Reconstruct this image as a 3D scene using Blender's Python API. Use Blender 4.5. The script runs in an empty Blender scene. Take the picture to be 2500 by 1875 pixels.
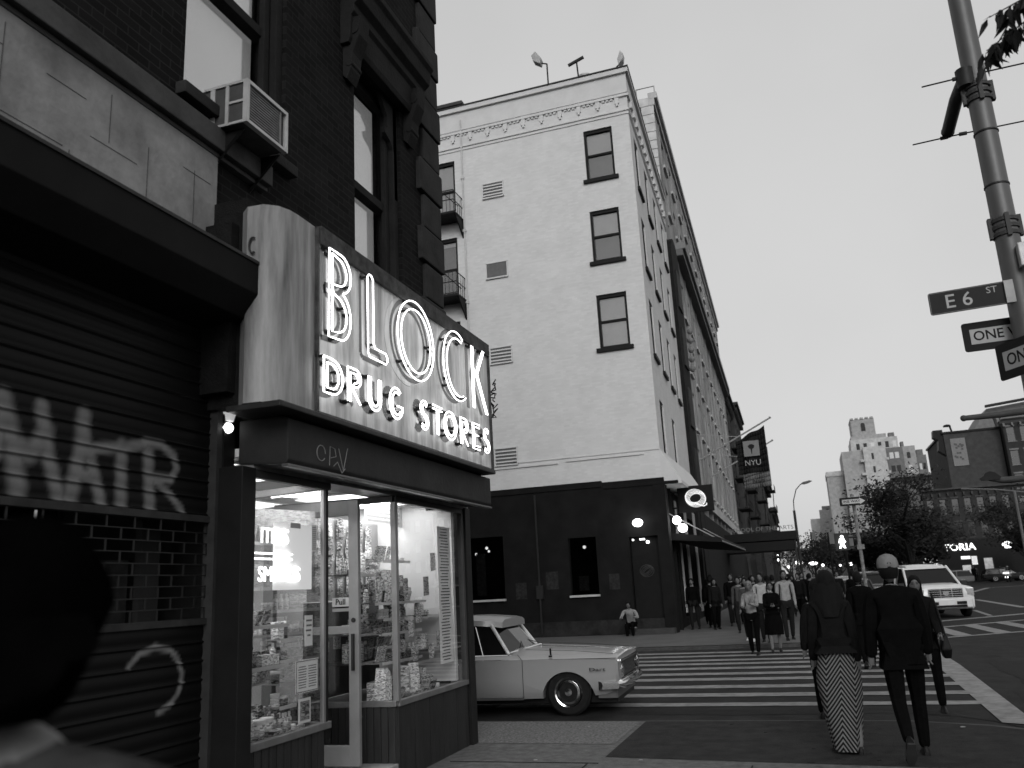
import bpy, bmesh, math, random
from mathutils import Matrix, Vector, Quaternion
R = math.radians
random.seed(7)
SC = bpy.context.scene
COL = SC.collection

# ------------------------------------------------------------------ camera
cam = bpy.data.cameras.new("camera")
co = bpy.data.objects.new("camera", cam)
COL.objects.link(co)
cam.sensor_width = 36.0
cam.lens = 29.88
cam.clip_start = 0.05
cam.clip_end = 3000
yaw, pit, rol = R(18.29), R(13.704), R(-3.009)
fw = Vector((-math.sin(yaw) * math.cos(pit), math.cos(yaw) * math.cos(pit), math.sin(pit)))
rt0 = Vector((math.cos(yaw), math.sin(yaw), 0))
up0 = rt0.cross(fw)
rt = math.cos(rol) * rt0 + math.sin(rol) * up0
up = -math.sin(rol) * rt0 + math.cos(rol) * up0
mw = Matrix.Identity(4)
for i in range(3):
    mw[i][0], mw[i][1], mw[i][2] = rt[i], up[i], -fw[i]
mw.translation = (0, 0, 1.6)
co.matrix_world = mw
SC.camera = co
cam.dof.use_dof = True
cam.dof.focus_distance = 12.0
cam.dof.aperture_fstop = 2.3

# ------------------------------------------------------------------ world, sun, exposure
w = bpy.data.worlds.new("World")
SC.world = w
w.use_nodes = True
nt = w.node_tree
nt.nodes.clear()
sky = nt.nodes.new("ShaderNodeTexSky")
sky.sky_type = 'NISHITA'
sky.sun_disc = False
sky.sun_elevation = R(24)
sky.sun_rotation = R(165)
sky.dust_density = 4.0
sky.altitude = 10
bw = nt.nodes.new("ShaderNodeRGBToBW")
mx = nt.nodes.new("ShaderNodeMath"); mx.operation = 'MULTIPLY_ADD'
mx.inputs[1].default_value = 0.32
mx.inputs[2].default_value = 3.95
bg = nt.nodes.new("ShaderNodeBackground")
bg.inputs[1].default_value = 0.13
wo = nt.nodes.new("ShaderNodeOutputWorld")
nt.links.new(sky.outputs[0], bw.inputs[0])
nt.links.new(bw.outputs[0], mx.inputs[0])
tcw = nt.nodes.new("ShaderNodeTexCoord")
nzw = nt.nodes.new("ShaderNodeTexNoise"); nzw.inputs["Scale"].default_value = 1.6; nzw.inputs["Detail"].default_value = 5
mrw = nt.nodes.new("ShaderNodeMapRange"); mrw.inputs[1].default_value = 0.3; mrw.inputs[2].default_value = 0.7
mrw.inputs[3].default_value = 0.93; mrw.inputs[4].default_value = 1.07
mlw = nt.nodes.new("ShaderNodeMath"); mlw.operation = 'MULTIPLY'
nt.links.new(tcw.outputs["Generated"], nzw.inputs["Vector"]); nt.links.new(nzw.outputs[0], mrw.inputs[0])
nt.links.new(mx.outputs[0], mlw.inputs[0]); nt.links.new(mrw.outputs[0], mlw.inputs[1])
nt.links.new(mlw.outputs[0], bg.inputs[0])
nt.links.new(bg.outputs[0], wo.inputs[0])
sl = bpy.data.lights.new("sun", 'SUN')
sl.energy = 1.1
sl.angle = R(25)
so = bpy.data.objects.new("sun", sl)
COL.objects.link(so)
so.rotation_euler = Vector((-0.3, 1.0, -0.5)).to_track_quat('-Z', 'Y').to_euler()
so.location = (4, -20, 30)
SC.view_settings.view_transform = 'Standard'
SC.view_settings.look = 'None'
SC.view_settings.exposure = 0.0
SC.view_settings.gamma = 1.0
SC.cycles.use_denoising = True
SC.cycles.use_light_tree = False
SC.cycles.max_bounces = 5
SC.cycles.diffuse_bounces = 3
SC.cycles.transparent_max_bounces = 12
SC.cycles.sample_clamp_indirect = 4.0
SC.cycles.caustics_reflective = False
SC.cycles.caustics_refractive = False

# ------------------------------------------------------------------ materials
MATS = {}

def mat(name, g, rough=0.7, var=0.15, scale=6.0, bump=0.0, metal=0.0, emit=0.0, streak=None, bscale=None, spec=None, emitg=1.0):
    """grey principled material with procedural blotches; streak=(sx,sy,sz) stretches them"""
    if name in MATS:
        return MATS[name]
    m = bpy.data.materials.new(name)
    m.use_nodes = True
    n, l = m.node_tree.nodes, m.node_tree.links
    p = n["Principled BSDF"]
    p.inputs["Roughness"].default_value = rough
    p.inputs["Metallic"].default_value = metal
    if spec is None and g < 0.07 and not metal:
        spec = 0.14
    if spec is not None:
        p.inputs["Specular IOR Level"].default_value = spec
    tc = n.new("ShaderNodeTexCoord")
    mp = n.new("ShaderNodeMapping")
    if streak:
        mp.inputs["Scale"].default_value = streak
    l.new(tc.outputs["Object"], mp.inputs[0])
    nz = n.new("ShaderNodeTexNoise")
    nz.inputs["Scale"].default_value = scale
    nz.inputs["Detail"].default_value = 8
    nz.inputs["Roughness"].default_value = 0.65
    l.new(mp.outputs[0], nz.inputs["Vector"])
    mr = n.new("ShaderNodeMapRange")
    mr.inputs[1].default_value = 0.3
    mr.inputs[2].default_value = 0.7
    mr.inputs[3].default_value = g * (1 - var)
    mr.inputs[4].default_value = g * (1 + var)
    l.new(nz.outputs[0], mr.inputs[0])
    l.new(mr.outputs[0], p.inputs["Base Color"])
    if bump:
        b = n.new("ShaderNodeBump")
        b.inputs["Strength"].default_value = bump
        b.inputs["Distance"].default_value = 0.02
        nb = n.new("ShaderNodeTexNoise")
        nb.inputs["Scale"].default_value = bscale or scale * 8
        nb.inputs["Detail"].default_value = 6
        l.new(mp.outputs[0], nb.inputs["Vector"])
        l.new(nb.outputs[0], b.inputs["Height"])
        l.new(b.outputs[0], p.inputs["Normal"])
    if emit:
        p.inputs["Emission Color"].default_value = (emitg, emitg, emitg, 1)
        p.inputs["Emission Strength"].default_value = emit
    MATS[name] = m
    m["mr"] = 1
    return m

def glassmat(name, tint=0.9, refl=0.06, rough=0.0):
    if name in MATS:
        return MATS[name]
    m = bpy.data.materials.new(name)
    m.use_nodes = True
    n, l = m.node_tree.nodes, m.node_tree.links
    n.clear()
    o = n.new("ShaderNodeOutputMaterial")
    t = n.new("ShaderNodeBsdfTransparent"); t.inputs[0].default_value = (tint, tint, tint, 1)
    g = n.new("ShaderNodeBsdfGlossy"); g.inputs["Roughness"].default_value = rough
    g.inputs["Color"].default_value = (0.8, 0.8, 0.8, 1)
    lw = n.new("ShaderNodeLayerWeight"); lw.inputs[0].default_value = 0.35
    mu = n.new("ShaderNodeMath"); mu.operation = 'MULTIPLY_ADD'
    mu.inputs[1].default_value = 0.35; mu.inputs[2].default_value = refl
    mi = n.new("ShaderNodeMixShader")
    l.new(lw.outputs["Fresnel"], mu.inputs[0]); l.new(mu.outputs[0], mi.inputs[0])
    l.new(t.outputs[0], mi.inputs[1]); l.new(g.outputs[0], mi.inputs[2]); l.new(mi.outputs[0], o.inputs[0])
    MATS[name] = m
    return m

def brickmat(name, g, gm, axis='y', scale=1.0, rough=0.9, var=0.3, bump=0.35):
    """running-bond bricks 0.2 x 0.068 m; axis = the horizontal axis of the wall"""
    m = bpy.data.materials.new(name)
    m.use_nodes = True
    n, l = m.node_tree.nodes, m.node_tree.links
    p = n["Principled BSDF"]; p.inputs["Roughness"].default_value = rough
    p.inputs["Specular IOR Level"].default_value = 0.08
    tc = n.new("ShaderNodeTexCoord"); sx = n.new("ShaderNodeSeparateXYZ"); cb = n.new("ShaderNodeCombineXYZ")
    l.new(tc.outputs["Object"], sx.inputs[0])
    l.new(sx.outputs['XYZ'.index(axis.upper())], cb.inputs[0]); l.new(sx.outputs[2], cb.inputs[1])
    bt = n.new("ShaderNodeTexBrick")
    bt.inputs["Scale"].default_value = 1.0
    bt.inputs["Brick Width"].default_value = 0.21 * scale
    bt.inputs["Row Height"].default_value = 0.072 * scale
    bt.inputs["Mortar Size"].default_value = 0.006 * scale
    bt.inputs["Mortar Smooth"].default_value = 0.3
    bt.inputs["Color1"].default_value = (g * (1 - var),) * 3 + (1,)
    bt.inputs["Color2"].default_value = (g * (1 + var),) * 3 + (1,)
    bt.inputs["Mortar"].default_value = (gm, gm, gm, 1)
    l.new(cb.outputs[0], bt.inputs[0])
    nz = n.new("ShaderNodeTexNoise"); nz.inputs["Scale"].default_value = 1.3; nz.inputs["Detail"].default_value = 9
    l.new(tc.outputs["Object"], nz.inputs["Vector"])
    mr = n.new("ShaderNodeMapRange"); mr.inputs[1].default_value = 0.3; mr.inputs[2].default_value = 0.7
    mr.inputs[3].default_value = 1 - var; mr.inputs[4].default_value = 1 + var
    l.new(nz.outputs[0], mr.inputs[0])
    mm = n.new("ShaderNodeVectorMath"); mm.operation = 'SCALE'
    l.new(bt.outputs[0], mm.inputs[0]); l.new(mr.outputs[0], mm.inputs["Scale"])
    l.new(mm.outputs[0], p.inputs["Base Color"])
    b = n.new("ShaderNodeBump"); b.inputs["Strength"].default_value = bump; b.inputs["Distance"].default_value = 0.01
    b.invert = True
    l.new(bt.outputs[1], b.inputs["Height"]); l.new(b.outputs[0], p.inputs["Normal"])
    MATS[name] = m
    return m

# ------------------------------------------------------------------ mesh helper
class MB:
    def __init__(s, T=None):
        s.v, s.f, s.mi, s.mats, s.T, s.cur = [], [], [], [], T, 0
    def use(s, m):
        if m not in s.mats:
            s.mats.append(m)
        s.cur = s.mats.index(m)
        return s
    def pts(s, ps):
        b = len(s.v)
        for p in ps:
            q = Vector(p)
            s.v.append(tuple(s.T @ q) if s.T is not None else tuple(q))
        return b
    def face(s, ids):
        s.f.append(tuple(ids)); s.mi.append(s.cur)
    def quad(s, *ps):
        b = s.pts(ps)
        s.face(range(b, b + len(ps)))
        return s
    def box(s, x0, x1, y0, y1, z0, z1):
        b = s.pts([(x0, y0, z0), (x1, y0, z0), (x1, y1, z0), (x0, y1, z0), (x0, y0, z1), (x1, y0, z1), (x1, y1, z1), (x0, y1, z1)])
        for q in ((3, 2, 1, 0), (4, 5, 6, 7), (0, 1, 5, 4), (1, 2, 6, 5), (2, 3, 7, 6), (3, 0, 4, 7)):
            s.face([b + i for i in q])
        return s
    def prism(s, poly, axis, a, c):
        """poly = 2D points in the plane across axis; extruded a..c along it"""
        def mk(p, t):
            return {'x': (t, p[0], p[1]), 'y': (p[0], t, p[1]), 'z': (p[0], p[1], t)}[axis]
        n = len(poly)
        b = s.pts([mk(p, a) for p in poly] + [mk(p, c) for p in poly])
        s.face([b + i for i in range(n)][::-1]); s.face([b + n + i for i in range(n)])
        for i in range(n):
            j = (i + 1) % n
            s.face([b + i, b + j, b + n + j, b + n + i])
        return s
    def loft(s, rings, cap=True, closed=True):
        n = len(rings[0])
        b = s.pts([p for r in rings for p in r])
        for k in range(len(rings) - 1):
            for i in range(n if closed else n - 1):
                j = (i + 1) % n
                s.face([b + k * n + i, b + k * n + j, b + (k + 1) * n + j, b + (k + 1) * n + i])
        if cap:
            s.face([b + i for i in range(n)][::-1]); s.face([b + (len(rings) - 1) * n + i for i in range(n)])
        return s
    def tube(s, path, r, n=8, closed=False, cap=True):
        P = [Vector(p) for p in path]
        rr = r if isinstance(r, (list, tuple)) else [r] * len(P)
        rings = []
        prev = None
        for i, p in enumerate(P):
            if closed:
                d = P[(i + 1) % len(P)] - P[i - 1]
            else:
                d = P[min(i + 1, len(P) - 1)] - P[max(i - 1, 0)]
            if d.length < 1e-9:
                d = Vector((0, 0, 1))
            d.normalize()
            if prev is None:
                a = d.orthogonal().normalized()
            else:
                a = prev - d * prev.dot(d)
                a = a.normalized() if a.length > 1e-6 else d.orthogonal().normalized()
            prev = a
            c = d.cross(a)
            rings.append([p + rr[i] * (math.cos(2 * math.pi * k / n) * a + math.sin(2 * math.pi * k / n) * c) for k in range(n)])
        if closed:
            rings.append(rings[0])
            return s.loft(rings, cap=False)
        return s.loft(rings, cap=cap)
    def lathe(s, prof, c=(0, 0, 0), n=16, axis='z', cap=True):
        rings = []
        for r, h in prof:
            rg = []
            for k in range(n):
                a = 2 * math.pi * k / n
                x, y = r * math.cos(a), r * math.sin(a)
                q = {'z': (x, y, h), 'y': (x, h, y), 'x': (h, x, y)}[axis]
                rg.append((c[0] + q[0], c[1] + q[1], c[2] + q[2]))
            rings.append(rg)
        return s.loft(rings, cap=cap)
    def ball(s, c, r, n=12, sc=(1, 1, 1)):
        m = max(4, n // 2)
        return s.lathe_sc([(math.sin(math.pi * i / m) * r + 1e-4, -math.cos(math.pi * i / m) * r) for i in range(m + 1)], c, n, sc)
    def lathe_sc(s, prof, c, n, sc):
        rings = [[(c[0] + rr * math.cos(2 * math.pi * k / n) * sc[0], c[1] + rr * math.sin(2 * math.pi * k / n) * sc[1], c[2] + h * sc[2]) for k in range(n)] for rr, h in prof]
        return s.loft(rings)
    def build(s, name, material=None, parent=None, world=False, bevel=0, smooth=False, bool_cut=None, keep=False):
        me = bpy.data.meshes.new(name)
        off = Vector((0, 0, 0))
        if world and parent is not None:
            off = wloc(parent)
        me.from_pydata([tuple(Vector(p) - off) for p in s.v], [], s.f)
        if s.mats:
            for m in s.mats:
                me.materials.append(m)
            me.polygons.foreach_set("material_index", s.mi)
        elif material:
            me.materials.append(material)
        bm = bmesh.new(); bm.from_mesh(me)
        bmesh.ops.recalc_face_normals(bm, faces=bm.faces)
        if bevel:
            bmesh.ops.remove_doubles(bm, verts=bm.verts, dist=1e-5)
            es = [e for e in bm.edges if len(e.link_faces) == 2 and e.calc_face_angle(0) > 0.5]
            bmesh.ops.bevel(bm, geom=es, offset=bevel, segments=2, affect='EDGES', profile=0.6)
        bm.to_mesh(me); bm.free()
        if smooth:
            sharp(me)
        o = bpy.data.objects.new(name, me)
        COL.objects.link(o)
        if parent is not None:
            o.parent = parent
        return o

def sharp(me, ang=0.7):
    me.polygons.foreach_set("use_smooth", [True] * len(me.polygons))
    bm = bmesh.new(); bm.from_mesh(me)
    for e in bm.edges:
        e.smooth = not (len(e.link_faces) == 2 and e.calc_face_angle(0) > ang)
    bm.to_mesh(me); bm.free()

def wloc(o):
    v = Vector(o.location)
    while o.parent:
        o = o.parent
        v += Vector(o.location)
    return v

def tag(o, label=None, cat=None, group=None, kind=None):
    if label: o["label"] = label
    if cat: o["category"] = cat
    if group: o["group"] = group
    if kind: o["kind"] = kind
    return o

def thing(name, label, cat, loc=(0, 0, 0), rz=0.0, group=None):
    o = bpy.data.objects.new(name, None)
    o.empty_display_size = 0.1
    COL.objects.link(o)
    o.location = loc
    o.rotation_euler = (0, 0, rz)
    return tag(o, label, cat, group)

def dup(o, loc=None, rz=None, label=None, parent=None, top=True):
    c = o.copy()
    COL.objects.link(c)
    if parent is not None:
        c.parent = parent
    if loc is not None: c.location = loc
    if rz is not None: c.rotation_euler = (0, 0, rz)
    if label: c["label"] = label
    for ch in list(o.children):
        dup(ch, parent=c)
    return c

def ev(o):
    """apply modifiers without operators"""
    dg = bpy.context.evaluated_depsgraph_get()
    dg.update()
    me = bpy.data.meshes.new_from_object(o.evaluated_get(dg))
    old = o.data
    o.modifiers.clear()
    o.data = me
    return o

def text_mesh(name, txt, size, M, material, parent=None, extrude=0.002, bold=0.0, align='CENTER', bevel=0.0, xs=1.0):
    cu = bpy.data.curves.new(name + "_c", 'FONT')
    cu.body = txt; cu.size = size; cu.extrude = extrude; cu.offset = bold
    cu.align_x = align; cu.align_y = 'CENTER'; cu.resolution_u = 3
    t = bpy.data.objects.new(name + "_c", cu)
    COL.objects.link(t)
    dg = bpy.context.evaluated_depsgraph_get(); dg.update()
    me = bpy.data.meshes.new_from_object(t.evaluated_get(dg))
    COL.objects.unlink(t); bpy.data.objects.remove(t)
    me.materials.clear(); me.materials.append(material)
    me.transform(Matrix.Diagonal((xs, 1, 1, 1)))
    me.transform(M)
    o = bpy.data.objects.new(name, me)
    COL.objects.link(o)
    if parent is not None:
        me.transform(Matrix.Translation(-wloc(parent)))
        o.parent = parent
    return o

def basis(o, u, n):
    """matrix taking local (right, up, out) to world; u = horizontal right, n = outward normal"""
    u = Vector(u).normalized(); n = Vector(n).normalized()
    M = Matrix.Identity(4)
    v = n.cross(u)
    for i in range(3):
        M[i][0], M[i][1], M[i][2], M[i][3] = u[i], v[i], n[i], o[i]
    return M

def wall_open(mb, u0, u1, z0, z1, ops, depth=0.2, w=0.0, sign=-1):
    """wall sheet in local (u, w, z) with real openings and reveals going to w + sign*depth"""
    us = sorted({u0, u1} | {a for o in ops for a in o[:2] if u0 < a < u1})
    zs = sorted({z0, z1} | {a for o in ops for a in o[2:4] if z0 < a < z1})
    for i in range(len(us) - 1):
        for j in range(len(zs) - 1):
            cu, cz = (us[i] + us[i + 1]) / 2, (zs[j] + zs[j + 1]) / 2
            if any(o[0] < cu < o[1] and o[2] < cz < o[3] for o in ops):
                continue
            mb.quad((us[i], w, zs[j]), (us[i + 1], w, zs[j]), (us[i + 1], w, zs[j + 1]), (us[i], w, zs[j + 1]))
    for a, b, c, d in [o[:4] for o in ops]:
        e = w + sign * depth
        mb.quad((a, w, c), (a, e, c), (a, e, d), (a, w, d))
        mb.quad((b, w, c), (b, e, c), (b, e, d), (b, w, d))
        mb.quad((a, w, c), (b, w, c), (b, e, c), (a, e, c))
        mb.quad((a, w, d), (b, w, d), (b, e, d), (a, e, d))

BLACK = mat("black_paint", 0.007, 0.5, 0.3, 5)
DARK = mat("dark_metal", 0.025, 0.45, 0.4, 7, bump=0.05)
CHROME = mat("chrome", 0.75, 0.12, 0.05, 3, metal=1.0)
GLASS = glassmat("clear_glass", 0.93, 0.03)
DGLASS = mat("dark_glass", 0.01, 0.06, 0.2, 2, spec=0.8)
RUBBER = mat("tyre_rubber", 0.012, 0.85, 0.3, 20)
WHITEP = mat("white_plastic", 0.75, 0.4, 0.05)
STONE = mat("weathered_stone", 0.30, 0.85, 0.25, 1.2, bump=0.2)

# ================================================================== GROUND
ZR = -0.08
def sheet(name, poly, z, m, kind='structure'):
    mb = MB(); mb.quad(*[(x, y, z) for x, y in poly])
    return tag(mb.build(name, m), kind=kind)

asphalt = mat("asphalt", 0.019, 0.85, 0.45, 2.5, bump=0.5, bscale=60)
asphalt2 = mat("asphalt_patch", 0.022, 0.9, 0.45, 5.0, bump=0.5, bscale=70)
conc = mat("sidewalk_concrete", 0.08, 0.9, 0.5, 9, bump=0.35, bscale=45)
aggr = mat("exposed_aggregate", 0.11, 0.9, 0.85, 30, bump=0.8, bscale=60)
paint = mat("road_paint", 0.18, 0.7, 0.45, 5.5, bump=0.2, bscale=50)
curbm = mat("kerb_granite", 0.06, 0.8, 0.3, 6, bump=0.3)

sheet("ground", [(-900, -300), (900, -300), (900, 1200), (-900, 1200)], -0.35, asphalt)
sheet("road", [(-120, -40), (140, -40), (140, 420), (-120, 420)], ZR, asphalt)
near = [(-40, -12), (3.2, -12), (3.2, 7.6), (3.05, 8.6), (2.7, 9.4), (2.2, 10.1), (1.6, 10.6), (0.9, 10.88), (0.2, 10.95), (-40, 10.95)]
mb = MB(); mb.prism(near, 'z', -0.34, -0.012)
tag(mb.build("sidewalk_curb", curbm), kind='structure')
inn = [(-40, -12), (3.05, -12), (3.05, 7.6), (2.9, 8.5), (2.57, 9.3), (2.1, 9.95), (1.52, 10.45), (0.87, 10.73), (0.2, 10.8), (-40, 10.8)]
mb = MB(); mb.quad(*[(x, y, 0) for x, y in inn])
tag(mb.build("sidewalk", conc), kind='structure')
sheet("sidewalk_apron", [(-2.1, 8.62), (2.86, 8.1), (2.57, 9.3), (2.1, 9.95), (1.52, 10.45), (0.87, 10.73), (0.2, 10.8), (-2.1, 10.8)], 0.004, asphalt2)
sheet("sidewalk_aggregate", [(-12, 9.45), (-2.16, 9.3), (-2.16, 10.8), (-12, 10.8)], 0.004, aggr)
mb = MB()
for y in (6.9, 5.4, 3.9, 2.4):
    mb.box(-3.7, 3.0, y - 0.006, y + 0.006, 0.0, 0.005)
for x in (-2.2, -0.7, 0.8, 2.3):
    mb.box(x - 0.006, x + 0.006, -6, 8.3, 0.0, 0.0052)
mb.box(-3.6, -2.1, 8.32, 8.335, 0, 0.0054)
tag(mb.build("sidewalk_joints", mat("joint_dirt", 0.02, 0.95)), kind='structure')
random.seed(55)
for i in range(14):
    x, y = random.uniform(-3.2, 2.2), random.uniform(6.9, 10.6)
    mb = MB(); a = random.uniform(.012, .035)
    mb.prism([(x + a * math.cos(t) * random.uniform(.7, 1.2), y + a * math.sin(t) * random.uniform(.7, 1.2)) for t in [k * .785 for k in range(8)]], 'z', .0045, .008)
    tag(mb.build("litter_scrap", mat("pale_scrap", .25, .9) if i % 3 == 0 else mat("gum_spot", .015, .9)), "pale scrap of litter on the near pavement" if i % 3 == 0 else "dark flattened gum spot on the near pavement", "litter", "pale litter scraps on the near pavement" if i % 3 == 0 else "gum spots on the near pavement")
# ramp between the dropped kerb and the crossing
sheet("road_gutter", [(-30, 10.95), (0.9, 10.95), (0.9, 11.35), (-30, 11.35)], ZR + 0.004, mat("gutter_concrete", 0.06, 0.9, 0.4, 3, bump=0.3))
far = [(-80, 22.9), (0.6, 22.9), (1.6, 23.3), (2.2, 24.1), (2.4, 25.2), (1.6, 60), (1.0, 120), (4, 260), (-80, 260)]
mb = MB(); mb.prism(far, 'z', -0.34, -0.002)
tag(mb.build("far_sidewalk_curb", curbm), kind='structure')
far2 = [(-80, 23.06), (0.55, 23.06), (1.5, 23.42), (2.05, 24.15), (2.24, 25.2), (1.44, 60), (0.84, 120), (3.8, 260), (-80, 260)]
mb = MB(); mb.quad(*[(x, y, 0.012) for x, y in far2])
tag(mb.build("far_sidewalk", mat("far_concrete", 0.07, 0.9, 0.25, 1.2, bump=0.3, bscale=30)), kind='structure')
mb = MB(); mb.prism([(7.5, 122), (150, 84), (150, 260), (7.5, 260)], 'z', -0.3, 0.05)
tag(mb.build("east_sidewalk", conc), kind='structure')
random.seed(41)
for (x, y, w_, h_) in ((-1.2, 12.1, 2.6, .5), (3.6, 16.5, 1.6, 3.2), (5.5, 21.0, 2.2, 1.0), (7.5, 28.5, 3, 5), (3.0, 13.2, 1.2, 1.4), (-6.5, 18.5, 1.8, 1.2)):
    pl = []
    for k in range(16):
        a = 2 * math.pi * k / 16
        sx_ = max(-1, min(1, math.cos(a) * 1.35)); sy_ = max(-1, min(1, math.sin(a) * 1.35))
        pl.append((x + sx_ * w_ / 2 + random.uniform(-.05, .05), y + sy_ * h_ / 2 + random.uniform(-.05, .05)))
    sheet("road_patch", pl, ZR + .004, mat("tar_patch", .011, .8, .4, 6, bump=.4))
mb = MB()
for (x, y, a, n_s) in ((2.6, 12.5, 1.2, 14), (4.4, 15.0, .5, 16), (-3.0, 22.4, .05, 22), (6.0, 24.0, 1.0, 14), (0.2, 11.9, .1, 18), (3.2, 19.0, 1.4, 12)):
    p = [Vector((x, y, 0))]
    for k in range(n_s):
        a += random.uniform(-.35, .35)
        p.append(p[-1] + Vector((math.cos(a), math.sin(a), 0)) * .22)
    for q, r_ in zip(p, p[1:]):
        d = (r_ - q).normalized().cross(Vector((0, 0, 1))) * .012
        mb.quad((q.x - d.x, q.y - d.y, ZR + .006), (r_.x - d.x, r_.y - d.y, ZR + .006), (r_.x + d.x, r_.y + d.y, ZR + .006), (q.x + d.x, q.y + d.y, ZR + .006))
tag(mb.build("road_cracks", mat("crack_tar", .006, .8)), kind='structure')
# crosswalk over the side street
ys = [21.75, 20.78, 19.72, 18.87, 17.9, 16.88, 15.96, 14.86, 13.81, 12.78]
mb = MB()
random.seed(3)
for i, y in enumerate(ys):
    hw = 0.2 if i < 9 else 0.17
    x = -4.9 + 0.02 * i
    pts = []
    n = 40
    for k in range(n + 1):
        xx = x + (2.02 - x) * k / n
        pts.append((xx, y - hw + random.uniform(-0.015, 0.015) - 0.01 * xx))
    for k in range(n, -1, -1):
        xx = x + (2.02 - x) * k / n
        pts.append((xx, y + hw + random.uniform(-0.015, 0.015) - 0.01 * xx))
    for k in range(n):
        a, b2, c, d = pts[k], pts[k + 1], pts[2 * n - k], pts[2 * n + 1 - k]
        mb.quad((a[0], a[1], ZR + .008), (b2[0], b2[1], ZR + .008), (c[0], c[1], ZR + .008), (d[0], d[1], ZR + .008))
mb.quad((2.02, 22.6, ZR + .010), (2.34, 22.6, ZR + .010), (2.3, 17.6, ZR + .010), (2.1, 10.95, ZR + .010), (1.78, 11.15, ZR + .010))
tag(mb.build("crosswalk_paint", paint), kind='structure')
mb = MB()
def line(a, b, wd, z=ZR + .008):
    a, b = Vector((a[0], a[1], 0)), Vector((b[0], b[1], 0))
    n = (b - a).normalized().cross(Vector((0, 0, 1))) * wd / 2
    mb.quad((a.x - n.x, a.y - n.y, z), (b.x - n.x, b.y - n.y, z), (b.x + n.x, b.y + n.y, z), (a.x + n.x, a.y + n.y, z))
line((2.6, 28.1), (14, 38.2), 0.28); line((2.5, 24.2), (14, 32.0), 0.24); line((2.7, 31.1), (16, 43.6), 0.4, ZR + .01)
for k in range(9):
    x = 3.35 + k * 1.02
    yb = 24.2 + (x - 2.5) * 0.678
    line((x + 0.12, yb + .15), (x - 0.1, yb + 4.1), 0.42, ZR + .012)
line((5.75, 34.6), (6.0, 39.5), 0.16); line((7.95, 40.3), (8.1, 52), 0.3); line((10.4, 68), (13.3, 79.3), 0.4); line((13.3, 79.3), (26, 90), 0.35)
for k in range(6):
    line((7.9 + k * .3, 60 + k * 12), (8.1 + k * .3, 64 + k * 12), 0.15)
tag(mb.build("avenue_markings", paint), kind='structure')
mb = MB(); mb.lathe([(0.33, ZR + 0.006), (0.33, ZR + 0.012)], (4.6, 20.0, 0), 24)
tag(mb.build("manhole_cover", mat("cast_iron", 0.02, 0.6, 0.3, 30)), "round dark iron manhole cover set in the side street", "manhole cover")

# ================================================================== BRICK BUILDING (near left)
BX = -4.0
brick = brickmat("dark_brick", 0.0085, 0.019, 'y', var=0.28)
brickx = brickmat("dark_brick_side", 0.0085, 0.019, 'x', var=0.28)
brown = mat("brownstone", 0.014, 0.85, 0.35, 3, bump=0.3)
brown2 = mat("brownstone_trim", 0.024, 0.85, 0.35, 4, bump=0.3)
bb = thing("brick_building", "dark brick corner building with stone quoins above the neon sign", "building", (BX, 5, 0))
W1 = (4.62, 5.95, 5.4, 8.3)
W2 = (7.22, 8.32, 4.9, 7.32)
def swap(mb_ops):  # local (u=y, w=x) -> world
    M = Matrix(((0, 1, 0, BX), (1, 0, 0, 0), (0, 0, 1, 0), (0, 0, 0, 1)))
    return M
mb = MB(swap(None))
wall_open(mb, -6, 9.38, 3.0, 15, [W1, W2], 0.28)
mb.build("wall", brick, bb, world=True)
mb = MB(); mb.box(-22, BX - 0.01, 9.1, 9.36, 0, 15); mb.box(-22, -9.3, -6, 9.1, 0, 15); mb.box(-22, -4.1, -6, 9.1, 14.7, 15)
mb.build("side_wall", brickx, bb, world=True)
mb = MB(); mb.box(-5.9, -5.6, -6, 9.09, 3.1, 14.69)
mb.build("inner_wall", BLACK, bb, world=True)
# quoins: alternate wide and narrow blocks on the corner
mb = MB()
z = 4.62
k = 0
while z < 15:
    h = 0.46
    wd = 0.62 if k % 2 == 0 else 0.50
    pr = 0.05 if k % 2 == 0 else 0.015
    mb.box(BX - 0.3, BX + 0.045 + pr * .4, 9.38 - wd, 9.385 + pr, z + 0.012, z + h - 0.012)
    z += h; k += 1
mb.build("quoin", brown2, bb, world=True, bevel=0.02)
# moulding belt, lower sill band, beam over the stone panel
mb = MB(); mb.box(BX - .05, BX + .11, -6, 5.62, 5.02, 5.2); mb.box(BX - .05, BX + .06, -6, 5.62, 4.98, 5.02)
mb.build("sill_band", mat("painted_beam", 0.055, 0.8, 0.35, 3, bump=0.2), bb, world=True, bevel=0.01)
mb = MB(); mb.box(BX - .05, BX + .07, 5.62, 9.0, 7.98, 8.18); mb.box(BX - .05, BX + .10, -6, 6.7, 8.5, 8.75)
mb.build("string_course", brown2, bb, world=True, bevel=0.012)
panel = mat("stained_limestone", 0.20, 0.85, 0.42, 2.2, bump=0.25, bscale=20)
pm = panel.node_tree
mb = MB()
mb.box(BX - .02, BX + .05, -6, 4.98, 3.9, 4.98)
mb.build("stone_panel", panel, bb, world=True)
mb = MB()
random.seed(11)
for (yy, zz, ln, dz) in ((1.9, 4.62, .5, -.004), (3.0, 4.35, .55, -.012), (3.75, 4.52, .4, .003), (4.3, 4.27, .6, -.01), (2.3, 4.15, .4, .0), (4.6, 4.72, .3, -.01), (3.4, 4.75, .3, 0), (2.6, 4.75, .5, .01)):
    mb.box(BX + .05, BX + .053, yy, yy + ln, zz, zz + .003)
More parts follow.
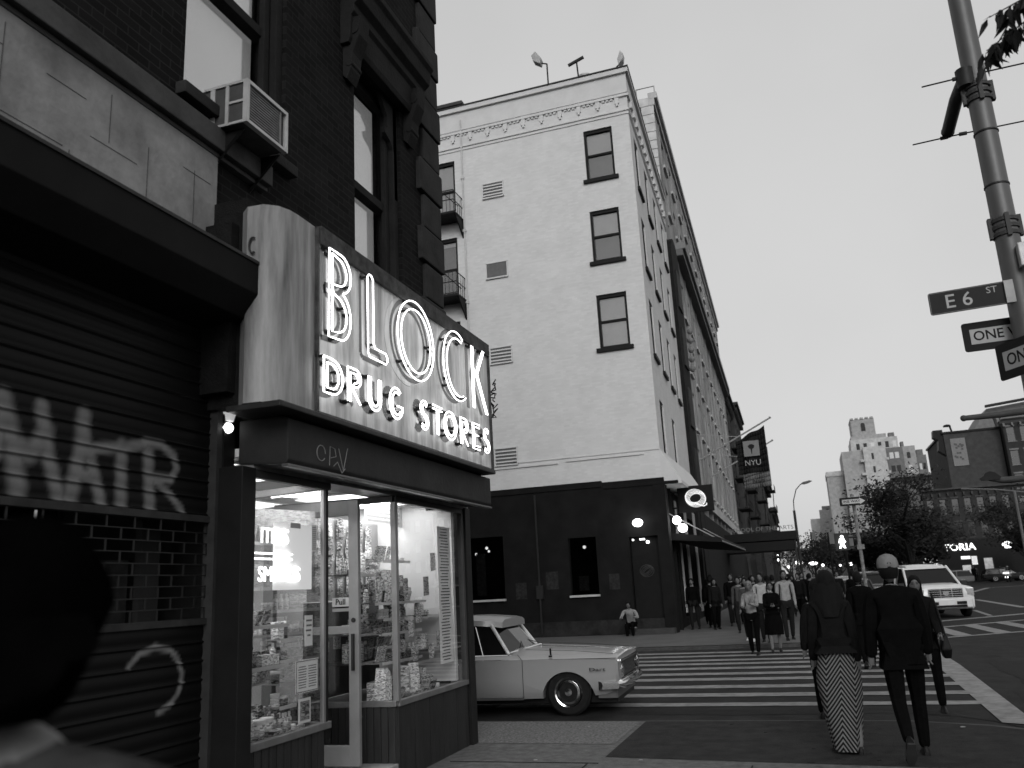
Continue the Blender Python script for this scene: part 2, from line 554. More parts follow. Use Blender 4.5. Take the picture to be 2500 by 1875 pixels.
for (yy, z0, z1) in ((2.25, 4.3, 4.6), (3.1, 4.35, 4.9), (3.6, 4.1, 4.35), (4.25, 4.3, 4.7), (4.72, 4.28, 4.75), (3.9, 4.55, 4.9), (1.4, 4.1, 4.8)):
    mb.box(BX + .05, BX + .0532, yy, yy + .0025, z0, z1)
mb.build("panel_crack", mat("crack_dirt", 0.05, 0.9), bb, world=True)

def near_window(W, shade_top, fr=0.075):
    u0, u1, z0, z1 = W
    x = BX - 0.2
    f = MB()
    f.box(x - .04, x + .04, u0, u0 + fr, z0, z1); f.box(x - .04, x + .04, u1 - fr - .05, u1, z0, z1)
    f.box(x - .041, x + .05, u0, u1, z0, z0 + .09); f.box(x - .041, x + .05, u0, u1, z1 - .1, z1)
    # outer moulded casing on the far reveal
    f.box(x + .04, x + .16, u1 - .1, u1 - .003, z0, z1)
    f.box(x + .04, x + .10, u1 - .2, u1 - .12, z0, z1)
    wn = f.build("window", brown, bb, world=True, bevel=0.008)
    zm = z0 + (z1 - z0) * 0.44
    r = MB(); r.box(x - .05, x + .07, u0 + fr, u1 - fr - .05, zm - .05, zm + .045)
    r.build("meeting_rail", brown, wn, world=True, bevel=0.006)
    p = MB(); p.box(x - .022, x - .018, u0 + fr, u1 - fr - .05, z0 + .09, zm - .05); p.box(x + .012, x + .016, u0 + fr, u1 - fr - .05, zm + .045, z1 - .1)
    p.build("pane", glassmat("window_glass", 0.92, 0.12), wn, world=True)
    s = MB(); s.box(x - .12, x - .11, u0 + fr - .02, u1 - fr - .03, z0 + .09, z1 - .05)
    s.build("window_shade", mat("white_shade", 0.85, 0.9, 0.06, 1.5, emit=0.22), wn, world=True)  # slight emission put in for daylight brightness on the shade
    sm = MB(); sm.box(BX - .28, BX + .09, u0 - .08, u1 + .08, z0 - .1, z0)
    sm.build("sill", brown2, wn, world=True, bevel=0.01)
    return wn
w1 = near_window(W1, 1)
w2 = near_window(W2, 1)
# carved bracket cut-out and hood over the right window
hd = MB()
prof = [(0.0, 7.30), (0.10, 7.30), (0.12, 7.36), (0.13, 7.62), (0.17, 7.66), (0.17, 7.74), (0.24, 7.80), (0.26, 7.95), (0.30, 8.0), (0.30, 8.07), (0.0, 8.12)]
hd.prism([(BX + a, b) for a, b in prof], 'y', 6.93, 8.72)
hood = hd.build("window_hood", brown, bb, world=True, bevel=0.01)
for yy in (6.98, 8.42):
    c = MB()
    c.prism([(BX, 6.95), (BX + .05, 6.9), (BX + .1, 7.02), (BX + .12, 7.2), (BX + .2, 7.4), (BX + .22, 7.62), (BX, 7.62)], 'y', yy, yy + .2)
    c.tube([(BX + .13, yy - .012, 7.48), (BX + .13, yy + .212, 7.48)], .07, 12)
    c.tube([(BX + .08, yy - .008, 7.08), (BX + .08, yy + .208, 7.08)], .04, 10)
    c.build("bracket", brown, hood, world=True, bevel=0.008)
# scrolled spandrel inside the window head
c = MB()
c.prism([(7.9, 7.32), (8.32, 7.32), (8.32, 6.1), (8.24, 6.1), (8.24, 6.7), (8.16, 6.8), (8.02, 6.86), (8.0, 6.92), (8.09, 6.95), (8.08, 7.1), (7.99, 7.2)], 'x', BX - .09, BX - .04)
c.build("carved_spandrel", brown, w2, world=True)

# air conditioner on a bracket
ac = thing("air_conditioner", "silver window air conditioner with slatted grille hanging below a white shaded window", "air conditioner", (-3.75, 5.2, 5.2))
alu = mat("dull_aluminium", 0.42, 0.5, 0.2, 6, metal=0.3)
y0, y1, z0, z1, x0, x1 = 4.92, 5.47, 5.2, 5.56, -4.25, -3.66
mb = MB(); mb.box(x0, x1 - .02, y0 + .01, y1 - .01, z0 + .01, z1)
mb.build("case", mat("ac_case", 0.06, 0.6, 0.3, 5), ac, world=True, bevel=0.008)
mb = MB()
for (a, b, c, d) in ((y0, y1, z0, z0 + .025), (y0, y1, z1 - .02, z1 + .01), (y0, y0 + .03, z0 + .025, z1 - .02), (y1 - .025, y1, z0 + .025, z1 - .02)):
    mb.box(x1 - .03, x1 + .012, a, b, c, d)
mb.box(x0 + .2, x1 - .03, y0 - .004, y0 + .008, z0, z0 + .02); mb.box(x0 + .2, x1 - .03, y0 - .004, y0 + .008, z1 - .015, z1 + .006)
mb.box(x0 + .26, x0 + .30, y0 - .003, y0 + .008, z0 + .02, z1 - .015); mb.box(x0 + .40, x0 + .43, y0 - .003, y0 + .008, z0 + .02, z1 - .015); mb.box(x0 + .43, x1 - .03, y0 - .0025, y0 + .008, .5 * (z0 + z1), .5 * (z0 + z1) + .02)
mb.build("frame", alu, ac, world=True)
mb = MB()
for k in range(13):
    zz = z0 + .035 + k * .0235
    mb.box(x1 - .028, x1 - .005, y0 + .03, y1 - .09, zz, zz + .011)
mb.box(x1 - .028, x1 + .002, y1 - .1, y1 - .085, z0 + .03, z1 - .02)
mb.build("grille", mat("ac_fins", 0.16, 0.5, 0.3, 12, metal=0.4), ac, world=True)
for yy in (y0 + .07, y1 - .02):
    mb = MB()
    mb.tube([(-4.02, yy, z0 - .3), (-3.72, yy, z0 - .01), (-4.02, yy, z0 - .01)], .012, 5)
    mb.prism([(-4.02, z0 - .28), (-3.74, z0 - .01), (-4.02, z0 - .01)], 'y', yy - .004, yy + .004)
    mb.build("bracket", BLACK, ac, world=True)
# two cut bits of pipe
for (a, b, c) in ((-3.94, 5.98, 4.62), (-3.94, 8.0, 4.62)):
    mb = MB(); mb.tube([(a, b, c - .12), (a, b, c + .12), (a + .02, b + .02, c + .17)], .016, 6)
    mb.build("pipe_stub", brown2, bb, world=True)

# ================================================================== SHUTTERED SHOP (far left)
hs = thing("shutter_canopy", "long black sheet metal housing above the graffitied roller shutter", "shutter housing", (-3.7, 2, 3.9))
mb = MB(); mb.prism([(BX + .04, 3.55), (-3.62, 3.6), (-3.5, 3.76), (-3.5, 4.0), (BX + .04, 4.03)], 'y', -6, 5.05)
mb.build("box", mat("black_sheet_metal", 0.0045, 0.75, 0.4, 4), hs, world=True, bevel=0.008)
mb = MB(); mb.box(-3.503, -3.49, -6, 5.06, 3.985, 4.008)
mb.build("drip_edge", DARK, hs, world=True)
random.seed(5)
mb = MB()
for k in range(9):
    p = Vector((-3.72 + random.uniform(-.05, .05), 4.96 + random.uniform(-.03, .03), 4.05 + random.uniform(0, .1)))
    path = [p + Vector((random.uniform(-.03, .03), random.uniform(-.06, .06), random.uniform(-.04, .04))) for _ in range(5)]
    mb.tube(path, .004, 4)
tag(mb.build("cable_tangle", mat("bright_cable", 0.5, 0.4)), "tangle of pale cables lying in the gap beside the neon sign box", "cables")

sh = thing("roller_shutter", "closed black roller shutter sprayed with pale graffiti letters and a ring", "shutter", (-3.95, 3, 0))
XS = -3.96
def dseg(p, a, b):
    ax, ay = a; bx, by = b; px, py = p
    dx, dy = bx - ax, by - ay
    t = max(0, min(1, ((px - ax) * dx + (py - ay) * dy) / (dx * dx + dy * dy + 1e-9)))
    return math.hypot(px - ax - t * dx, py - ay - t * dy)
STR = [(.05, [(3.31, 2.74), (3.40, 2.5), (3.45, 2.27)]), (.04, [(3.31, 2.62), (3.30, 2.45)]), (.05, [(3.43, 2.5), (3.50, 2.47), (3.56, 2.52), (3.6, 2.6)]), (.04, [(3.56, 2.74), (3.62, 2.5), (3.72, 2.25)]),
       (.045, [(3.86, 2.74), (3.86, 2.55), (3.80, 2.25)]), (.035, [(3.88, 2.62), (3.96, 2.42), (4.03, 2.24)]), (.03, [(3.84, 2.40), (3.96, 2.38)]), (.03, [(3.95, 2.56), (4.2, 2.6), (4.36, 2.64)]),
       (.04, [(4.17, 2.6), (4.18, 2.4), (4.19, 2.24)]), (.04, [(4.40, 2.6), (4.42, 2.4), (4.44, 2.23)]), (.025, [(4.36, 2.66), (4.52, 2.66), (4.64, 2.60), (4.67, 2.52), (4.62, 2.44), (4.44, 2.44)]), (.022, [(4.47, 2.42), (4.62, 2.34), (4.74, 2.24)]),
       (.05, [(3.1, 2.7), (3.12, 2.3)]),
       (.016, [(4.33, 1.28), (4.42, 1.35), (4.55, 1.375), (4.68, 1.35), (4.76, 1.28), (4.80, 1.2), (4.80, 1.13), (4.77, 1.07), (4.7, 1.01), (4.6, .985)])]
def paintw(y, z):
    v = 0
    for r, pl in STR:
        for a, b in zip(pl, pl[1:]):
            d = dseg((y, z), a, b)
            if d < r * 1.7:
                v = max(v, min(1, 1 - (d - r * .55) / (r * 1.1)))
    return max(0, min(1, v))
def slat_sheet(z0, z1, y0, y1, n):
    """convex slats with a rolled joint; returns mesh object with a paint attribute"""
    prof = []
    H = (z1 - z0) / n
    for i in range(n):
        for t, dx in ((0, .0), (.05, .014), (.10, .016), (.15, .004), (.22, .0), (.4, .006), (.6, .008), (.8, .006), (.95, .0)):
            prof.append((XS + dx, z0 + (i + t) * H))
    prof.append((XS, z1))
    ny = int((y1 - y0) / .018)
    vs, fs, col = [], [], []
    for (x, z) in prof:
        for j in range(ny + 1):
            y = y0 + (y1 - y0) * j / ny
            vs.append((x - sh.location.x, y - sh.location.y, z))
            col.append(paintw(y, z) if y > 3.0 else 0)
    for i in range(len(prof) - 1):
        for j in range(ny):
            a = i * (ny + 1) + j
            fs.append((a, a + 1, a + ny + 2, a + ny + 1))
    me = bpy.data.meshes.new("slat_curtain")
    me.from_pydata(vs, [], fs)
    at = me.attributes.new("paint", 'FLOAT', 'POINT')
    at.data.foreach_set("value", col)
    me.materials.append(shm)
    me.polygons.foreach_set("use_smooth", [True] * len(me.polygons))
    o = bpy.data.objects.new("slat_curtain", me); COL.objects.link(o); o.parent = sh
    return o
shm = bpy.data.materials.new("shutter_steel"); shm.use_nodes = True
n_, l_ = shm.node_tree.nodes, shm.node_tree.links
p_ = n_["Principled BSDF"]; p_.inputs["Roughness"].default_value = 0.5; p_.inputs["Specular IOR Level"].default_value = 0.14
at_ = n_.new("ShaderNodeAttribute"); at_.attribute_name = "paint"
nz_ = n_.new("ShaderNodeTexNoise"); nz_.inputs["Scale"].default_value = 9; nz_.inputs["Detail"].default_value = 6
tc_ = n_.new("ShaderNodeTexCoord"); l_.new(tc_.outputs["Object"], nz_.inputs["Vector"])
mm_ = n_.new("ShaderNodeMath"); mm_.operation = 'MULTIPLY'
mr_ = n_.new("ShaderNodeMapRange"); mr_.inputs[3].default_value = .55; mr_.inputs[4].default_value = 1.1
l_.new(nz_.outputs[0], mr_.inputs[0]); l_.new(mr_.outputs[0], mm_.inputs[0]); l_.new(at_.outputs["Fac"], mm_.inputs[1])
mc_ = n_.new("ShaderNodeMapRange"); mc_.inputs[3].default_value = .003; mc_.inputs[4].default_value = .17
l_.new(mm_.outputs[0], mc_.inputs[0]); l_.new(mc_.outputs[0], p_.inputs["Base Color"])
slat_sheet(2.22, 3.6, -2, 5.0, 12)
slat_sheet(0.02, 1.49, -2, 5.0, 12)
mb = MB(); mb.box(XS - .01, XS + .03, -2, 5.0, 2.175, 2.22); mb.box(XS - .01, XS + .03, -2, 5.0, 1.49, 1.53)
mb.build("rail", DARK, sh, world=True)
mb = MB()
zz = [1.53 + .0715 * i for i in range(10)]
for i, z in enumerate(zz):
    mb.tube([(XS + .01, -2, z), (XS + .01, 5.0, z)], .0045, 5)
    y = 5.0 - (0.11 if i % 2 else 0.0)
    while y > 1.5 and i < 9:
        mb.box(XS + .006, XS + .013, y - .007, y + .007, z, z + .0715)
        y -= .23
mb.build("grille", mat("grille_steel", 0.008, 0.5, 0.2, 10, metal=0.3), sh, world=True)
mb = MB(); mb.box(XS - .02, XS + .07, 5.0, 5.06, 0, 3.7); mb.box(XS - .02, XS + .03, 5.06, 5.2, 0, 3.9)
mb.build("guide_rail", mat("rail_steel", 0.03, 0.5, 0.3, 8), sh, world=True)
# dim shop seen through the grille
mb = MB(); mb.box(XS - 1.4, XS - 1.35, -2, 5.0, 0.1, 3.4)
bk = mb.build("backing", BLACK, sh, world=True)
bw_ = thing("shop_window_display", "dim posters and pale column behind the grille of the closed shutter", "window display", (XS - .3, 4.3, 1.5))
mb = MB(); mb.box(XS - .35, XS - .3, 4.72, 4.9, 1.5, 2.2)
mb.build("column", mat("dim_column", 0.028, 0.7), bw_, world=True)
mb = MB(); mb.box(XS - .32, XS - .31, 4.05, 4.62, 1.5, 1.93)
mb.build("poster", mat("dim_poster", 0.016, 0.7, 0.6, 7), bw_, world=True)
mb = MB(); mb.tube([(XS - .25, 3.80, 1.98), (XS - .25, 3.81, 2.2)], .008, 5)
mb.tube([(XS - .25, 3.78, 1.82), (XS - .25, 3.785, 1.93)], .007, 5)
mb.build("lamp_tube", mat("dim_lamp", 0.5, 0.5, emit=0.25), bw_, world=True)
mb = MB(); mb.ball((XS - .2, 3.42, 2.03), .012, 10)
mb.build("bulb", mat("small_bulb", 0.8, 0.5, emit=5), bw_, world=True)
# chain and padlock
ch = thing("chain", "loose steel chain and round padlock hanging on the dark pilaster right of the shutter", "chain", (-3.86, 5.1, .7))
mb = MB()
z = 1.62
k = 0
while z > .82:
    a = (k % 2) * math.pi / 2
    c = Vector((-3.875 + .004 * math.sin(k), 5.075 + .006 * math.sin(k * .7), z))
    ring = []
    for t in range(8):
        th = 2 * math.pi * t / 8
        ring.append(c + Vector((math.cos(a) * .009 * math.cos(th), math.sin(a) * .009 * math.cos(th), .019 * math.sin(th))))
    mb.tube(ring, .003, 4, closed=True)
    z -= .029; k += 1
mb.build("links", mat("chain_steel", 0.35, 0.3, metal=0.8), ch, world=True)
mb = MB(); mb.lathe([(.001, 0), (.03, .0), (.033, .01), (.033, .02), (.03, .03), (.001, .03)], (-3.88, 5.095, 1.23), 14, 'x')
mb.build("padlock", mat("lock_steel", 0.5, 0.35, metal=0.5), ch, world=True)

# ================================================================== NEON SIGN
sg = thing("neon_sign", "big stained metal shop sign with glowing neon lettering on two lines", "neon sign", (-3.6, 7.1, 2.95))
sgm = mat("sign_enamel", 0.20, 0.5, 0.75, 4.0, streak=(1, 1.6, .16), bump=0.06)
mb = MB()
SY0, SY1, SZ0, SZ1, SX = 5.0, 9.2, 2.97, 4.46, -3.34
sec = [(-3.99, SY1), (-3.99, SY0 + .2), (-3.64, SY0 - .08), (-3.60, SY0 - .11), (-3.47, SY0 - .10), (-3.39, SY0 - .03), (-3.355, SY0 + .06), (SX - .005, SY0 + .16), (SX - .005, SY1)]
mb.prism([(x, y) for x, y in sec], 'z', SZ0, SZ1)
mb.build("box", sgm, sg, world=True, smooth=True)
mb = MB(); mb.box(-3.99, -3.66, SY0 - .04, SY0 + .19, SZ0 + .002, SZ1 + .12); mb.box(-3.99, -3.72, SY0 - .13, SY0 - .041, SZ0 + .1, SZ1 - .1)
mb.build("rear_frame", mat("sooty_frame", .008, .9, .5, 9, bump=.5), sg, world=True)  # added dark box; its colour gives the gap behind the sign its darkness
mb = MB()
mb.box(SX - .01, SX + .03, 5.44, SY1 + .01, SZ1 - .13, SZ1 + .02)
mb.box(SX - .01, SX + .022, 5.40, 5.43, SZ0 + .0, SZ1 - .0)
mb.box(SX - .01, SX + .028, SY1 - .02, SY1 + .01, SZ0, SZ1 - .13)
mb.build("rim", mat("rusty_rim", 0.05, 0.7, 0.6, 9, bump=0.5), sg, world=True, bevel=0.004)
facem = mat("sign_face", 0.52, 0.4, 0.6, 3.2, streak=(1, 2.2, .3), bump=0.08)
mb = MB(); mb.box(SX - .004, SX + .002, 5.43, SY1 - .02, SZ0 + .02, SZ1 - .13)
mb.build("face", facem, sg, world=True)
mb = MB(); mb.box(-3.75, SX + .035, SY0 - .1, SY1 + .03, SZ0 - .045, SZ0 - .002)
mb.build("bottom_flashing", DARK, sg, world=True, bevel=0.008)
neon = mat("neon_tube", 0.9, 0.3, 0.0, emit=3.6)
stand = mat("glass_standoff", 0.012, 0.4)
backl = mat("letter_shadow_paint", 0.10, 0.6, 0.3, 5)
XT = SX + .065
def arc(cy, cz, ry, rz, a0, a1, n=22):
    return [(cy + ry * math.cos(R(a0 + (a1 - a0) * i / n)), cz + rz * math.sin(R(a0 + (a1 - a0) * i / n))) for i in range(n + 1)]
def rnd(pts, closed=False, r=.03):
    out = []
    n = len(pts)
    for i, p in enumerate(pts):
        if not closed and i in (0, n - 1):
            out.append(p); continue
        a, b = pts[i - 1], pts[(i + 1) % n]
        for q in (a, b):
            d = math.hypot(q[0] - p[0], q[1] - p[1]); t = min(.45, r / (d + 1e-6))
            out.append((p[0] + (q[0] - p[0]) * t, p[1] + (q[1] - p[1]) * t))
    return out
def neon_letter(paths, r, back=True, label=None):
    mb = MB()
    sb = MB()
    for closed, pl in paths:
        mb.tube([(XT, y, z) for y, z in pl], r, 8, closed=closed)
        step = max(3, len(pl) // 3)
        for i in range(0, len(pl), step):
            y, z = pl[i]
            sb.tube([(SX, y, z), (XT - r, y, z)], .010, 6)
            if i % 2 == 0:
                sb.box(SX + .002, SX + .018, y - .024, y + .024, z - .012, z + .012)
    o = mb.build("neon_letter", neon, sg, world=True, smooth=True)
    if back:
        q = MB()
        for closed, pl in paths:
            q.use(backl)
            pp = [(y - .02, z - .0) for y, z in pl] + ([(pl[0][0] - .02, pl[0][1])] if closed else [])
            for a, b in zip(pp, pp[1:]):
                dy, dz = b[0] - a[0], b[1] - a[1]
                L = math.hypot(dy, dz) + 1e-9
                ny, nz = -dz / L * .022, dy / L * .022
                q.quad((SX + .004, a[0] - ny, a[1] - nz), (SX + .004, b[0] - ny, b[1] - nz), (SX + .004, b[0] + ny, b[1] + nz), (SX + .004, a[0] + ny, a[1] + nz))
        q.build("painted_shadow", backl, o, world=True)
    sb.build("tube_support", stand, o, world=True)
    return o
T0, B0 = 4.31, 3.575
Bo = rnd([(5.50, T0), (5.62, T0)], False) + arc(5.68, 4.15, .155, .16, 80, -75, 12) + arc(5.66, 3.79, .17, .20, 70, -80, 14) + [(5.60, 3.585), (5.49, B0 + .0)]
Bi = [(5.545, T0 - .03)] + arc(5.63, 4.15, .135, .115, 80, -80, 12) + [(5.545, 4.02), (5.545, 4.0)] + [(5.56, 3.95)] + arc(5.61, 3.79, .155, .145, 75, -80, 12) + [(5.545, 3.63)]
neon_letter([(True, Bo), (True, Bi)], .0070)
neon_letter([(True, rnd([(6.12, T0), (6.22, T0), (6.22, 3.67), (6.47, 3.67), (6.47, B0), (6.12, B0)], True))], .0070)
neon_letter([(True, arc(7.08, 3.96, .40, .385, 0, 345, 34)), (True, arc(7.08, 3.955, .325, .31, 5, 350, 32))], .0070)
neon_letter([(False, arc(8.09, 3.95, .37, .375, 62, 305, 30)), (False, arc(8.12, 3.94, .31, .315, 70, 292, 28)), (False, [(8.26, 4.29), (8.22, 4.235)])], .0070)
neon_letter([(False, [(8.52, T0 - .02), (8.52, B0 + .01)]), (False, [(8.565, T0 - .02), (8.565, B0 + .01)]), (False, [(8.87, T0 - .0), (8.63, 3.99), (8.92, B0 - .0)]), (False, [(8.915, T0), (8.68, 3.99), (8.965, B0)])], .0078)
t1, b1 = 3.405, 3.125
def sm(off, kind):
    o = off; m = (t1 + b1) / 2
    if kind == 'D': return [(True, [(o, t1), (o + .1, t1)] + arc(o + .11, m, .17, .14, 70, -70, 10) + [(o + .1, b1), (o, b1)]), (True, [(o + .05, t1 - .04)] + arc(o + .1, m, .12, .1, 70, -70, 8) + [(o + .05, b1 + .04)])]
    if kind == 'R': return [(False, [(o, b1), (o, t1), (o + .1, t1)] + arc(o + .12, t1 - .075, .09, .075, 80, -90, 8) + [(o + .05, m - .01), (o + .2, b1)]), (False, [(o + .04, b1), (o + .04, t1 - .04), (o + .1, t1 - .04)] + arc(o + .11, t1 - .078, .055, .04, 80, -90, 6) + [(o + .08, m - .005)])]
    if kind == 'U': return [(False, [(o, t1), (o, m)] + arc(o + .11, b1 + .10, .11, .10, 180, 360, 10) + [(o + .22, t1)]), (False, [(o + .04, t1), (o + .04, m)] + arc(o + .11, b1 + .11, .07, .07, 180, 360, 8) + [(o + .18, t1)])]
    if kind in 'GC': return [(False, arc(o + .13, m, .13, .14, 50, 330, 16) + [(o + .25, m - .02), (o + .15, m - .02)]), (False, arc(o + .14, m, .09, .10, 60, 320, 12))]
    if kind == 'S': return [(False, arc(o + .09, t1 - .075, .085, .072, 40, 240, 10) + arc(o + .09, b1 + .075, .085, .075, 80, -140, 12)), (False, arc(o + .10, t1 - .078, .05, .04, 40, 220, 8) + arc(o + .08, b1 + .078, .055, .042, 80, -140, 8))]
    if kind == 'T': return [(False, [(o, t1), (o + .22, t1)]), (False, [(o, t1 - .035), (o + .22, t1 - .035)]), (False, [(o + .095, t1 - .035), (o + .095, b1)]), (False, [(o + .13, t1 - .035), (o + .13, b1)])]
    if kind == 'O': return [(True, arc(o + .15, m, .16, .145, 0, 345, 18)), (True, arc(o + .15, m, .115, .10, 0, 345, 16))]
    if kind == 'E': return [(False, [(o + .2, t1), (o, t1), (o, b1), (o + .2, b1)]), (False, [(o + .2, t1 - .035), (o + .04, t1 - .035), (o + .04, b1 + .035), (o + .2, b1 + .035)]), (False, [(o + .04, m + .015), (o + .17, m + .015)])]
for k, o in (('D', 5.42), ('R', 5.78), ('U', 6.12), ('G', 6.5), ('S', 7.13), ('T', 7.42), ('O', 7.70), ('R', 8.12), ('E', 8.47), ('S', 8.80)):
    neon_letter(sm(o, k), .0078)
# old painted C on the stained end of the box, ghost ring, transformer wires at the far end
mb = MB()
pl = [(-3.54 + .03 * math.cos(a), 4.876, 4.14 + .06 * math.sin(a)) for a in [R(x) for x in range(60, 301, 20)]]
mb.tube(pl, .008, 5)
mb.build("painted_mark", mat("old_mark", 0.04, 0.8), sg, world=True)
mb = MB()
mb.tube([(SX + .0, y, z) for y, z in arc(6.98, 3.93, .44, .42, 60, 300, 24)], .005, 5)
mb.build("glass_ghost_ring", mat("dead_tube", 0.45, 0.3, 0.1), sg, world=True)
random.seed(21)
mb = MB()
for k in range(7):
    p = Vector((SX + .03, 9.2, 3.6 + k * .07))
    mb.tube([p + Vector((random.uniform(-.02, .05), random.uniform(.0, .10), random.uniform(-.05, .05))) for _ in range(5)], .008, 5)
mb.build("end_wiring", BLACK, sg, world=True)
# small lit bulbs of the under-sign flood lamp in the gap
fl = thing("flood_lamp", "small lit flood lamp in the gap between the black pilaster and the shop awning", "lamp", (-3.9, 5.1, 2.85))
mb = MB(); mb.box(-3.93, -3.78, 5.06, 5.2, 2.995, 3.03); mb.ball((-3.88, 5.10, 2.86), .042, 12, (1, 1, .95))
mb.build("bulb", mat("flood_bulb", 0.9, 0.4, emit=4.0), fl, world=True)
mb = MB(); mb.lathe([(.035, 2.91), (.045, 2.95), (.07, 2.99)], (-3.88, 5.11, 0), 12)
mb.build("reflector", mat("flood_reflector", 0.6, 0.4, emit=.35), fl, world=True, smooth=True)

# ================================================================== AWNING BOX
aw = thing("shop_awning", "folded dark fabric awning box with scratched chalk scrawl under the neon sign", "awning", (-3.6, 7.2, 2.55))
awm = mat("awning_fabric", 0.022, 0.6, 0.35, 2.2, bump=0.15)
mb = MB()
mb.prism([(-3.84, 2.60), (-3.44, 2.565), (-3.42, 2.60), (-3.42, 2.90), (-3.5, 2.925), (-3.84, 2.92)], 'y', 5.18, 9.35)
mb.build("box", awm, aw, world=True, bevel=0.012)
mb = MB(); mb.box(-3.47, -3.415, 5.175, 9.355, 2.548, 2.568)
mb.build("bar", mat("awning_bar", 0.10, 0.35, 0.2, 5, metal=0.5), aw, world=True, bevel=0.004)
mb = MB()
for pl in ([(5.62 + .06 * math.cos(a), 2.70 + .06 * math.sin(a)) for a in [R(q) for q in range(0, 340, 25)]],
           [(5.74, 2.62), (5.75, 2.77), (5.82, 2.76), (5.84, 2.70), (5.76, 2.68)], [(5.88, 2.77), (5.95, 2.60), (6.02, 2.79)], [(5.80, 2.62), (5.86, 2.66), (5.93, 2.58), (5.98, 2.62)]):
    mb.tube([(-3.418, y, z) for y, z in pl], .004, 4)
mb.build("chalk_scrawl", mat("chalk", 0.20, 0.9), aw, world=True)

# ================================================================== DRUG STORE FRONT
XG = -3.75
sf = thing("shopfront", "brightly lit drugstore front with recessed door and panelled bulkheads", "shopfront", (-4.2, 7.2, 0))
frm = mat("window_frame_metal", 0.2, 0.4, 0.15, 5, metal=0.4)
frmd = mat("window_frame_dark", 0.05, 0.4, 0.2, 5)
bulk = mat("bulkhead_boards", 0.022, 0.55, 0.4, 3, streak=(6, 6, .6), bump=0.25)
def bulkhead(pts, z0, z1, step=.09, name="bulkhead"):
    mb = MB()
    for (a, b) in zip(pts, pts[1:]):
        a, b = Vector((a[0], a[1], 0)), Vector((b[0], b[1], 0))
        d = (b - a); L = d.length; d.normalize()
        nrm = Vector((d.y, -d.x, 0))
        n = max(1, int(L / step))
        for i in range(n):
            p, q = a + d * (L * i / n), a + d * (L * (i + 1) / n - .010)
            r = [p + nrm * .0, q + nrm * .0, q + nrm * .014, p + nrm * .014]
            mb.prism([(v.x, v.y) for v in r], 'z', z0, z1)
        r = [a - nrm * .03, b - nrm * .03, b + nrm * .003, a + nrm * .003]
        mb.prism([(v.x, v.y) for v in r], 'z', z0 - .002, z1 - .002)
    return mb.build(name, bulk, sf, world=True)
LB = [(XG, 5.2), (XG, 6.2), (-5.0, 6.38)]
RB = [(-5.0, 7.36), (-3.73, 7.45), (XG, 9.2)]
bulkhead(LB[:2], 0.0, .63); bulkhead(LB[1:], .0, .63)
bulkhead([(-5.0, 7.34), (-3.74, 7.45)], .15, .63, .07); bulkhead([(-3.73, 7.45), (XG, 9.2)], 0.0, .63, .3)
def rail(a, b, z0, z1, t, m, name):
    a, b = Vector((a[0], a[1], 0)), Vector((b[0], b[1], 0))
    d = (b - a).normalized(); nrm = Vector((d.y, -d.x, 0))
    r = [a - nrm * t, b - nrm * t, b + nrm * t, a + nrm * t]
    mb = MB(); mb.prism([(v.x, v.y) for v in r], 'z', z0, z1)
    return mb.build(name, m, sf, world=True, bevel=0.006)
silm = mat("sill_metal", 0.16, 0.4, 0.25, 6, metal=0.4)
for a, b in ((LB[0], (XG, 6.28)), (LB[1], LB[2]), (RB[0], RB[1]), (RB[1], RB[2])):
    rail(a, b, .632, .685, .03, silm, "sill")
    rail(a, b, 2.50, 2.56, .028, frmd, "head_rail")
for (x, y, wd, m) in ((XG, 5.22, .02, frmd), (XG, 6.2, .018, frm), (-5.0, 6.38, .03, frm), (-3.73, 7.45, .028, frm), (-5.0, 7.34, .03, frm), (XG, 9.17, .03, frmd)):
    mb = MB(); mb.box(x - wd, x + wd, y - wd, y + wd, .68, 2.5)
    mb.build("mullion", m, sf, world=True, bevel=0.006)
mb = MB(); mb.box(XG - .01, XG + .02, 6.218, 6.245, .68, 2.5)
mb.build("mullion", BLACK, sf, world=True)
for a, b in ((LB[0], LB[1]), (LB[1], LB[2]), (RB[0], RB[1]), (RB[1], RB[2])):
    a, b = Vector((a[0], a[1], 0)), Vector((b[0], b[1], 0))
    mb = MB(); mb.quad((a.x, a.y, .685), (b.x, b.y, .685), (b.x, b.y, 2.5), (a.x, a.y, 2.5))
    mb.build("pane", GLASS, sf, world=True)
# recess floor step, ceiling of recess, pillar, transom soffit
mb = MB(); mb.prism([(-3.72, 6.22), (-3.72, 7.44), (-5.4, 7.36), (-5.4, 6.36)], 'z', .002, .15)
mb.build("step", mat("marble_step", 0.22, 0.5, 0.3, 5), sf, world=True, bevel=0.01)
mb = MB(); mb.box(-3.86, -3.70, 9.21, 9.36, 0, 2.57)
mb.build("corner_pillar", mat("pillar_paint", 0.010, 0.5, 0.3, 5), sf, world=True, bevel=0.006)
mb = MB(); mb.box(-3.9, -3.69, 5.03, 5.19, 0, 2.56)
mb.build("pilaster", mat("pilaster_paint", 0.009, 0.5, 0.3, 5), sf, world=True, bevel=0.006)
mb = MB(); mb.box(-3.98, -3.72, 5.2, 9.36, 2.56, 2.60)
mb.build("soffit", mat("soffit_metal", 0.30, 0.3, 0.3, 5, metal=0.5), sf, world=True)
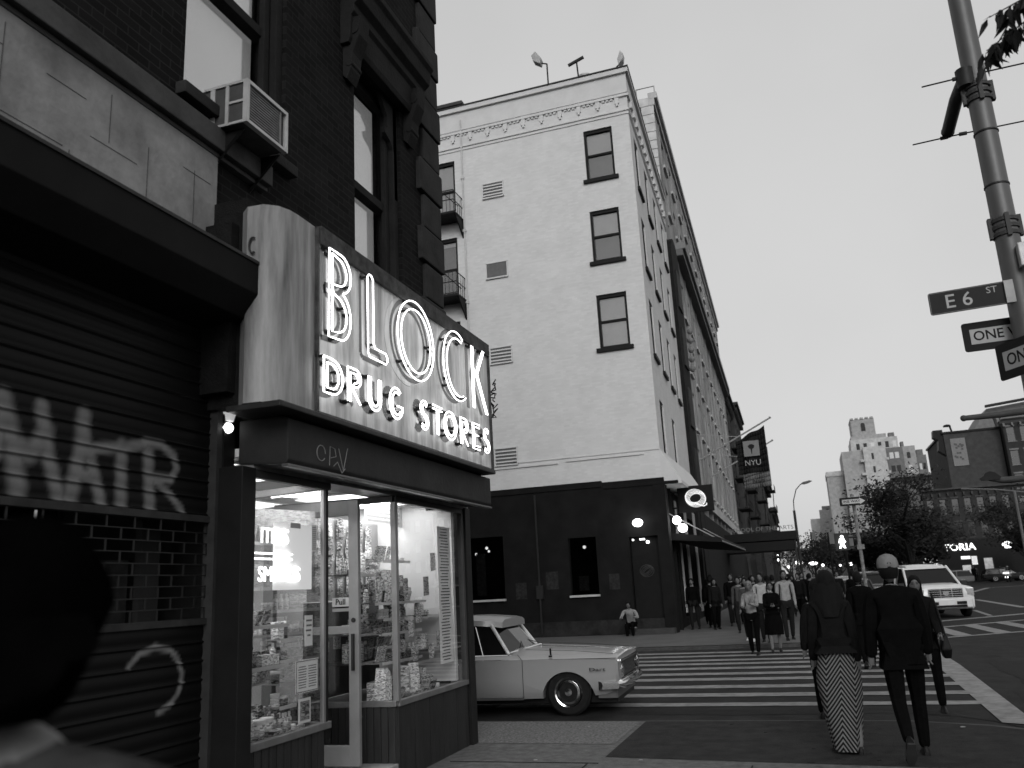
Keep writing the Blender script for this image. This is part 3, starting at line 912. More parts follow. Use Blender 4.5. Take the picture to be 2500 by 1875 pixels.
# interior room
roomw = mat("store_wall", 0.55, 0.8, 0.08, 2)
mb = MB()
mb.box(-9.0, -8.9, 5.06, 9.08, 0.1, 2.9); mb.box(-8.9, -5.05, 5.19, 5.2, .1, 2.66); mb.box(-5.05, -3.9, 5.19, 5.2, .69, 2.6); mb.box(-8.9, -4.1, 9.0, 9.08, .1, 2.9); mb.box(-4.1, -3.79, 9.0, 9.06, .69, 2.55)
mb.build("interior_wall", roomw, sf, world=True)
mb = MB(); mb.box(-8.9, -3.8, 5.2, 9.0, 2.66, 2.72)
mb.build("ceiling", roomw, sf, world=True)
mb = MB(); mb.prism([(-8.9, 5.06), (-5.0, 5.06), (-5.0, 9.0), (-8.9, 9.0)], 'z', .1, .152)
mb.build("floor", mat("store_floor", 0.25, 0.4, 0.2, 2), sf, world=True)
mb = MB(); mb.prism([(XG - .03, 5.19), (XG - .03, 6.18), (-5.0, 6.35), (-5.0, 5.1)], 'z', .60, .645)
mb.build("display_deck", mat("deck_board", 0.14, 0.6, 0.2, 4), sf, world=True)
mb = MB(); mb.prism([(-5.0, 7.4), (-3.76, 7.49), (XG - .03, 9.0), (-5.0, 9.0)], 'z', .60, .645)
mb.build("display_deck", mat("deck_board", 0.14), sf, world=True)
# side brick jamb bright strip at the left of the window
mb = MB(); mb.box(-4.05, -3.83, 5.19, 5.30, .68, 2.5)
mb.build("white_jamb", mat("white_paint", 0.72, 0.6, 0.05), sf, world=True)
mb = MB(); mb.box(-8.9, -3.88, 5.062, 5.188, 0, 4.4); mb.box(-8.9, -4.0, 5.19, 9.08, 2.73, 3.0)  # unseen black boxes added to stop store light leaking out
mb.build("partition", BLACK, sf, world=True)
# lights inside
tube = mat("fluorescent_tube", 0.9, 0.4, 0, emit=9)
def ceiling_lamp(x0, x1, y, z, label, dy=.3):
    t = thing("ceiling_light", label, "ceiling light", ((x0 + x1) / 2, y, z))
    mb = MB(); mb.tube([(x0, y, z), (x1, y, z)], .02, 8)
    mb.build("tube", tube, t, world=True)
    mb = MB(); mb.box(x0 - .02, x1 + .02, y - dy - .01, y + dy + .01, z + .036, z + .055)
    mb.build("housing", WHITEP, t, world=True)
    mb = MB(); mb.box(x0, x1, y - dy, y + dy, z + .024, z + .034)
    mb.build("diffuser", mat("light_diffuser", 0.9, 0.4, 0, emit=1.9), t, world=True)
    a = bpy.data.lights.new("ceiling_light_lamp", 'AREA'); a.shape = 'RECTANGLE'
    a.size = abs(x1 - x0); a.size_y = 2 * dy; a.energy = 34
    o = bpy.data.objects.new("ceiling_light_lamp", a); COL.objects.link(o); o.parent = t
    o.location = (0, 0, -.0)
ceiling_lamp(-4.95, -4.0, 5.75, 2.6, "lit ceiling light over the left display window", .42)
ceiling_lamp(-4.95, -3.95, 8.25, 2.6, "lit ceiling light over the right display window", .62)
ceiling_lamp(-7.9, -5.3, 7.0, 2.6, "long lit ceiling light deep inside the store behind the door", 1.0)
# door leaf standing open
dr = thing("glass_door", "open glass shop door with wide pale metal frame and a pull notice", "door", (-4.5, 7.2, .15))
dm = mat("door_metal", 0.22, 0.4, 0.12, 4, metal=0.2)
D0, D1, DY = -5.0, -3.97, 7.2
mb = MB()
mb.box(D0, D0 + .11, DY - .025, DY + .025, .17, 2.52); mb.box(D1 - .1, D1, DY - .025, DY + .025, .17, 2.52)
mb.box(D0 + .11, D1 - .1, DY - .025, DY + .025, 2.38, 2.52); mb.box(D0 + .11, D1 - .1, DY - .025, DY + .025, 1.30, 1.37); mb.box(D0 + .11, D1 - .1, DY - .025, DY + .025, .17, .34)
mb.build("frame", dm, dr, world=True, bevel=0.006)
mb = MB(); mb.box(D0 + .11, D1 - .1, DY - .004, DY + .004, .34, 1.30); mb.box(D0 + .11, D1 - .1, DY - .004, DY + .004, 1.37, 2.38)
mb.build("pane", GLASS, dr, world=True)
mb = MB(); mb.lathe([(.022, -.035), (.022, -.026)], (-4.02, DY, 1.42), 12, 'y'); mb.box(-4.03, -4.01, DY - .06, DY - .028, .98, 1.3)
mb.build("handle", DARK, dr, world=True)
mb = MB(); mb.box(-4.25, -4.075, DY - .012, DY - .006, 1.545, 1.625)
pn = mb.build("pull_notice", mat("grey_card", 0.35, 0.6), dr, world=True)
text_mesh("notice_text", "Pull", .075, basis((-4.162, DY - .016, 1.585), (1, 0, 0), (0, -1, 0)), BLACK, pn)
mb = MB(); mb.box(-4.25, -4.07, DY - .012, DY - .006, 1.50, 1.53)
mb.build("sticker", mat("grey_card2", 0.2), dr, world=True)

# ================================================================== GOODS IN THE SHOP WINDOWS
def printmat(name, g, g2, sc=55, seed=0):
    """packaging: blocks and lines of print in a second tone"""
    m = bpy.data.materials.new(name); m.use_nodes = True
    n, l = m.node_tree.nodes, m.node_tree.links
    p = n["Principled BSDF"]; p.inputs["Roughness"].default_value = .45
    tc = n.new("ShaderNodeTexCoord"); mp = n.new("ShaderNodeMapping"); mp.inputs["Location"].default_value = (seed * 3.1, seed, seed * 7.7)
    mp.inputs["Scale"].default_value = (1, 1, 2.6)
    vo = n.new("ShaderNodeTexVoronoi"); vo.inputs["Scale"].default_value = sc; vo.distance = 'CHEBYCHEV'
    rp = n.new("ShaderNodeValToRGB"); rp.color_ramp.interpolation = 'CONSTANT'
    rp.color_ramp.elements[0].color = (g, g, g, 1)
    rp.color_ramp.elements[1].position = .7; rp.color_ramp.elements[1].color = (g2, g2, g2, 1)
    l.new(tc.outputs["Object"], mp.inputs[0]); l.new(mp.outputs[0], vo.inputs["Vector"])
    l.new(vo.outputs["Color"], rp.inputs[0])
    def q_(op, a, b):
        m_ = n.new("ShaderNodeMath"); m_.operation = op
        for i_, v_ in enumerate((a, b)):
            if isinstance(v_, (int, float)): m_.inputs[i_].default_value = v_
            else: l.new(v_, m_.inputs[i_])
        return m_.outputs[0]
    s_ = n.new("ShaderNodeSeparateXYZ"); l.new(tc.outputs["Object"], s_.inputs[0])
    rb = n.new("ShaderNodeRGBToBW"); l.new(vo.outputs["Color"], rb.inputs[0])
    ln = q_('MULTIPLY', q_('GREATER_THAN', q_('FRACT', q_('MULTIPLY', s_.outputs[2], 95.0), 0), .5), q_('MULTIPLY', q_('GREATER_THAN', rb.outputs[0], .33), q_('LESS_THAN', rb.outputs[0], .62)))
    mx_ = n.new("ShaderNodeMix"); mx_.data_type = 'RGBA'
    l.new(ln, mx_.inputs[0]); l.new(rp.outputs[0], mx_.inputs[6]); mx_.inputs[7].default_value = (g2, g2, g2, 1)
    l.new(mx_.outputs[2], p.inputs["Base Color"])
    MATS[name] = m
    return m
SHADE = {'white': (.85, .25), 'pale grey': (.55, .08), 'mid grey': (.18, .7), 'dark': (.03, .45), 'black': (.006, .3)}
PM = {k: [printmat("print_" + k.replace(' ', '_') + chr(97 + i), v[0], v[1], 26 + 22 * i, i) for i in range(2)] for k, v in SHADE.items()}
capm = mat("white_cap", .8, .35, .03)
REG = []
PROTO = {}
def proto(kind, shade, sz):
    key = (kind, shade, sz)
    if key in PROTO:
        return PROTO[key], False
    m = PM[shade][len(PROTO) % 2]
    s = {'small': .7, 'medium': 1.0, 'large': 1.4}[sz]
    def root(mb, nm):
        return mb.build(nm, m, None, bevel=.002)
    if kind == 'carton':
        mb = MB(); mb.box(-.03 * s, .03 * s, -.045 * s, .045 * s, 0, .13 * s); o = root(mb, 'carton')
    elif kind == 'flat carton':
        mb = MB(); mb.box(-.04 * s, .04 * s, -.085 * s, .085 * s, 0, .05 * s); o = root(mb, 'carton')
    elif kind == 'bottle':
        mb = MB(); mb.lathe([(.027 * s, 0), (.03 * s, .004), (.03 * s, .11 * s), (.024 * s, .13 * s), (.012 * s, .145 * s), (.012 * s, .155 * s)], n=14)
        o = mb.build('bottle', m, smooth=True)
        c = MB(); c.lathe([(.015 * s, .155 * s), (.016 * s, .157 * s), (.015 * s, .185 * s), (.013 * s, .188 * s)], n=12)
        c.build('cap', capm, o, smooth=True)
    elif kind == 'pump bottle':
        mb = MB(); mb.lathe([(.032 * s, 0), (.035 * s, .005), (.035 * s, .12 * s), (.015 * s, .15 * s)], n=14)
        o = mb.build('pump_bottle', m, smooth=True)
        c = MB(); c.tube([(0, 0, .15 * s), (0, 0, .20 * s)], .007 * s, 8); c.tube([(0, 0, .20 * s), (0, -.04 * s, .195 * s)], .006 * s, 6)
        c.build('pump', capm, o)
    elif kind == 'jar':
        mb = MB(); mb.lathe([(.033 * s, 0), (.036 * s, .004), (.036 * s, .06 * s), (.032 * s, .068 * s)], n=14)
        o = mb.build('jar', m, smooth=True)
        c = MB(); c.lathe([(.036 * s, .068 * s), (.037 * s, .07 * s), (.037 * s, .09 * s), (.034 * s, .092 * s)], n=14)
        c.build('lid', capm, o, smooth=True)
    elif kind == 'blister pack':
        mb = MB(); mb.box(-.002, .004, -.05 * s, .05 * s, 0, .16 * s); mb.box(.004, .022, -.03 * s, .03 * s, .02, .09 * s); o = root(mb, 'blister_pack')
    elif kind == 'paper bag':
        mb = MB(); mb.prism([(-.05 * s, 0), (.05 * s, 0), (.052 * s, .12 * s), (.03 * s, .2 * s), (-.02 * s, .215 * s), (-.05 * s, .12 * s)], 'x', -.04 * s, .04 * s); o = root(mb, 'paper_bag')
    elif kind == 'booklet':
        mb = MB(); mb.prism([(-.03, 0), (-.022, 0), (.015, .15 * s), (.007, .15 * s)], 'y', -.055 * s, .055 * s); o = root(mb, 'booklet')
    PROTO[key] = o
    return o, True
def put(kind, shade, sz, x, y, z, rz, where, lie=False):
    o, new = proto(kind, shade, sz)
    if not new:
        o = dup(o)
    o.location = (x, y, z); o.rotation_euler = (R(90) if lie else 0, 0, rz)
    if lie: o.location.z += .03
    REG.append((o, kind, shade, sz, where))
WD = {'carton': .09, 'flat carton': .17, 'bottle': .06, 'pump bottle': .07, 'jar': .075, 'blister pack': .10, 'paper bag': .1, 'booklet': .11}
HT = {'carton': .13, 'flat carton': .05, 'bottle': .19, 'pump bottle': .2, 'jar': .09, 'blister pack': .16, 'paper bag': .21, 'booklet': .15}
def row(x, ya, yb, z, where, kinds, maxh=.2, seed=0, gap=.012, run=3):
    rnd_ = random.Random(seed)
    y = ya
    while y < yb:
        k = rnd_.choice(kinds); shd = rnd_.choice(['white', 'white', 'pale grey', 'mid grey', 'dark', 'black']); sz = rnd_.choice(['small', 'medium', 'large', 'medium', 'large'] if maxh > .15 else ['small', 'medium'])
        s = {'small': .7, 'medium': 1.0, 'large': 1.4}[sz]
        if HT[k] * s > maxh: sz = 'small'; s = .7
        if HT[k] * s > maxh: k = 'flat carton'
        for _ in range(rnd_.randint(1, run)):
            wv = WD[k] * s
            if y + wv > yb: break
            put(k, shd, sz, x + rnd_.uniform(-.015, .015), y + wv / 2, z, rnd_.uniform(-.15, .15), where)
            y += wv + gap * rnd_.uniform(.3, 1.5)
        else:
            continue
        if y + .05 > yb: break
        y += .02
def shelf(x0, x1, ya, yb, z, label, m=None):
    t = thing("shelf", label, "shelf", ((x0 + x1) / 2, (ya + yb) / 2, z))
    mb = MB(); mb.box(x0, x1, ya, yb, z - .012, z)
    mb.build("board", m or mat("shelf_board", 0.18, .4), t, world=True, bevel=.002)
    mb = MB(); mb.box(x1, x1 + .004, ya, yb, z - .025, z + .002)
    mb.build("price_rail", mat("price_rail", .5, .4), t, world=True)
    return t
gs = mat("glass_shelf", .25, .15)
mixk = ['carton', 'bottle', 'jar', 'flat carton', 'blister pack', 'booklet']
# left display: racks seen behind the pane
rk = mat("rack_board", 0.06, .6)
for i, (z, nm) in enumerate(((.99, "lowest"), (1.17, "second"), (1.36, "third"), (1.55, "fourth"))):
    shelf(-4.62, -4.34, 5.35, 6.32, z, "%s dark shelf of the rack in the left shop window" % nm, rk)
    row(-4.45, 5.36, 6.30, z + .001, "%s rack shelf, left window" % nm, mixk, .17, seed=31 + i)
shelf(-4.05, -3.84, 5.34, 5.85, 1.16, "short front shelf near the white jamb of the left window", gs)
row(-3.95, 5.35, 5.84, 1.161, "short front shelf, left window", ['flat carton', 'carton', 'blister pack'], .16, seed=41)
shelf(-4.05, -3.84, 5.34, 5.85, 1.45, "short upper front shelf near the white jamb of the left window", gs)
row(-3.95, 5.35, 5.84, 1.451, "upper front shelf, left window", ['flat carton', 'carton', 'booklet'], .2, seed=42)
mb = MB(); mb.box(-4.76, -4.72, 7.5, 9.0, .66, 1.59)
tag(mb.build("backing_board", mat("dark_board", .04, .8, .4, 3)), "dark backing board behind the lower shelves of the right shop window", "board")  # dark board added so the lower half of the window looks dim
for i, z in enumerate((.99, 1.17, 1.36)):
    row(-4.27, 5.5, 6.3, z + .001, "%s rack ledge, left window" % ("lowest", "second", "third")[i], mixk, .16, seed=131 + i)
for i, (z, nm) in enumerate(((.83, "low"), (1.0, "middle"), (1.17, "high"), (1.33, "upper"))):
    shelf(-4.12, -3.98, 5.95, 6.18, z, "%s small glass ledge beside the left mullion" % nm, gs)
    row(-4.05, 5.95, 6.18, z + .001, "%s ledge by left mullion" % nm, ['bottle', 'carton', 'jar'], .15, seed=141 + i)
for i, (z, nm) in enumerate(((1.74, "fifth"), (1.93, "sixth"), (2.12, "highest"))):
    shelf(-4.62, -4.42, 5.75, 6.32, z, "%s dark shelf of the rack in the left shop window" % nm, rk)
    row(-4.5, 5.76, 6.30, z + .001, "%s rack shelf, left window" % nm, mixk, .16, seed=231 + i)
for i, (z, nm) in enumerate(((1.13, "low"), (1.4, "middle"), (1.7, "high"), (1.98, "top"))):
    shelf(-4.3, -4.12, 7.95, 8.6, z, "%s hanging glass ledge in the right shop window" % nm, gs)
    row(-4.2, 7.96, 8.6, z + .001, "%s glass ledge, right window" % nm, mixk, .2, seed=241 + i)
# deck: bottles, leaflets, tumbled boxes
row(-3.88, 5.33, 6.16, .646, "front of left window deck", ['flat carton', 'jar', 'carton', 'booklet'], .10, seed=51, run=2)
row(-4.0, 5.33, 6.17, .646, "middle of left window deck", ['bottle', 'pump bottle', 'bottle', 'jar', 'carton'], .24, seed=52, run=2)
row(-4.14, 5.33, 6.2, .646, "back of left window deck", ['bottle', 'pump bottle', 'paper bag', 'carton'], .26, seed=53, run=2)
row(-4.3, 5.33, 6.25, .646, "rear row of left window deck", ['bottle', 'carton', 'booklet'], .26, seed=54, run=3)
# right display
for i, (z, ya, yb, x0, x1, nm) in enumerate(((1.0, 7.6, 8.9, -4.6, -4.25, "lowest"), (1.27, 7.6, 8.9, -4.6, -4.25, "second"), (1.56, 7.55, 8.72, -4.35, -4.0, "third"), (1.85, 7.6, 8.6, -4.6, -4.3, "top"))):
    shelf(x0, x1, ya, yb, z, "%s dark shelf in the right shop window" % nm, rk)
    row((x0 + x1) / 2 + .05, ya + .02, yb - .02, z + .001, "%s shelf, right window" % nm, mixk + ['pump bottle', 'bottle'], .25, seed=61 + i)
for i, (z, nm) in enumerate(((1.0, "lowest"), (1.27, "second"))):
    shelf(-4.15, -3.98, 7.65, 8.55, z, "%s narrow front shelf of the right shop window" % nm, gs)
    row(-4.06, 7.66, 8.54, z + .001, "%s narrow front shelf, right window" % nm, mixk, .24, seed=151 + i)
row(-4.2, 7.6, 8.6, 1.561, "front edge of third shelf, right window", ['bottle', 'carton', 'pump bottle'], .25, seed=71)
for i, (x, y, sz, sh_) in enumerate(((-3.96, 7.62, 'large', 'white'), (-4.05, 7.78, 'large', 'white'), (-3.92, 7.98, 'large', 'pale grey'), (-3.9, 8.16, 'medium', 'white'), (-3.98, 8.3, 'large', 'white'))):
    put('paper bag', sh_, sz, x, y, .646, .2 * i, "heap on right window deck")
row(-3.86, 7.7, 8.7, .646, "front of right window deck", ['flat carton', 'carton', 'jar', 'booklet'], .14, seed=81, run=2)
row(-4.1, 7.6, 8.9, .646, "back of right window deck", ['bottle', 'carton', 'paper bag', 'booklet'], .3, seed=82, run=2)
# deep store racks behind the doorway
for j, xx in enumerate((-6.4, -7.6)):
    for i in range(5):
        nm = ("lowest", "second", "third", "fourth", "top")[i]
        nr = ("near", "far")[j]
        shelf(xx - .25, xx, 5.3, 8.8, .35 + .4 * i, "%s shelf of the %s store rack seen through the door" % (nm, nr), mat("rack_pale", .3))
        row(xx - .1, 5.35 if j == 0 else 6.2, 8.7 if j == 0 else 8.0, .351 + .4 * i, "%s shelf, %s store rack" % (nm, nr), ['carton', 'bottle', 'flat carton', 'pump bottle', 'jar'], .3, seed=101 + i + 10 * j, run=4, gap=.03)
for i in range(6):
    for j in range(4):
        r_ = random.Random(i * 7 + j)
        put('blister pack', ['dark', 'mid grey', 'black', 'pale grey', 'white'][(i * 3 + j * 2) % 5], ['medium', 'large'][(i + j) % 2], -4.69, 7.66 + i * .21, 1.66 + j * .19, 0, ("lowest", "second", "third", "top")[j] + " hook row, right display board")
for i in range(5):
    for j in range(3):
        put('blister pack', ['white', 'pale grey', 'dark', 'mid grey', 'black'][(i * 2 + j) % 5], 'medium', -4.66, 5.42 + i * .075 + .0, 1.72 + j * .2, 0, ("lowest", "middle", "top")[j] + " hook row, left display board")
row(-4.3, 8.62, 8.98, .646, "far corner of right window deck", ['carton', 'bottle', 'pump bottle'], .3, seed=301)
row(-4.0, 8.2, 8.9, .646, "corner deck by the price strip", ['carton', 'bottle', 'booklet', 'paper bag'], .25, seed=302)
shelf(-4.3, -3.95, 8.64, 8.98, 1.05, "low corner shelf behind the price strip", rk); row(-4.1, 8.65, 8.98, 1.051, "low corner shelf, right window", mixk, .25, seed=303)
shelf(-4.3, -3.95, 8.64, 8.98, 1.4, "high corner shelf behind the price strip", rk); row(-4.1, 8.65, 8.98, 1.401, "high corner shelf, right window", mixk, .25, seed=304)
# labels: first by look and shelf, then by order along the shelf
ORD = ["leftmost", "second", "third", "fourth", "fifth", "sixth", "seventh", "eighth", "ninth", "tenth", "eleventh", "twelfth", "thirteenth", "fourteenth"]
grp = {}
for t in REG:
    grp.setdefault((t[1], t[2], t[3], t[4]), []).append(t)
for (k, shd, sz, wh), L in grp.items():
    L.sort(key=lambda t: t[0].location.y)
    for i, t in enumerate(L):
        lab = "%s %s %s, %s" % (sz, shd, k, wh)
        if len(L) > 1:
            lab = "%s of the %s %s %ss, %s" % (ORD[min(i, 13)], sz, shd, k, wh)
        tag(t[0], lab, k.split()[-1], k + "s in the shop")

# posters, lists and neon words in the windows
def card(name, label, cat, x, y0, y1, z0, z1, m, dxz=0.0):
    mb = MB(); mb.box(x - .003, x, y0, y1, z0, z1)
    return tag(mb.build(name, m), label, cat)
def lines(parent, x, y0, y1, z0, z1, n, m, jit=.25, th=.35, seed=0):
    r_ = random.Random(seed)
    mb = MB()
    st = (z1 - z0) / n
    for i in range(n):
        z = z1 - (i + .5) * st
        a = y0 + (y1 - y0) * r_.uniform(0, jit); b = y1 - (y1 - y0) * r_.uniform(0, jit)
        mb.box(x + .0005, x + .0015, a, b, z - st * th / 2, z + st * th / 2)
    o = mb.build("printed_rule", m)
    o.parent = parent
    return o
ink = mat("print_ink", .12, .8)
papr = mat("white_paper", .85, .8, .04)
litp = mat("backlit_paper", .85, .8, .04, emit=.35)
pg_ = mat("grey_paper", .35, .8, .1)
c = card("poster", "large blank white poster glued inside the left shop window", "poster", XG - .04, 5.56, 6.09, 1.70, 2.20, litp)
mb = MB(); mb.box(XG - .039, XG - .036, 5.78, 5.92, 2.17, 2.21)
q = mb.build("tape", pg_); q.parent = c
c = card("notice", "tall notice with tight lines of print beside the left mullion", "notice", XG - .05, 6.10, 6.18, 2.0, 2.21, papr)
lines(c, XG - .05, 6.105, 6.175, 2.01, 2.2, 12, ink, .1)
c = card("menu_notice", "framed notice with two columns of print low beside the left mullion", "notice", XG - .03, 5.86, 6.18, .93, 1.17, papr)
lines(c, XG - .03, 5.89, 6.01, .96, 1.13, 9, ink, .1, seed=2); lines(c, XG - .03, 6.03, 6.15, .96, 1.13, 9, ink, .1, seed=3)
mb = MB()
for (a, b, d, e) in ((5.865, 6.175, .935, .941), (5.865, 6.175, 1.159, 1.165), (5.865, 5.871, .935, 1.165), (6.169, 6.175, .935, 1.165)):
    mb.box(XG - .03, XG - .028, a, b, d, e)
q = mb.build("border", ink); q.parent = c
c = card("small_notice", "plain white leaflet taped high above the framed notice", "notice", XG - .035, 5.99, 6.1, 1.27, 1.5, papr)
lines(c, XG - .035, 6.0, 6.09, 1.33, 1.48, 4, ink, .3, seed=4)
c = card("picture", "small framed portrait picture standing on the left window deck", "picture", XG - .08, 5.98, 6.15, .70, .88, papr)
mb = MB(); mb.box(XG - .079, XG - .077, 6.0, 6.13, .72, .86)
q = mb.build("print", PM['dark'][0]); q.parent = c
c = card("price_strip", "tall narrow strip of stacked printed lists in the right shop window", "price list", XG - .03, 8.58, 8.92, .9, 2.33, papr)
lines(c, XG - .03, 8.62, 8.88, .92, 2.32, 44, ink, .18, .4, seed=5)
c = card("hanging_poster", "grey poster hanging at the top of the right shop window", "poster", -4.4, 8.1, 9.0, 2.38, 2.6, pg_)
lines(c, -4.4, 8.15, 8.95, 2.4, 2.58, 4, mat("grey_ink", .2), .05, .5, seed=6)
c = card("display_panel", "pale pinned display board at the back of the right window", "board", -4.72, 7.5, 9.0, 1.6, 2.45, mat("pale_board", .30, .8, .1, 3))
random.seed(77)
mb = MB()
for k in range(26):
    y, z = random.uniform(7.55, 8.85), random.uniform(1.0, 2.3)
    mb.box(-4.7 + k * .001, -4.697 + k * .001, y, y + random.uniform(.05, .16), z, z + random.uniform(.04, .14))
q = mb.build("pinned_cards", PM['pale grey'][1]); q.parent = c
c = card("display_panel", "grey display board closing the back of the left shop window", "board", -4.75, 5.3, 6.3, .66, 2.45, mat("grey_board", .03, .8, .4, 3))
mb = MB(); mb.box(-4.748, -4.74, 5.4, 6.3, 2.2, 2.45)
q = mb.build("header", PM['white'][0]); q.parent = c
mb = MB(); mb.box(-4.748, -4.735, 5.4, 6.3, 2.0, 2.2)
q = mb.build("dark_header", mat("dark_header", .04)); q.parent = c
mb = MB(); mb.box(-4.748, -4.735, 5.42, 6.28, 1.73, 1.95)
q = mb.build("printed_panel", PM['mid grey'][1]); q.parent = c
nw = thing("window_neon", "neon words with a double underline glowing inside the left shop window", "neon sign", (XG - .07, 5.6, 1.7))
nm = mat("neon_white", .9, .3, 0, emit=3.0)
for word, z, y, sz in (("ITERS", 2.09, 5.55, .16), ("SMETICS", 1.81, 5.62, .155)):
    text_mesh("neon_word", word, sz, basis((XG - .02, y, z), (0, 1, 0), (1, 0, 0)), nm, nw, extrude=.004, xs=.95)
for z in (1.965, 1.925):
    mb = MB(); mb.tube([(XG - .02, 5.3, z), (XG - .02, 5.78, z)], .007, 6)
    mb.build("neon_bar", nm, nw, world=True)
# more pinned sheets and dark goods give the right window its clutter
random.seed(9)
for k in range(12):
    y = 7.6 + .1 * k
    z = random.choice((1.05, 1.15, 1.3, 1.42, 1.7, 1.95, 2.1))
    kind = ["hand written", "printed", "folded", "curled"][k % 4]
    mb = MB(); a = random.uniform(.04, .07); h = random.uniform(.06, .1)
    mb.prism([(y - a, z - h), (y + a, z - h * .9), (y + a * .9, z + h), (y - a * 1.05, z + h * .95)], 'x', XG - .035 - .002 * k, XG - .034 - .002 * k)
    o = mb.build("price_card", PM[['white', 'pale grey', 'mid grey'][k % 3]][k % 2])
    tag(o, "%s %s price card on the right window glass, %s from the door side" % (kind, ['white', 'pale grey', 'mid grey'][k % 3], ORD[k] if k else "first"), "price card", "price cards on the right window")

# ================================================================== WHITE CORNER BUILDING ACROSS THE SIDE STREET
WY = 29.3
wb = thing("white_building", "tall white painted corner building with dark ground floor and rooftop floodlights", "building", (-4.43, WY, 0))
whitew = brickmat("white_painted_brick", 0.55, 0.542, 'x', var=0.05, rough=.8, bump=.12)
whitey = brickmat("white_painted_brick_avenue", 0.55, 0.542, 'y', var=0.05, rough=.8, bump=.12)
KW = -0.039
def ax(y, c=0.0):
    return -4.43 + KW * (y - WY) + c
wops = [(-6.24, -5.12, 16.7, 18.77), (-6.24, -5.12, 13.36, 15.4), (-6.24, -5.12, 10.0, 12.05), (-12.75, -11.66, 16.2, 18.75), (-12.75, -11.66, 12.8, 15.4), (-12.75, -11.66, 9.4, 11.9)]
mb = MB(Matrix(((1, 0, 0, 0), (0, -1, 0, WY), (0, 0, 1, 0), (0, 0, 0, 1))))
wall_open(mb, -40, -4.43, 4.9, 20.9, wops, .22)
mb.build("side_wall", whitew, wb, world=True)
aops = []
for yy in (30.3, 33.1, 35.9, 38.7):
    for (a, b) in ((16.5, 18.7), (13.2, 15.3), (9.8, 12.0)):
        aops.append((yy, yy + 1.05, a, b))
for yy in (30.7, 34.7):
    aops.append((yy, yy + 1.15, 5.95, 8.2))
MA = Matrix(((KW, 1, 0, -4.43 - KW * WY), (1, 0, 0, 0), (0, 0, 1, 0), (0, 0, 0, 1)))
mb = MB(MA)
wall_open(mb, WY, 41.3, 4.9, 20.9, aops, .2)
mb.build("avenue_wall", whitey, wb, world=True)
mb = MB(); mb.box(-40, -4.95, WY + .5, 41.2, 20.6, 20.7); mb.box(-40, -5.0, 41.2, 41.3, 4, 20.9)
mb.build("roof", DARK, wb, world=True)
wtrim = mat("white_trim", 0.53, .8, .08, 2, bump=.2)
mb = MB()
def band(z0, z1, p, mbx=None):
    b_ = mbx or mb
    b_.prism([(-40, WY - p), (-4.43 + p, WY - p), (ax(41.3) + p, 41.3), (ax(41.3) - .1, 41.3), (-4.5, WY + .1), (-40, WY + .1)], 'z', z0, z1)
band(20.86, 21.05, .14); band(20.05, 20.86, .03); band(19.88, 19.96, .08); band(19.28, 19.34, .05); band(19.14, 19.19, .035)
mb.build("cornice", wtrim, wb, world=True)
mb = MB(); band(21.052, 21.11, .17)
mb.build("coping", DARK, wb, world=True)
mb = MB()
x = -4.75
while x > -14:
    mb.box(x - .16, x, WY - .06, WY - .0, 19.62, 19.878)
    mb.box(x - .12, x - .04, WY - .07, WY, 19.52, 19.62)
    for k in range(3):
        mb.box(x - .34 - .0 - k * .16 + .0, x - .24 - k * .16, WY - .05, WY - .0, 19.80, 19.878)
    x -= .76
y = WY + .4
while y < 41:
    mb.box(ax(y) - .02, ax(y) + .12, y, y + .16, 19.6, 19.878)
    y += .76
mb.build("dentil_row", wtrim, wb, world=True)
# belt trim over the ground floor with a break, and the flared skirt
mb = MB()
mb.box(-40, -8.1, WY - .05, WY + .02, 5.96, 6.02); mb.box(-7.8, -5.0, WY - .045, WY + .02, 6.0, 6.05); mb.box(-9.9, -4.45, WY - .03, WY + .02, 6.13, 6.17)
mb.build("belt_trim", wtrim, wb, world=True)
mb = MB()
mb.prism([(-4.45, 6.15), (-4.43, 6.15), (-3.78, 5.0), (-3.78, 4.9), (-4.45, 4.9)], 'y', WY - .002, 37.6)
mb.build("flared_skirt", wtrim, wb, world=True)
basem = mat("black_stucco", 0.0085, .9, .35, 2)
bops = [(-11.72, -10.3, 1.36, 3.55), (-7.9, -6.9, 1.36, 3.3), (-5.75, -4.75, .2, 3.2)]
mb = MB(Matrix(((1, 0, 0, 0), (0, -1, 0, WY - .12), (0, 0, 1, 0), (0, 0, 0, 1))))
wall_open(mb, -40, -4.36, 0, 5.14, bops, .3)
mb.build("dark_base", basem, wb, world=True)
mb = MB(); mb.box(-40, -6.55, WY - .16, WY + .02, 4.98, 5.2); mb.box(-6.5, -3.9, WY - .16, WY + .02, 4.9, 5.0)
mb.build("base_moulding", basem, wb, world=True, bevel=.02)
mb = MB(); mb.box(-4.75, -4.36, WY - .16, WY + .35, 0, 4.9); mb.box(-40, -4.4, WY + 1.4, WY + 1.5, 0, 4.9)
mb.build("corner_pier", basem, wb, world=True)
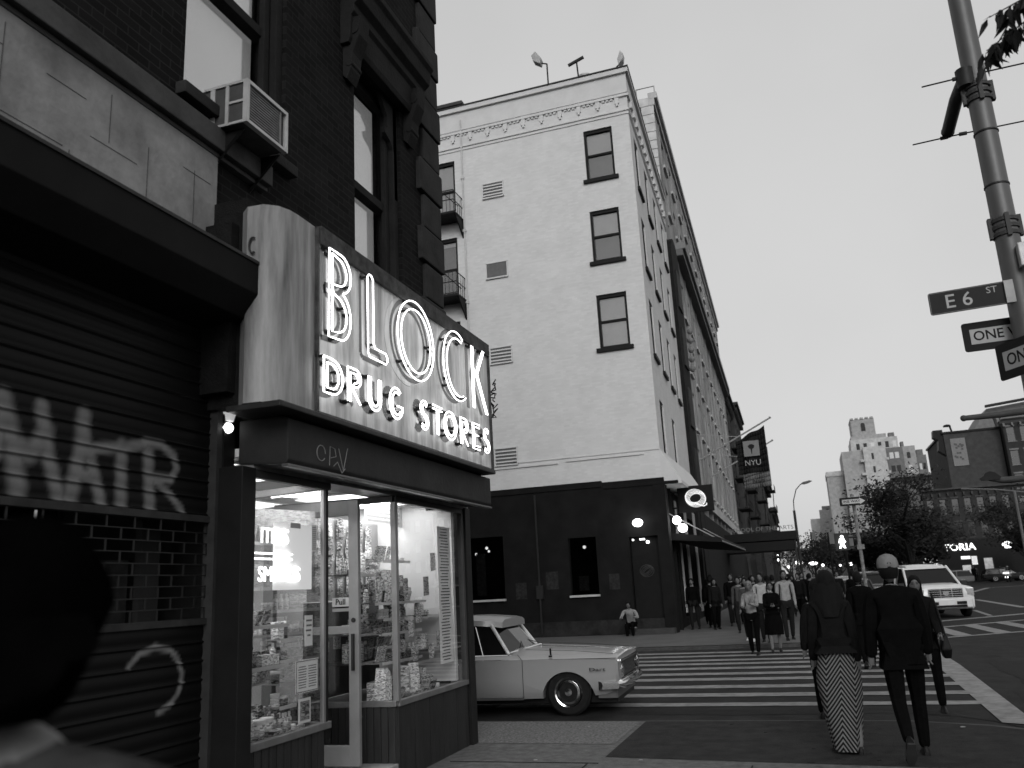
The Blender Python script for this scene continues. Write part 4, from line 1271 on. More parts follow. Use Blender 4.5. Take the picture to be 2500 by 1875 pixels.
def sash(parent, ops_local, M, fw_=.09, shade=None, fm=None, dark_lo=True):
    """double-hung window in local (u, w, z)"""
    for i, (a, b, c, d) in enumerate(ops_local):
        f = MB(M)
        w0 = -.14
        f.box(a, a + fw_, w0 - .03, w0 + .08, c, d); f.box(b - fw_, b, w0 - .03, w0 + .08, c, d)
        f.box(a + fw_, b - fw_, w0 - .03, w0 + .08, c, c + fw_); f.box(a + fw_, b - fw_, w0 - .03, w0 + .08, d - fw_ * 1.4, d)
        zm = c + (d - c) * .5
        f.box(a + fw_, b - fw_, w0 - .02, w0 + .05, zm - .04, zm + .04)
        wn = f.build("window", fm or mat("black_frame", .009, .6), parent, world=True)
        p = MB(M); p.box(a + fw_, b - fw_, w0 - .012, w0 - .008, c + fw_, zm - .04); p.box(a + fw_, b - fw_, w0 - .002, w0 + .002, zm + .04, d - fw_ * 1.4)
        p.build("pane", glassmat("far_glass", .85, .10), wn, world=True)
        zs = {None: zm, 'full': c, 'none': d - .3}[shade[i] if shade else None]
        q = MB(M); q.box(a + fw_, b - fw_, w0 - .05, w0 - .045, zs, d)
        q.build("blind", mat("pale_blind", .42, .9, .1, 3), wn, world=True)
        q = MB(M); q.box(a + .02, b - .02, w0 - .2, w0 - .19, c, d)
        q.build("dark_room", mat("dim_room", .06, .9, .3, 3), wn, world=True)
        q = MB(M); q.box(a - .12, b + .12, -.16, .10, c - .14, c - .002)
        q.build("sill", mat("black_frame", .009, .6), wn, world=True)
MS = Matrix(((1, 0, 0, 0), (0, -1, 0, WY), (0, 0, 1, 0), (0, 0, 0, 1)))
sash(wb, wops[:3], MS, shade=[None, None, 'full']); sash(wb, wops[3:], MS, shade=['full', 'none', 'full'])
sash(wb, aops, MA, shade=[None] * len(aops))
# louvre vents
for z, kind in ((17.1, 1), (13.72, 0), (10.29, 1), (6.42, 1)):
    f = MB(); f.box(-10.46, -9.64, WY - .03, WY + .01, z - .3, z + .3)
    v = f.build("vent", mat("vent_back", .22 if not kind else .10, .8), wb, world=True)
    f = MB()
    f.box(-10.5, -9.6, WY - .08, WY + .01, z - .34, z - .29); f.box(-10.5, -10.46, WY - .05, WY + .01, z - .3, z + .32); f.box(-9.64, -9.6, WY - .05, WY + .01, z - .3, z + .32); f.box(-10.5, -9.6, WY - .05, WY + .01, z + .3, z + .33)
    if kind:
        for k in range(4):
            f.box(-10.46, -9.64, WY - .06, WY - .03, z - .22 + k * .13, z - .17 + k * .13)
    f.build("louvre", wtrim, v, world=True)
# down pipe
mb = MB(); mb.tube([(-11.31, WY - .06, 20.5), (-11.31, WY - .06, 5.3)], .035, 6)
for z in (17.9, 15.6, 12.6, 9):
    mb.box(-11.37, -11.25, WY - .1, WY, z - .05, z + .05)
mb.build("down_pipe", mat("pale_pipe", .45, .7), wb, world=True)
# fire escape balconies
fem = mat("fire_escape_iron", .012, .6)
for z in (16.25, 12.85):
    f = MB()
    f.box(-13.5, -11.35, WY - .95, WY, z - .22, z - .14)
    f.prism([(WY - .9, z - .14), (WY, z - .14), (WY, z - .95)], 'x', -11.42, -11.37)
    for zz in (z + .75, z + .35):
        f.tube([(-13.5, WY - .93, zz), (-11.4, WY - .93, zz), (-11.4, WY, zz)], .022, 5)
    for k in range(14):
        f.tube([(-13.4 + k * .155, WY - .93, z - .14), (-13.4 + k * .155, WY - .93, z + .75)], .011, 4)
    for k in range(5):
        f.tube([(-11.4, WY - .9 + k * .2, z - .14), (-11.4, WY - .9 + k * .2, z + .75)], .011, 4)
    f.tube([(-11.9, WY - .93, z + .75), (-11.2, WY - .93, z + .0)], .02, 5)
    f.build("fire_escape_balcony", fem, wb, world=True)
# roof bulkhead, floodlights and dome vent
rb = thing("roof_bulkhead", "low dark rooftop bulkhead at the left end of the white building roof", "roof bulkhead", (-13, WY + 3, 21))
mb = MB(); mb.box(-17, -11.6, WY + .8, WY + 5, 20.7, 21.75); mb.box(-17.1, -11.5, WY + .7, WY + 5.1, 21.752, 21.9)
mb.build("shed", mat("tar_felt", .05, .9, .3, 2), rb, world=True)
galv = mat("galvanised", .30, .5, .2, 5, metal=.2)
def flood(x, h, label, lean):
    t = thing("rooftop_floodlight", label, "floodlight", (x, WY + .2, 21.1))
    mb = MB(); mb.tube([(x, WY + .2, 21.0), (x + .0, WY + .2, 21.1 + h)], .035, 6); mb.tube([(x, WY + .2, 21.1 + h), (x - .28 * lean, WY + .1, 21.15 + h)], .03, 6)
    mb.build("pole", DARK, t, world=True)
    mb = MB(); mb.prism([(x - .22 * lean, 21.0 + h), (x - .5 * lean, 21.2 + h), (x - .56 * lean, 21.45 + h), (x - .38 * lean, 21.6 + h), (x - .16 * lean, 21.25 + h)], 'y', WY - .1, WY + .25)
    mb.build("head", galv, t, world=True, bevel=.02)
flood(-7.55, 1.15, "tall pole floodlight on the middle of the white building roof edge", 1)
flood(-4.75, .25, "short floodlight perched on the corner of the white building roof", -.6)
t = thing("roof_antenna", "T shaped antenna in front of a pale domed roof vent", "antenna", (-6.2, WY + .3, 21.1))
mb = MB(); mb.tube([(-6.3, WY + .3, 21), (-6.35, WY + .3, 22.1)], .035, 6); mb.tube([(-6.7, WY + .3, 22.0), (-6.05, WY + .3, 22.22)], .07, 6)
mb.build("mast", DARK, t, world=True)
t = thing("roof_vent", "pale domed roof ventilator beside the T shaped antenna", "roof vent", (-6.2, WY + .6, 21.1))
mb = MB(); mb.lathe([(.75, 21.05), (.72, 21.25), (.5, 21.45), (.3, 21.55), (.28, 21.8), (.05, 21.88)], (-6.2, WY + 1.0, 0), 18)
mb.build("dome", galv, t, world=True, smooth=True)

# ground floor bar: lit windows, door, lamps, hanging sign, canopy
glow = mat("lamp_glow", .9, .5, emit=9)
warm = mat("dim_glow", .9, .5, emit=3.5)
sillm = mat("pale_sill", .42, .6, .15, 5)
for (a, b) in ((-11.72, -10.3), (-7.9, -6.9)):
    mb = MB(); mb.box(a - .03, b + .03, WY - .22, WY - .10, 1.29, 1.36)
    mb.build("pale_sill", sillm, wb, world=True)
    mb = MB(); z1 = 3.55 if a < -10 else 3.3
    mb.box(a + .04, b - .04, WY + .02, WY + .03, 1.36, z1)
    mb.build("bar_pane", glassmat("bar_glass", .5, .05), wb, world=True)
    mb = MB(); mb.box(a + .2, a + .55, WY + .3, WY + .32, 1.5, 2.0 if a > -10 else 3.0)
    mb.build("window_bill", mat("dim_bill", .10, .8, .6, 9), wb, world=True)
mb = MB(); mb.box(-5.72, -4.78, WY + .1, WY + .16, .2, 3.18)
dd = mb.build("bar_door", mat("bar_door_paint", .012, .3), wb, world=True)
mb = MB()
for k in range(4):
    mb.tube([(-5.25 + (.24 - .04 * k) * math.cos(a), WY + .09, 2.05 + (.2 - .035 * k) * math.sin(a + k * .3)) for a in [R(q) for q in range(0, 360, 24)]], .008, 4, closed=True)
mb.build("door_emblem", mat("faint_emblem", .06, .6), dd, world=True)
mb = MB(); mb.box(-5.85, -4.4, WY - .6, WY - .12, 0.012, .18)
mb.build("door_step", mat("dark_step", .05, .9), wb, world=True)
def bulb(name, label, p, r, m=glow, e=0, cat="lamp", sc=(1, 1, 1)):
    t = thing(name, label, cat, p)
    mb = MB(); mb.ball(p, r, 12, sc)
    mb.build("bulb", m, t, world=True, smooth=True)
    mb = MB(); mb.tube([(p[0], p[1] + r * .5, p[2] + r * .3), (p[0], p[1] + r + .12, p[2] + r + .05)], .02, 5)
    mb.build("arm", BLACK, t, world=True)
    if e:
        l = bpy.data.lights.new("lamp_light", 'POINT'); l.energy = e; l.shadow_soft_size = r
        o = bpy.data.objects.new("lamp_light", l); COL.objects.link(o); o.parent = t; o.location = (0, -r - .05, 0)
    return t
bulb("wall_lamp", "bright wall lamp glowing on the dark wall above the bar door", (-5.36, WY - .3, 3.65), .15, glow, 7, sc=(1.2, .6, .9))
bulb("entrance_lamp", "round lit globe lamp on the corner pier beside the hanging black sign", (-4.2, WY + .9, 3.72), .15, glow, 3)
bulb("lantern", "lit lantern hanging at the end of the bar canopy rail", (-3.98, WY + .6, 3.42), .17, mat("lantern_glow", .9, .5, emit=4), 4, sc=(1, 1, .9))
for i, (x, z, r) in enumerate(((-11.2, 3.2, .055), (-11.12, 3.08, .045), (-11.62, 3.0, .05), (-11.5, 2.9, .06), (-11.6, 2.86, .03), (-7.5, 3.0, .06), (-5.62, 3.10, .035), (-5.3, 3.1, .05), (-5.12, 3.0, .06))):
    mb = MB(); mb.ball((x, WY + .6 if i < 6 else WY - .02, z), r, 10)
    if i in (7,): mb = MB(); mb.box(x - .09, x + .09, WY - .05, WY, z - .02, z + .03)
    o = mb.build("bulb", warm)
    tag(o, ["upper right bulb in the leftmost bar window", "bulb just under the upper right one in the leftmost bar window", "upper bulb of the left cluster in the leftmost bar window", "larger lower bulb of the left cluster in the bar window", "tiniest bulb of the left cluster in the leftmost bar window", "single hanging bulb in the narrow middle bar window", "tiny round light at the left over the bar door", "short strip light over the middle of the bar door", "round light at the right over the bar door"][i], "bulb")
hsn = thing("hanging_sign", "black projecting sign with a white ribbon emblem above the bar corner", "sign", (-3.6, 31, 4))
mb = MB(); mb.box(-4.2, -2.95, 30.94, 31.06, 4.02, 4.95)
mb.build("board", mat("sign_black", .006, .4), hsn, world=True, bevel=.015)
mb = MB(); mb.tube([(-4.6, 31, 4.75), (-4.15, 31, 4.75)], .03, 6); mb.tube([(-4.6, 31, 4.2), (-4.15, 31, 4.2)], .03, 6)
mb.build("bracket", BLACK, hsn, world=True)
em = mat("emblem_white", .8, .5, emit=.45)
mb = MB()
for k in range(6):
    rx, rz = .40 - .035 * k, .30 - .03 * k
    tilt = .5 - .18 * k
    mb.tube([(-3.57 + rx * math.cos(a) * math.cos(tilt) + rz * math.sin(a) * math.sin(tilt) * .6, 30.93, 4.50 - rx * math.cos(a) * math.sin(tilt) * .55 + rz * math.sin(a)) for a in [R(q) for q in range(0, 360, 15)]], .012, 4, closed=True)
mb.tube([(-3.62, 30.925, 4.34), (-3.45, 30.925, 4.25), (-3.3, 30.925, 4.2), (-3.2, 30.925, 4.24), (-3.19, 30.925, 4.3)], .022, 5)
mb.build("ribbon_emblem", em, hsn, world=True)
cn = thing("bar_canopy", "low dark canopy with metal poles along the bar's avenue front", "canopy", (-3.6, 33.5, 3))
mb = MB(); mb.prism([(-4.5, 3.3), (-2.75, 3.02), (-2.7, 2.86), (-4.5, 3.05)], 'y', WY + .6, 41)
mb.build("roof", mat("canopy_cloth", .010, .7), cn, world=True)
mb = MB(); mb.tube([(-2.72, 30, 2.9), (-2.72, 41, 2.9)], .025, 6)
for y in (30.2, 40.8):
    mb.tube([(-2.74, y, 2.9), (-4.5, y, 4.0)], .02, 5)
mb.build("rail", galv, cn, world=True)
# avenue base of the bar; pale box colour stands in for its lit interior
mb = MB(MA); wall_open(mb, WY + .36, 41.3, 0, 4.9, [(30.6, 32.2, .6, 2.7), (33.2, 35.6, .3, 4.2), (37, 40, .5, 4.3)], .3, w=-.02)
mb.build("avenue_base", basem, wb, world=True)
for (a, b, c, d, g) in ((32.3, 32.9, 3.3, 4.6, .5), (35.8, 36.7, 0.4, 4.6, .42), (40.1, 41.0, .3, 4.7, .3), (33.25, 33.6, .5, 3.2, .6)):
    mb = MB(MA); mb.box(a, b, -.01, .03, c, d)
    mb.build("pale_pilaster", mat("pale_stone_%d" % int(g * 100), g, .7, .2, 2), wb, world=True)

# ground floor scuffs, conduit, posters on the black wall
mb = MB(); mb.tube([(-9.0, WY - .2, .1), (-9.0, WY - .2, 4.9)], .035, 6); mb.box(-9.12, -8.88, WY - .24, WY - .12, 1.3, 1.75)
mb.build("conduit", mat("conduit_grey", .022, .6), wb, world=True)
for (x, z, a, h) in ((-8.55, 1.9, .22, .3), (-6.35, 1.75, .18, .26), (-9.7, 1.6, .2, .28)):
    mb = MB(); mb.box(x - a, x + a, WY - .128, WY - .122, z - h, z + h)
    mb.build("wall_bill", mat("faded_bill", .022, .9, .6, 9), wb, world=True)
mb = MB(); mb.box(-40, -4.76, WY - .155, WY - .122, .02, .5)
mb.build("plinth", mat("worn_plinth", .02, .9, .6, 3), wb, world=True)

# ================================================================== GENERIC FACADES
def facade(name, label, cat, O, u, L, H, depth, cols, rows, z0, fh, ww, wh, wm, cornice=.4, base=None, frame_m=None, shades=None, grp=None, wname="window", wlabel=None, arch=False, lit=()):
    """O = left foot seen from outside; u = direction along the wall; building body goes behind it"""
    u = Vector((u[0], u[1], 0)).normalized()
    n = Vector((u.y, -u.x, 0))     # outward
    t = thing(name, label, cat, O, math.atan2(u.y, u.x), grp)
    ops = []
    for r_ in range(rows):
        for c in range(cols):
            a = L * (c + .5) / cols - ww / 2
            ops.append((a, a + ww, z0 + r_ * fh, z0 + r_ * fh + wh))
    mb = MB(Matrix(((1, 0, 0, 0), (0, -1, 0, 0), (0, 0, 1, 0), (0, 0, 0, 1))))
    wall_open(mb, 0, L, 0, H, ops, .25)
    mb.T = None
    mb.quad((0, 0, 0), (0, depth, 0), (0, depth, H), (0, 0, H)); mb.quad((L, 0, 0), (L, depth, 0), (L, depth, H), (L, 0, H))
    mb.quad((0, .01, H - .05), (L, .01, H - .05), (L, depth, H - .05), (0, depth, H - .05)); mb.quad((0, depth, 0), (L, depth, 0), (L, depth, H), (0, depth, H))
    mb.build("wall", wm, t)
    fm = frame_m or mat("dull_frame", .12, .7)
    f = MB()
    e = .07
    f.box(0, e, .12, .2, 0, wh); f.box(ww - e, ww, .12, .2, 0, wh); f.box(e, ww - e, .12, .2, 0, e); f.box(e, ww - e, .12, .2, wh - e, wh); f.box(e, ww - e, .13, .19, wh * .5 - .03, wh * .5 + .03)
    f.box(-.08, ww + .08, -.08, .12, -.1, -.002); f.box(-.06, ww + .06, -.06, -.002, wh + .002, wh + .2)
    w0 = f.build(wname, fm, t)
    p = MB(); p.box(e, ww - e, .16, .165, e, wh - e)
    pn_ = p.build("pane", DGLASS, w0)
    first = True
    for k, (a, b, c, d) in enumerate(ops):
        if first:
            w0.location = (a, 0, c); first = False; continue
        q = w0.copy(); COL.objects.link(q); q.parent = t; q.location = (a, 0, c)
        g_ = pn_.copy(); COL.objects.link(g_); g_.parent = q
        if k in lit:
            g_.data = litpane(p, ww, wh)
    if cornice:
        c = MB(); c.prism([(0.25, H - .9 * cornice), (-.0, H - .9 * cornice), (-cornice * .4, H - .5 * cornice), (-cornice, H - .2 * cornice), (-cornice, H + .1), (.25, H + .1)], 'x', -cornice * .3, L + cornice * .3)
        k = 0
        while k < L:
            c.box(k, k + .18, -cornice * .7, -.0, H - .9 * cornice - .4, H - .9 * cornice - .003)
            k += .9
        c.build("cornice", fm, t)
    if base:
        b = MB(); b.box(0.05, L - .05, -.06, .3, 0, base[0])
        b.build("shop_base", base[1], t)
    return t
LP = []
def litpane(p, ww, wh):
    if not LP:
        mb = MB(); mb.box(.07, ww - .07, .16, .165, .07, wh - .07)
        o = mb.build("pane", mat("lit_room", .8, .5, emit=.5)); LP.append(o.data)
        COL.objects.unlink(o)
        bpy.data.objects.remove(o)
    return LP[0]
def brickflat(name, g, sc=1.0):
    return mat(name, g, .9, .25, 1.5, bump=.2)

# long stone building beyond (quoined corner, deep belt cornice, arcaded base)
def sx(y, c=0.0):
    return -3.9 - .026 * y + c
stone2 = mat("grey_limestone", .24, .9, .55, .9, streak=(1, .5, .25), bump=.25)
u2 = Vector((.026, -1, 0))          # seen from the avenue: far end is on the right; left foot is the near end
sb = thing("stone_building", "long grey stone building with quoined corner, belt cornice and rows of windows", "building", (sx(41.9), 41.9, 0))
M2 = Matrix(((-.026, 1, 0, -3.9), (1, 0, 0, 0), (0, 0, 1, 0), (0, 0, 0, 1)))
ops2 = []
for c in range(12):
    yy = 44.5 + c * 3.5
    for r_ in range(2):
        ops2.append((yy, yy + 1.25, 21.6 + r_ * 2.9, 23.6 + r_ * 2.9 - .3))
    for r_ in range(4):
        ops2.append((yy, yy + 1.45, 6.7 + r_ * 3.3, 8.9 + r_ * 3.3))
    ops2.append((yy - .2, yy + 2.0, .6, 4.3))
mb = MB(M2); wall_open(mb, 41.9, 87.5, 0, 27.2, ops2, .4)
mb.build("wall", stone2, sb, world=True)
mb = MB(); mb.box(-20, sx(42), 41.9, 41.95, 0, 27.2); mb.box(-20, sx(87.5), 87.4, 87.5, 0, 27.2); mb.box(-20, sx(87.5) - .4, 42, 87.4, 26.7, 26.8)
mb.build("end_wall", mat("dark_side_brick", .07, .9, .3, 4), sb, world=True)
mb = MB()
z = 19.0; k = 0
while z < 27:
    wd = 1.0 if k % 2 else .62
    mb.box(sx(41.9) - wd, sx(41.9) + .05, 41.82, 41.95, z + .02, z + .5)
    z += .52; k += 1
mb.build("quoin", mat("pale_quoin", .5, .85, .2, 2), sb, world=True)
def band2(name, z0, z1, p, m, y0=41.8, y1=87.6):
    mb = MB(); mb.prism([(sx(y0) - .2, y0), (sx(y0) + p, y0), (sx(y1) + p, y1), (sx(y1) - .2, y1)], 'z', z0, z1)
    return mb.build(name, m, sb, world=True)
pst = mat("pale_stone_trim", .42, .85, .25, 2)
band2("cornice", 27.2, 27.55, .28, pst); band2("cornice", 26.8, 27.19, .12, pst)
band2("belt_cornice", 20.2, 20.6, .6, mat('grey_ledge', .2, .9), 46.5); band2("belt_cornice", 19.8, 20.19, .45, mat("soot_stone", .12, .9), 46.5); band2("belt_cornice", 5.4, 5.9, .4, pst)
mb = MB(); mb.prism([(sx(42) - .1, 42), (sx(42) + .32, 42), (sx(87) + .32, 87), (sx(87) - .1, 87)], 'z', 0, 4.9)
mb.build("shop_base", mat("soot_base", .010, .8, .4, 1), sb, world=True)
band2("parapet", 27.551, 27.9, .05, stone2, 60, 87.5)
mb = MB(M2)
for c in range(12):
    yy = 44.5 + c * 3.5
    mb.box(yy - .72, yy - .42, 0, .07, 5.9, 19.8)
    mb.box(yy - .8, yy - .3, 0, .26, .0, 5.4)
    mb.box(yy - .65, yy - .4, 0, .04, 20.6, 26.8)
mb.build("pier_row", stone2, sb, world=True)
f = MB(M2); a, b = 0, 1.45
w_parts = []
for i, (a, b, c, d) in enumerate(ops2):
    f = MB(M2); e = .08
    f.box(a, a + e, -.3, -.2, c, d); f.box(b - e, b, -.3, -.2, c, d); f.box(a + e, b - e, -.3, -.2, (c + d) / 2 - .04, (c + d) / 2 + .04); f.box(a + e, b - e, -.3, -.2, d - e, d)
    wn = f.build("window", mat("dull_frame", .12, .7), sb, world=True)
    f = MB(M2); f.box(a + e, b - e, -.09, -.08, c, d)
    f.build("pane", DGLASS if i % 7 else mat("dim_shade", .3, .8), wn, world=True)
    f = MB(M2); f.box(a - .1, b + .1, -.1, .14, c - .16, c - .002)
    f.build("sill", pst, wn, world=True)
mb = MB(); mb.tube([(-5.9, 42.6, 27.2), (-5.9, 42.6, 28.4), (-4.9, 42.6, 28.4), (-4.9, 42.6, 27.2)], .04, 5)
mb.build("roof_rail", galv, sb, world=True)
# narrow black building squeezed between
nb = thing("narrow_building", "narrow soot black facade with arched top between white and stone buildings", "building", (-4.85, 41.3, 0))
mb = MB()
pr = [(41.32, 0), (44.1, 0), (44.1, 17.6)] + [(42.7 + 1.4 * math.cos(a), 17.6 + 1.6 * math.sin(a)) for a in [R(q) for q in range(10, 171, 20)]] + [(41.32, 17.6)]
mb.prism(pr, 'x', -6.5, -4.72)
mb.build("wall", mat("soot_brick", .012, .9, .4, 2), nb, world=True)
for k in range(4):
    z = 6.0 + k * 3.1
    mb = MB(); mb.box(-4.72, -4.65, 42.0, 43.4, z, z + 2)
    mb.build("shutter_panel", mat("dark_panel", .022, .7, .4, 3), nb, world=True)
mb = MB()
for k in range(5):
    z = 12.2 - .0 + k * .55
    mb.lathe([(.09, z), (.16, z + .1), (.16, z + .2), (.08, z + .3)], (-4.5 + .0, 43.6 + .15 * k, 0), 8)
mb.build("finial_row", mat("grey_finial", .16, .8), nb, world=True)

# ================================================================== AVENUE BEYOND: dark tenements, banners, canopy
sootA = brickflat("soot_facade", .035); sootB = brickflat("soot_facade_b", .05); midA = brickflat("mid_facade", .10); midB = brickflat("mid_facade_b", .16)
frd = mat("dark_trim", .03, .8)
fr1 = mat("pale_trim", .15, .8, .2, 3)
def west(name, label, y0, y1, x, H, g, cols, rows, fh=3.2, z0=4.6, cor=.6, tr=frd):
    # wall faces east (+x): seen from outside, left foot is the near (south) end
    return facade("tenement", label, "building", (x, y0, 0), (-.02, 1), y1 - y0, H, 12, cols, rows, z0, fh, 1.0, 1.9, g, cor, (3.8, BLACK), tr, grp="dark tenements beyond the stone building")
def west_(label, y0, y1, x, H, g, cols, rows, **k):
    return west("", label, y0, y1, x, H, g, cols, rows, **k)
west_("dark tenement with heavy cornice directly past the stone building", 88, 101, -6.4, 21, sootA, 3, 5)
west_("slightly taller dark tenement, second past the stone building", 101.3, 116, -6.3, 21.8, sootB, 4, 5)
west_("lower black tenement partly behind the hanging banners", 116.3, 134, -5.9, 17.6, sootA, 5, 4, cor=.9)
west_("dark tenement with stepped cornice under the second banner", 134.3, 156, -5.2, 16.5, sootB, 6, 4, cor=1.0)
west_("farthest low dark tenement at the end of the row", 156.4, 200, -5.2, 13.5, sootA, 9, 3, cor=.8)
# fire escapes on the tenements
for i, (y, x) in enumerate(((92, -6.1), (106, -6.0), (122, -5.6), (142, -4.9))):
    t = thing("fire_escape", ["black fire escape on the tenement next to the stone building", "black fire escape on the second dark tenement", "black fire escape on the lower black tenement", "black fire escape on the tenement with stepped cornice"][i], "fire escape", (x, y, 5), group="fire escapes on the avenue tenements")
    mb = MB()
    for z in (5.5, 8.7, 11.9, 15.1):
        mb.box(x - .3, x + 1.0, y, y + 5, z, z + .1); mb.box(x + .95, x + 1.0, y, y + 5, z + .9, z + .95)
        for k in range(11):
            mb.box(x + .96, x + .99, y + k * .49, y + k * .49 + .03, z, z + .9)
        if z < 15:
            mb.tube([(x + .6, y + .5, z), (x + .6, y + 4.4, z + 3.2)], .08, 4)
    mb.build("platforms", fem, t, world=True)

def banner(y, xr, zt, zb, wd, label, txt, mcol, seed, txtm, logo):
    t = thing("banner", label, "banner", (xr - wd / 2, y, zb))
    x0 = sx(y)
    mb = MB()
    mb.tube([(x0, y, zt - 1.6), (xr + .3, y, zt + .35)], .045, 6)
    mb.ball((xr + .36, y, zt + .39), .07, 8)
    mb.tube([(x0, y, zt - .1), (xr - wd + .2, y, zt - .5)], .02, 4)
    mb.build("pole", mat("flag_pole", .25, .5), t, world=True)
    n = 12
    rings = []
    mb = MB()
    def yy(i, j): return y + .10 * math.sin(i * .9 + seed) * (j / 8 + .2) + .03 * math.sin(j * 1.3)
    def top(i): return zt - .75 + (.75) * (i / n) + (-.05 * math.sin(i * .8))
    V = [[(xr - wd + wd * i / n, yy(i, j), top(i) + (zb + .08 * (i / n) - top(i)) * j / 8) for i in range(n + 1)] for j in range(9)]
    for j in range(8):
        for i in range(n):
            mb.quad(V[j][i], V[j][i + 1], V[j + 1][i + 1], V[j + 1][i])
    o = mb.build("cloth", mcol, t, world=True, smooth=True)
    md = o.modifiers.new("s", 'SOLIDIFY'); md.thickness = .02; ev(o)
    cx = xr - wd / 2
    if logo:
        mb = MB(); mb.box(cx - .42, cx + .42, y - .16, y - .14, (zt + zb) / 2 - .35, (zt + zb) / 2 + .5)
        lp = mb.build("logo_panel", mat("banner_panel", .17, .8), t, world=True)
        mb = MB(); c = (zt + zb) / 2 + .18
        mb.prism([(cx + .17 * math.cos(R(a)) * (1 + .12 * math.sin(R(a * 5))), c + .13 * math.sin(R(a))) for a in range(0, 360, 20)], 'y', y - .17, y - .162)
        mb.prism([(cx - .05, c - .08), (cx + .05, c - .08), (cx + .015, c - .42), (cx - .015, c - .42)], 'y', y - .1702, y - .1622)
        mb.build("torch_emblem", BLACK, lp, world=True)
    text_mesh("lettering", txt, .42 if logo else .36, basis((cx + (0 if logo else .1), y - .16, (zt + zb) / 2 - .72 if logo else zb + .42), (1, 0, 0), (0, -1, 0)), txtm, t, extrude=.005)
    return t
bk_ = mat("banner_cloth", .012, .85, .2, 3)
bk2 = mat("grey_banner_cloth", .10, .85, .2, 3)
banner(48, -1.45, 9.75, 7.15, 1.6, "black banner with square torch emblem and large letters NYU", "NYU", bk_, 0, mat("banner_letters", .28, .8), True)
banner(56, -1.66, 9.7, 7.15, 1.7, "grey banner with dark letters NYU hanging behind the black one", "NYU", bk2, 2, BLACK, False)
cp = thing("school_canopy", "dark flat entrance canopy with raised letters ending OF THE ARTS", "canopy", (-2.8, 60, 3.5))
mb = MB(); mb.box(-5.4, -.6, 58.4, 62, 3.95, 4.5); mb.box(-5.4, -.75, 58.5, 62, 3.3, 3.9)
mb.build("roof", mat("canopy_black", .008, .6), cp, world=True, bevel=.02)
text_mesh("lettering", "SCHOOL OF THE ARTS", .36, basis((-2.75, 58.35, 4.72), (1, 0, 0), (0, -1, 0)), mat("canopy_letters", .16, .6), cp, extrude=.02, xs=1.1)
mb = MB(); mb.box(-.8, -.7, 58.5, 58.6, 0, 3.95); mb.box(-.8, -.7, 61.8, 61.9, 0, 3.95)
mb.build("post", frd, cp, world=True)

# ================================================================== FAR END OF THE AVENUE
towm = brickflat("tower_brick", .30); towd = brickflat("tower_brick_dark", .14); towl = brickflat("tower_pale", .42)
tw = thing("apartment_tower", "stepped apartment tower topped by a block with an arched window", "building", (15, 200, 0))
def blk(name, x0, x1, y0, y1, z0, z1, m, p=tw):
    mb = MB(); mb.box(x0, x1, y0, y1, z0, z1)
    return mb.build(name, m, p, world=True)
blk("wall", 9.6, 14.0, 201, 214, 0, 27.9, towm); blk("wall", 14.0, 18.6, 200, 213, 0, 28.4, towl); blk("wall", 18.6, 22.2, 202, 214, 0, 28.0, towd)
blk("upper_storey", 11.9, 21.6, 203, 213, 27.9, 30.6, towl)
blk("setback_storey", 12.2, 19.5, 204, 213, 30.6, 31.6, towm)
mb = MB(); mb.box(12.6, 17.5, 204, 212, 31.6, 35.3)
for k in range(5):
    mb.box(12.55 + k * 1.05, 13.2 + k * 1.05, 203.8, 212.1, 35.3, 35.65)
mb.build("top_block", towm, tw, world=True)
mb = MB(); mb.prism([(14.6, 32.6), (15.5, 32.6), (15.5, 34.0), (15.35, 34.35), (15.05, 34.45), (14.75, 34.35), (14.6, 34.0)], 'y', 203.9, 204.05)
mb.build("arched_window", DARK, tw, world=True)
blk("east_wing", 22.2, 24.9, 204, 214, 0, 28.3, towm); blk("east_wing", 24.9, 27.0, 205, 214, 0, 26.2, towd)
for (x0, x1, z) in ((12.6, 13.4, 30.62), (20.2, 21.4, 30.62), (25.3, 26.6, 26.25), (22.4, 23.0, 28.35)):
    blk("chimney", x0, x1, 206, 208, z, z + 1.3, towd)
wpar = []
wm_ = MB(); wm_.box(0, 1.3, -.06, .05, 0, 1.5)
first = None
wl = mat("tower_window", .03, .4); wl2 = mat("tower_window_pale", .55, .6)
def tw_win(x, y, z, pale, w=1.0):
    mb = MB(); mb.box(x, x + w, y - .06, y + .04, z, z + 1.35)
    o = mb.build("window", wl2 if pale else wl, tw, world=True)
for i in range(8):
    z = 25.6 - i * 2.9
    tw_win(15.6, 200, z, False, .45)
    tw_win(19.4, 202, z, i % 3 == 0, .8); tw_win(20.5, 202, z, i % 2 == 0, .8)
    tw_win(23.1, 204, z, i % 2 == 1, .7)
    mb = MB(); mb.box(13.2, 14.2, 199.8, 201, z - .4, z + .1); mb.build("balcony", towl, tw, world=True)
    mb = MB(); mb.box(18.4, 19.0, 199.7, 201, z - .4, z + .1); mb.build("balcony", towl, tw, world=True)
for k in range(6):
    tw_win(13.0 + k * 1.5, 203, 28.3, k % 3 == 2, .7)
for x in (25.4, 26.2):
    for z in (23, 20, 17): tw_win(x, 205, z, x < 26, .5)
t2 = thing("apartment_tower", "plain lower grey tower left of the stepped apartment tower", "building", (7, 204, 0))
blk("wall", 6.0, 9.5, 204, 214, 0, 23.0, towm, t2); blk("parapet", 5.9, 9.55, 203.8, 214, 23.02, 24.1, towl, t2); blk("dark_window_bay", 8.2, 9.3, 203.9, 204.1, 3, 14, towd, t2)
for i in range(5):
    mb = MB(); mb.box(8.4, 9.2, 203.7, 203.88, 4 + i * 2, 5.1 + i * 2); mb.build("window", wl2, t2, world=True)
